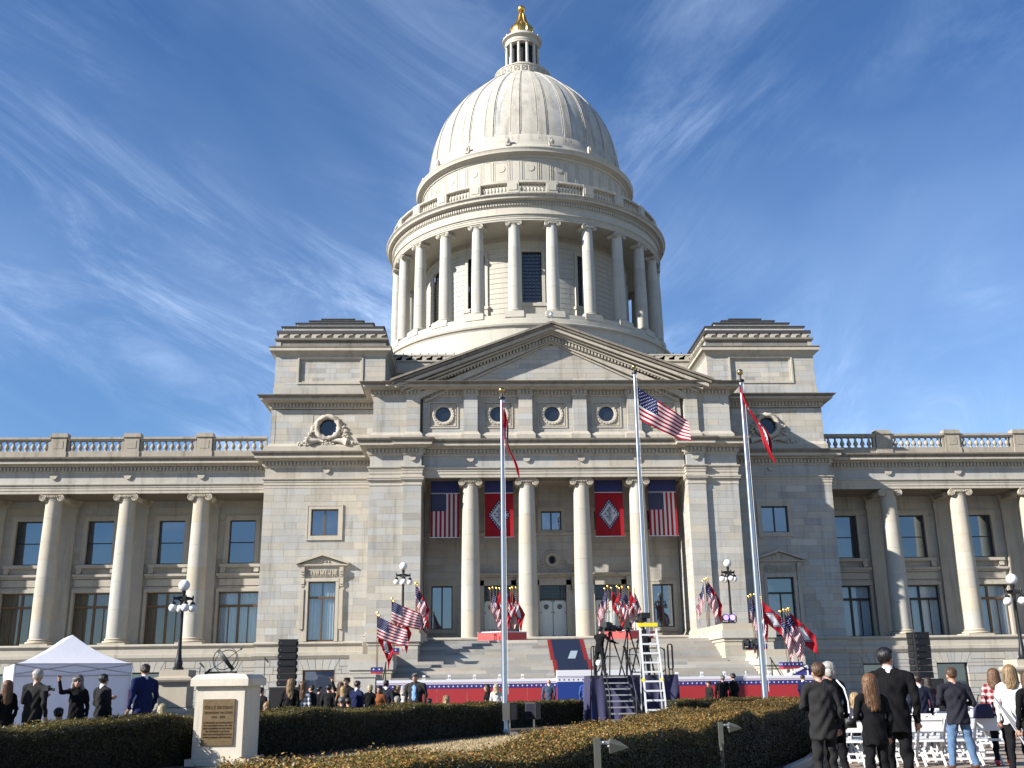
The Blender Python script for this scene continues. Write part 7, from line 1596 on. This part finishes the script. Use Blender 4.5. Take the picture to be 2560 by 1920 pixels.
    # neck and head
    HS = 1.09; hc = up(0, -0.005, 1.625); ct, st = math.cos(head_turn), math.sin(head_turn)
    def hd(x, y, z): x, y, z = x*HS, y*HS, z*HS; y2, z2 = y*math.cos(nod)-z*math.sin(nod), y*math.sin(nod)+z*math.cos(nod); return hc+V3(x*ct-y2*st, x*st+y2*ct, z2)
    B.cap(up(0, 0.02, 1.44), hc+V3(0, 0.015, -0.06), 0.054 if not female else 0.046, 0.05 if not female else 0.043, 'skin')
    B.ell(hd(0, 0.012, 0.025), (0.082, 0.100, 0.095), 'skin'); B.ell(hd(0, -0.03, -0.035), (0.065, 0.071, 0.085), 'skin'); B.ell(hd(0, -0.055, -0.088), (0.034, 0.034, 0.026), 'skin')
    B.cap(hd(0, -0.088, 0.012), hd(0, -0.112, -0.028), 0.009, 0.015, 'skin')
    for s in (-1, 1): B.ell(hd(s*0.078, 0.008, -0.012), (0.014, 0.022, 0.032), 'skin')
    if collar: B.cap(up(0, 0.016, 1.455), up(0, 0.014, 1.515), 0.058, 0.058, 'collar', 1.0)
    if shirt is not None: B.ell(up(0, -0.105*wide, 1.2), (0.072, 0.035, 0.24), 'shirt')
    if tie is not None: B.cap(up(0, -0.135*wide, 1.42), up(0, -0.15*wide, 1.1), 0.02, 0.028, 'tie')
    ph = random.random()*9
    def wob(X): return (0.0065*np.sin(X[..., 2]*31+5*np.sin(X[..., 0]*11+ph)+3*np.sin(X[..., 1]*13))+0.006*np.sin(X[..., 0]*38+4*np.sin(X[..., 2]*7+ph)))*np.clip((1.42+dz-X[..., 2])*6, 0, 1)*np.clip(X[..., 2]*8-0.6, 0, 1)
    V, F = B.mesh(res/k, 0.022, wob); tg, names = B.tags(V[F].mean(1))
    topm = cloth(top, plaid); table = {'top': topm, 'bottom': cloth(bottom), 'skin': skin_mat(skin), 'shoe': MATS[shoe], 'collar': MATS['shirt_white'], 'shirt': cloth(shirt) if shirt is not None else None, 'tie': cloth(tie) if tie is not None else None}
    o = thing('person', label, 'person', loc, rz, group); o.scale = (k, k, k)
    body = place(np_mesh('body', V, F, tg, [table[n] for n in names]), 'body', o)
    # fingers closed on the palm
    for hp, d, s in HANDS:
        q = MB(); side = np.cross(d, V3(0, -1, 0.2)); side = side/max(1e-6, np.linalg.norm(side)); fw = np.cross(side, d)
        for i, ln in enumerate((0.058, 0.066, 0.062, 0.048)):
            b0 = hp+side*(i-1.5)*0.015-d*0.01; m1 = b0+d*(ln*0.5+0.015)+fw*0.012; e1 = m1+d*ln*0.35+fw*0.03; q.tube([tuple(b0), tuple(m1), tuple(e1)], [0.0105, 0.0095, 0.0075], 6)
        t0 = hp-side*s*0.024-d*0.04; q.tube([tuple(t0), tuple(t0-side*s*0.022+d*0.03), tuple(t0-side*s*0.016+d*0.06+fw*0.015)], [0.013, 0.011, 0.008], 6); tag(q.build('fingers', skin_mat(skin), o, True), kind='stuff')
    # face
    q = MB()
    for s in (-1, 1): p = hd(s*0.031, -0.085, 0.004); q.ball(tuple(p), 0.0105, 8)
    tag(q.build('eyes', 'eye_dark', o, True), kind='stuff'); q = MB(); p = hd(0, -0.094, -0.062); q.ball(tuple(p), (0.024, 0.008, 0.007), 8); q.build('mouth', 'lip', o, True)
    if shades:
        q = MB()
        for s in (-1, 1): q.ball(tuple(hd(s*0.034, -0.092, 0.006)), (0.030, 0.012, 0.022), 10); q.tube([tuple(hd(s*0.06, -0.08, 0.012)), tuple(hd(s*0.080, 0.0, 0.01))], 0.004, 5)
        q.tube([tuple(hd(-0.01, -0.102, 0.012)), tuple(hd(0.01, -0.102, 0.012))], 0.004, 5); q.build('sunglasses', 'lens_black', o, True)
    # hair
    if style != 'bald':
        H = SDF(); H.ell(hd(0, 0.022, 0.042), (0.092, 0.107, 0.092), 'h'); (H.ell(hd(0, 0.045, 0.0), (0.089, 0.085, 0.100), 'h') if style not in ('short',) else H.ell(hd(0, 0.045, 0.022), (0.086, 0.078, 0.078), 'h'))
        if style in ('long', 'bob'):
            zl = 0.30 if style == 'long' else 0.15
            H.cap(hd(0, 0.055, 0.03), hd(0, 0.085, -zl), 0.09, 0.085 if style == 'long' else 0.095, 'h', 0.62)
            for s in (-1, 1): H.cap(hd(s*0.062, 0.02, 0.04), hd(s*0.082, 0.03, -zl*0.92), 0.036, 0.042, 'h'); H.cap(hd(s*0.05, -0.03, 0.075), hd(s*0.078, -0.01, -zl*0.55), 0.026, 0.03, 'h')
            H.ell(hd(0, -0.03, 0.085), (0.066, 0.06, 0.035), 'h')
        elif style == 'bang':
            for s in (-1, 1): H.cap(hd(s*0.06, 0.0, 0.05), hd(s*0.092, 0.0, -0.15), 0.045, 0.05, 'h')
            H.cap(hd(0, 0.06, 0.02), hd(0, 0.07, -0.15), 0.085, 0.09, 'h', 0.7); H.ell(hd(0, -0.065, 0.058), (0.072, 0.035, 0.036), 'h')
        elif style == 'fringe': H.ell(hd(0, -0.05, 0.085), (0.07, 0.05, 0.03), 'h'); 
        else: H.ell(hd(0, -0.028, 0.09), (0.066, 0.06, 0.028), 'h')
        pz = random.random()*7
        am = 0.4 if style == 'short' else 0.85
        def wob2(X): return am*(0.008*np.sin(X[..., 0]*85+X[..., 1]*70+6*np.sin(X[..., 2]*9+pz))+0.006*np.sin(X[..., 2]*40+X[..., 0]*30+pz)+0.006*np.sin(X[..., 2]*17+X[..., 0]*23+X[..., 1]*19+pz))
        V, F = H.mesh(min(res, 0.02)/k*0.8, 0.02, wob2); place(np_mesh('hair', V, F, np.zeros(len(F), int), [hair_mat(hair)]), 'hair', o)
    if style != 'bald' and not hat:
        q = MB(); rs = random.Random(int(abs(loc[0])*997+loc[1]*31)); zl = {'long': 0.31, 'bob': 0.16, 'bang': 0.16, 'fringe': 0.05}.get(style, 0.0)
        for i in range(260 if loc[1] < 24 else 90):
            ph_ = rs.uniform(-PI, PI); fb = (math.cos(ph_)+1)/2; out_ = 1.0+rs.uniform(0.0, 0.09); t0 = rs.uniform(0.05, 0.9); t1 = 0.75+1.05*fb if zl == 0 else (1.57 if abs(ph_) < 2.3 else 0.8+0.35*rs.random()); pts = []
            for k2 in range(6):
                t = t0+(t1-t0)*k2/5; pts.append(hd(0.092*out_*math.sin(t)*math.sin(ph_), 0.022+0.108*out_*math.sin(t)*math.cos(ph_), 0.042+0.094*out_*math.cos(t)))
            if zl > 0.08 and abs(ph_) < 2.3:
                wv = rs.uniform(-0.012, 0.012); ln = zl*rs.uniform(0.75, 1.12)
                for k2 in range(1, 5): t = k2/4; pts.append(hd(0.092*out_*math.sin(ph_)*(1+0.1*t)+wv*math.sin(3*t), 0.03+0.10*out_*math.cos(ph_)+0.02*t, 0.04-(ln+0.04)*t))
            w = rs.uniform(0.0025, 0.006); n2 = len(pts); vs = []
            for a in range(n2):
                d = pts[min(n2-1, a+1)]-pts[max(0, a-1)]; r_ = pts[a]-hc; sd = np.cross(d, r_); sd = sd/max(1e-6, np.linalg.norm(sd)); tw = w*(1-0.7*a/(n2-1)); vs += [tuple(pts[a]-sd*tw), tuple(pts[a]+sd*tw)]
            q.add(vs, [(2*a, 2*a+1, 2*a+3, 2*a+2) for a in range(n2-1)])
        tag(q.build('hair_strands', hair_mat(hair), o, True), kind='stuff')
    if hat:
        q = MB(); c = hd(0, 0.01, 0.07)
        if hat == 'flat': q.ball(tuple(hd(0, 0.01, 0.085)), (0.098, 0.12, 0.048), 14); q.ball(tuple(hd(0, -0.105, 0.062)), (0.07, 0.05, 0.012), 10); q.build('flat_cap', cloth((0.10, 0.095, 0.075)), o, True)
        elif hat == 'cap': q.ball(tuple(hd(0, 0.015, 0.06)), (0.09, 0.106, 0.085), 14); q.ball(tuple(hd(0, -0.13, 0.045)), (0.068, 0.07, 0.01), 10); q.build('cap', 'black_cloth', o, True)
        elif hat == 'service': q.ball(tuple(hd(0, 0.01, 0.10)), (0.105, 0.125, 0.03), 14); q.lathe([(0.086, 0.04), (0.088, 0.09)], 14, tuple(hd(0, 0.012, 0)-V3(0, 0, 0))); q.ball(tuple(hd(0, -0.10, 0.04)), (0.06, 0.04, 0.01), 8); q.build('service_cap', 'black_cloth', o, True)
        elif hat == 'glasses_up': pass
    return o
BLACK, CHAR, NAVY, NAVY2, GREY = (0.0045, 0.0045, 0.0055), (0.013, 0.0125, 0.013), (0.007, 0.010, 0.038), (0.010, 0.012, 0.024), (0.045, 0.06, 0.095)
BLOND, DBLOND, BROWN, DKBR, BLK, WHITE, AUB, GRAYH = (0.30, 0.20, 0.09), (0.19, 0.12, 0.055), (0.075, 0.038, 0.018), (0.026, 0.015, 0.010), (0.007, 0.006, 0.006), (0.34, 0.32, 0.29), (0.12, 0.055, 0.022), (0.12, 0.115, 0.11)
def put(px, Y, rz, top, z0=0.0, hmin=1.5, hmax=1.98, **kw):
    """stand someone so that the top of the head falls on the given pixel at depth Y"""
    p = atY(px[0], px[1], Y); h = min(hmax, max(hmin, p.z-z0+0.0)); kw.setdefault('res', 0.019 if Y < 24 else 0.028)
    return person((p.x, Y, z0), rz, h, top, **kw)
def seated(px, Y, rz, top, **kw):
    p = atY(px[0], px[1], Y); return person((p.x, Y, 0), rz, 1.62, top, legs='sit', seat=max(0.24, min(0.6, p.z-1.62*0.512+0.0)), res=0.028, **kw)
PI = math.pi
# --- group behind the long hedge, beside the tent (raised lawn)
GA = 'people standing beside the tent'
put(b1(75, 925), 21.0, -2.3, BLACK, 0.2, hair=AUB, style='long', female=True, coat=0.1, label='person with long auburn hair in a black jacket turned towards the tent', group=GA)
put(b1(320, 815), 21.2, 2.75, CHAR, 0.2, hair=WHITE, coat=0.18, wide=1.22, arms=('rest', 'phone'), head_turn=0.6, label='person with white hair in a bulky grey puffer jacket holding up a dark camera', group=GA)
put(b1(690, 860), 22.0, 0.35, BLACK, 0.2, hair=GRAYH, style='bang', female=True, coat=0.12, shades=True, arms=('up', 'rest'), head_turn=-0.1, label='person with grey bobbed hair and dark sunglasses raising one finger', group=GA)
put(b1(905, 855), 22.4, 2.6, CHAR, 0.2, hair=BLK, coat=0.14, shades=True, collar=True, arms=('rest', 'phone'), head_turn=0.35, label='slim person in a charcoal suit with short black hair and dark glasses', group=GA)
put(b1(1260, 768), 24.0, -2.2, (0.008, 0.013, 0.055), 0.2, hair=DKBR, coat=0.16, wide=1.28, shades=True, collar=True, head_turn=-0.5, label='broad person in a bright navy suit and sunglasses looking away to the tent', group=GA)
seated(b1(520, 1145), 21.6, PI, BLACK, hair=BLK, label='seated person with black hair low behind the hedge beside the puffer jacket'); seated(b1(1420, 1110), 25.4, PI, (0.05, 0.04, 0.035), hair=(0.36, 0.3, 0.18), style='bob', female=True, label='seated person with pale blond hair below the navy suit')
# --- crowd between the memorial and the flagpole
GM = 'people gathered behind the dark hedge'
put(b2(295, 893), 28.5, PI, BLACK, hair=DBLOND, style='long', female=True, coat=0.2, label='person with very long fair hair seen from behind in a black top', group=GM)
put(b2(412, 918), 28.6, PI-0.2, (0.20, 0.20, 0.21), hair=AUB, style='long', female=True, coat=0.2, plaid='grey', arms=('rest', 'phone'), label='person with auburn hair in a grey plaid coat', group=GM)
put(b2(-10+60, 985), 31, 2.6, BLACK, hair=DKBR, coat=0.1, label='dark clothed person half hidden by the cap of the memorial', group=GM)
seated(b2(90, 1090), 28.3, PI, (0.3, 0.24, 0.2), hair=DBLOND, style='bob', female=True, label='seated person with ash blond hair next to the memorial')
put(b2(480, 945), 35, -2.0, BLACK, hair=BLK, hat='service', coat=0.1, label='person in dark dress uniform and service cap beside the plaid coat', group=GM)
put(b2(552, 963), 35.5, 2.4, BLACK, hair=BLK, hat='service', coat=0.1, label='person in dark dress uniform with cap lowered behind the white chair', group=GM)
put(b2(628, 943), 34, PI, CHAR, hair=BLK, coat=0.15, label='dark haired person in a charcoal suit in front of the basement window', group=GM)
put(b2(670, 978), 36, 0.4, BLACK, hair=DKBR, coat=0.1, label='person in black facing out between the charcoal suit and the tan coat', group=GM)
put(b2(738, 922), 33, 2.2, (0.25, 0.12, 0.05), hair=BROWN, style='long', female=True, coat=0.35, label='person in a long tan coat with brown hair', group=GM)
put(b2(796, 880), 33.5, -0.5, BLACK, hair=BLK, hat='service', coat=0.15, arms=('up', 'rest'), label='person in dark uniform and cap raising one arm beside the tan coat', group=GM)
put(b2(755, 965), 31.6, PI, BLACK, hair=BLOND, style='long', female=True, coat=0.1, label='person with bright blond hair in black in front of the tan coat', group=GM)
seated(b2(738, 1048), 31.2, PI, CHAR, hair=GRAYH, label='seated person with grey streaked hair in front of the tan coat'); seated(b2(806, 1055), 31.5, PI, CHAR, hair=DKBR, label='seated person with dark hair beside the grey streaked one')
put(b2(870, 912), 32, 2.4, NAVY, hair=DKBR, coat=0.18, wide=1.15, collar=True, nod=0.3, label='person in a royal navy suit bowing the head', group=GM)
put(b2(980, 943), 33.2, PI, BLACK, hair=(0.36, 0.3, 0.2), style='fringe', female=True, coat=0.2, label='person with short pale hair in a black coat', group=GM)
put(b2(1070, 978), 33.2, -0.3, (0.16, 0.055, 0.02), hair=DKBR, style='bob', female=True, coat=0.2, label='person in a rust brown coat facing out', group=GM)
put(b2(1133, 905), 34.5, PI-0.3, (0.015, 0.018, 0.026), hair=BLK, coat=0.15, collar=True, label='person with black hair in a dark suit before the red stage end', group=GM)
put(b2(1222, 948), 34.6, 1.1, CHAR, hair=BLOND, style='long', female=True, coat=0.15, nod=0.25, label='person with wavy blond hair looking down in profile', group=GM)
put(b2(1283, 965), 35.6, PI, (0.45, 0.43, 0.4), hair=WHITE, style='bob', female=True, coat=0.1, label='person in cream half hidden behind the flat cap wearer', group=GM)
put(b2(1382, 843), 34.2, -0.25, (0.022, 0.020, 0.020), hair=GRAYH, hat='flat', coat=0.22, wide=1.3, shirt=(0.15, 0.27, 0.5), arms='rest', head_turn=-0.25, collar=False, label='person in a flat cap and open dark coat over a light blue shirt', group=GM)
seated(b2(1130, 1066), 33.4, PI, CHAR, hair=DBLOND, style='fringe', label='seated person with sandy hair and dark glasses beside the white haired one'); seated(b2(1222, 1043), 33.8, PI, (0.4, 0.4, 0.4), hair=WHITE, label='seated person with white hair near the flat cap wearer')
seated(b2(1502, 1075), 35.2, PI, BLACK, hair=BLK, label='seated person with black hair next to the open dark coat'); seated(b2(1648, 1033), 36.0, 1.6, BLACK, hair=BLOND, style='bob', female=True, arms=('rest', 'phone'), label='seated person with wavy blond hair holding up a phone')
put(b2(2000, 945), 36, -1.4, BLACK, hair=DKBR, style='bob', female=True, coat=0.15, label='person in black in profile beside the thin flagpole', group=GM); put(b2(2078, 970), 35.5, PI, (0.46, 0.45, 0.44), hair=(0.38, 0.31, 0.19), style='bob', female=True, coat=0.1, label='person with pale blond hair in a white jacket beside the thin flagpole', group=GM)
GR = 'people standing before the red stage'
put(b3(312, 893), 44.6, PI, GREY, hair=GRAYH, style='bald', coat=0.15, collar=True, wide=1.1, label='bald person in a grey blue suit before the red panels', group=GR); put(b3(630, 888), 44.9, PI, (0.03, 0.06, 0.20), hair=BROWN, coat=0.15, collar=True, label='person in a bright blue suit before the blue centre block', group=GR)
put(b3(1697, 923), 43.4, -1.2, CHAR, hair=DKBR, coat=0.12, label='shorter person in charcoal turned in profile near the stage end', group=GR); put(b3(1812, 862), 42.8, PI, BLACK, hair=GRAYH, style='short', coat=0.15, wide=1.25, label='heavy set person in black with close cropped hair near the stage end', group=GR); put(b3(1912, 845), 43.2, -2.3, BLACK, hair=DKBR, coat=0.15, collar=True, head_turn=-0.4, label='tall person in a black suit and white collar near the stage end', group=GR)
# --- camera crew
kp_ = atY(*b3(745, 860), 42.3); person((kp_.x+0.08, 42.3, PZ), 2.5, 1.88, BLACK, hair=BLK, hat='cap', arms=('out', 'reach'), legs='wide', coat=0.08, lean=0.08, label='camera operator in black with a black cap on the platform', res=0.024)
kp_ = atY(*b3(1185, 850), 42.6); person((kp_.x, 43.3, PZ), PI, 1.8, CHAR, bottom=(0.14, 0.11, 0.08), hair=DKBR, arms='reach', coat=0.05, label='camera operator in khaki trousers behind the ladder', res=0.026)
# --- group by the white chairs
GC2 = 'people standing by the white chairs'
put(b4(300, 858), 44.5, 2.2, NAVY, hair=DKBR, coat=0.12, nod=0.35, collar=True, label='person in a navy suit bowing the head at the end of the red stage', group=GR)
put(b4(425, 762), 15.2, PI-0.1, (0.017, 0.0165, 0.017), bottom=(0.016, 0.0155, 0.016), hair=BROWN, style='short', female=True, coat=0.22, wide=1.12, arms=('rest', 'front'), label='person with short brown hair in a charcoal trouser suit', group=GC2)
put(b4(515, 752), 16.4, PI+0.15, BLACK, hair=WHITE, style='fringe', female=True, coat=0.28, wide=1.05, label='person with white hair in a black coat with a pale shoulder strap', group=GC2)
put(b4(870, 855), 14.2, PI, BLACK, hair=AUB, style='long', female=True, coat=0.14, arms=('rest', 'front'), legs='stand', wide=1.08, label='person with long auburn hair in a black blazer and trousers', group=GC2)
put(b4(1025, 632), 15.0, PI-0.35, BLACK, hair=BLK, coat=0.2, wide=1.2, collar=True, head_turn=-0.55, shades=False, hmax=2.0, arms=('rest', 'front'), label='very tall person in a black suit and glasses looking aside', group=GC2)
put(b4(1290, 855), 22.5, PI, NAVY2, hair=DKBR, coat=0.12, collar=True, wide=1.12, label='person in a navy jacket in front of the far loudspeaker', group=GC2)
put(b4(1370, 880), 26, PI, (0.06, 0.02, 0.03), hair=DKBR, style='bob', female=True, coat=0.1, label='dark haired person in maroon behind the navy jacket', group=GC2)
put(b4(1590, 803), 19.0, PI, (0.015, 0.0155, 0.022), bottom=(0.075, 0.13, 0.22), hair=BROWN, coat=0.14, wide=1.25, arms='front', shoe='shoe_brown', legs='wide', nod=0.2, label='person in a dark blazer and light blue jeans', group=GC2)
put(b4(1930, 808), 19.6, 2.7, (0.30, 0.05, 0.06), hair=AUB, style='bob', female=True, coat=0.05, plaid='red', shoe='shoe_red', legs='stride', label='person in a red plaid shirt and black trousers', group=GC2)
put(b4(2065, 778), 17.2, 2.6, (0.52, 0.51, 0.5), hair=DBLOND, style='bob', female=True, coat=0.05, wide=1.08, shoe='shoe_red', legs='stride', label='person with fair bobbed hair in a white top with a striped shawl', group=GC2)
put(b4(2225, 825), 15.6, PI, BLACK, hair=BROWN, style='long', female=True, coat=0.25, label='person in black with long brown hair beside the striped shawl', group=GC2)
seated(b4(735, 1010), 21.4, PI, (0.05, 0.045, 0.07), hair=BLOND, style='bob', female=True, label='seated person with blond hair between the blazer and the white strap')
# strap, shawl, bag and other carried things
def strap(name, px, Y, pts, r, mat, label, cat):
    p = atY(px[0], px[1], Y); o = thing(name, label, cat, (p.x, Y, 0)); q = MB(); q.tube(pts, r, 6); q.build('band', mat, o, True); return o
p = atY(*b4(600, 900), 16.2); p2 = atY(*b4(690, 1180), 16.2); o = thing('shoulder_bag', 'small dark bag on a long pale strap worn over the black coat', 'bag', (p2.x, 16.12, p2.z-0.2)); q = MB(); q.tube([(p.x-p2.x, 0.12, p.z-p2.z+0.2), ((p.x-p2.x)*0.7, -0.08, (p.z-p2.z)*0.75+0.2), ((p.x-p2.x)*0.3, -0.08, (p.z-p2.z)*0.35+0.2), (0, 0.02, 0.2)], 0.014, 6); q.build('strap', 'flag_white', o, True); q = MB(); q.box(-0.07, 0.09, 0.0, 0.06, -0.02, 0.12); q.box(-0.06, 0.08, -0.012, 0.0, 0.03, 0.12); q.build('pouch', 'black_plastic', o, True)
p = atY(*b4(2055, 1200), 17.0); o = thing('striped_shawl', 'black and white striped shawl hanging diagonally over the white top', 'shawl', (p.x, 16.98, p.z-0.35))
for i in range(9):
    q = MB(); a = i*0.022; q.add([(-0.22+a*0.45, 0.0, 0.72-a*0.6), (-0.22+(a+0.022)*0.45, 0.0, 0.72-(a+0.022)*0.6), (0.20+a*1.0+0.022, -0.05, -0.12-a*0.2+0.02), (0.20+a*1.0, -0.05, -0.12-a*0.2)], [(0, 1, 2, 3)]); q.build('stripe', 'black_cloth' if i % 2 else 'shirt_white', o)
p = atY(*b4(1855, 1150), 19.4); o = thing('handbag', 'dark navy handbag held beside the red plaid shirt', 'bag', (p.x, 19.4, p.z-0.16)); q = MB(); q.prism([(-0.17, 0.0), (0.17, 0.0), (0.13, 0.25), (-0.13, 0.25)], -0.06, 0.06); q.prism([(-0.14, 0.10), (0.14, 0.10), (0.12, 0.25), (-0.12, 0.25)], -0.07, -0.06); q.build('bag_body', 'drape_navy', o); q = MB(); q.tube([(-0.1, 0, 0.24), (-0.05, 0, 0.4), (0.05, 0, 0.4), (0.1, 0, 0.24)], 0.01, 6); q.build('handle', 'black_plastic', o, True)
p = atY(*b1(405, 955), 20.9); o = thing('hand_camera', 'small black video camera held by the person in the puffer jacket', 'camera', (p.x, 20.9, p.z-0.04)); q = MB(); q.box(-0.05, 0.05, -0.05, 0.06, -0.04, 0.06); q.build('camera_body', 'black_plastic', o); q = MB(); q.tube([(0.04, 0, 0), (0.15, 0, -0.02)], 0.028, 8); q.build('lens', 'black_plastic', o)
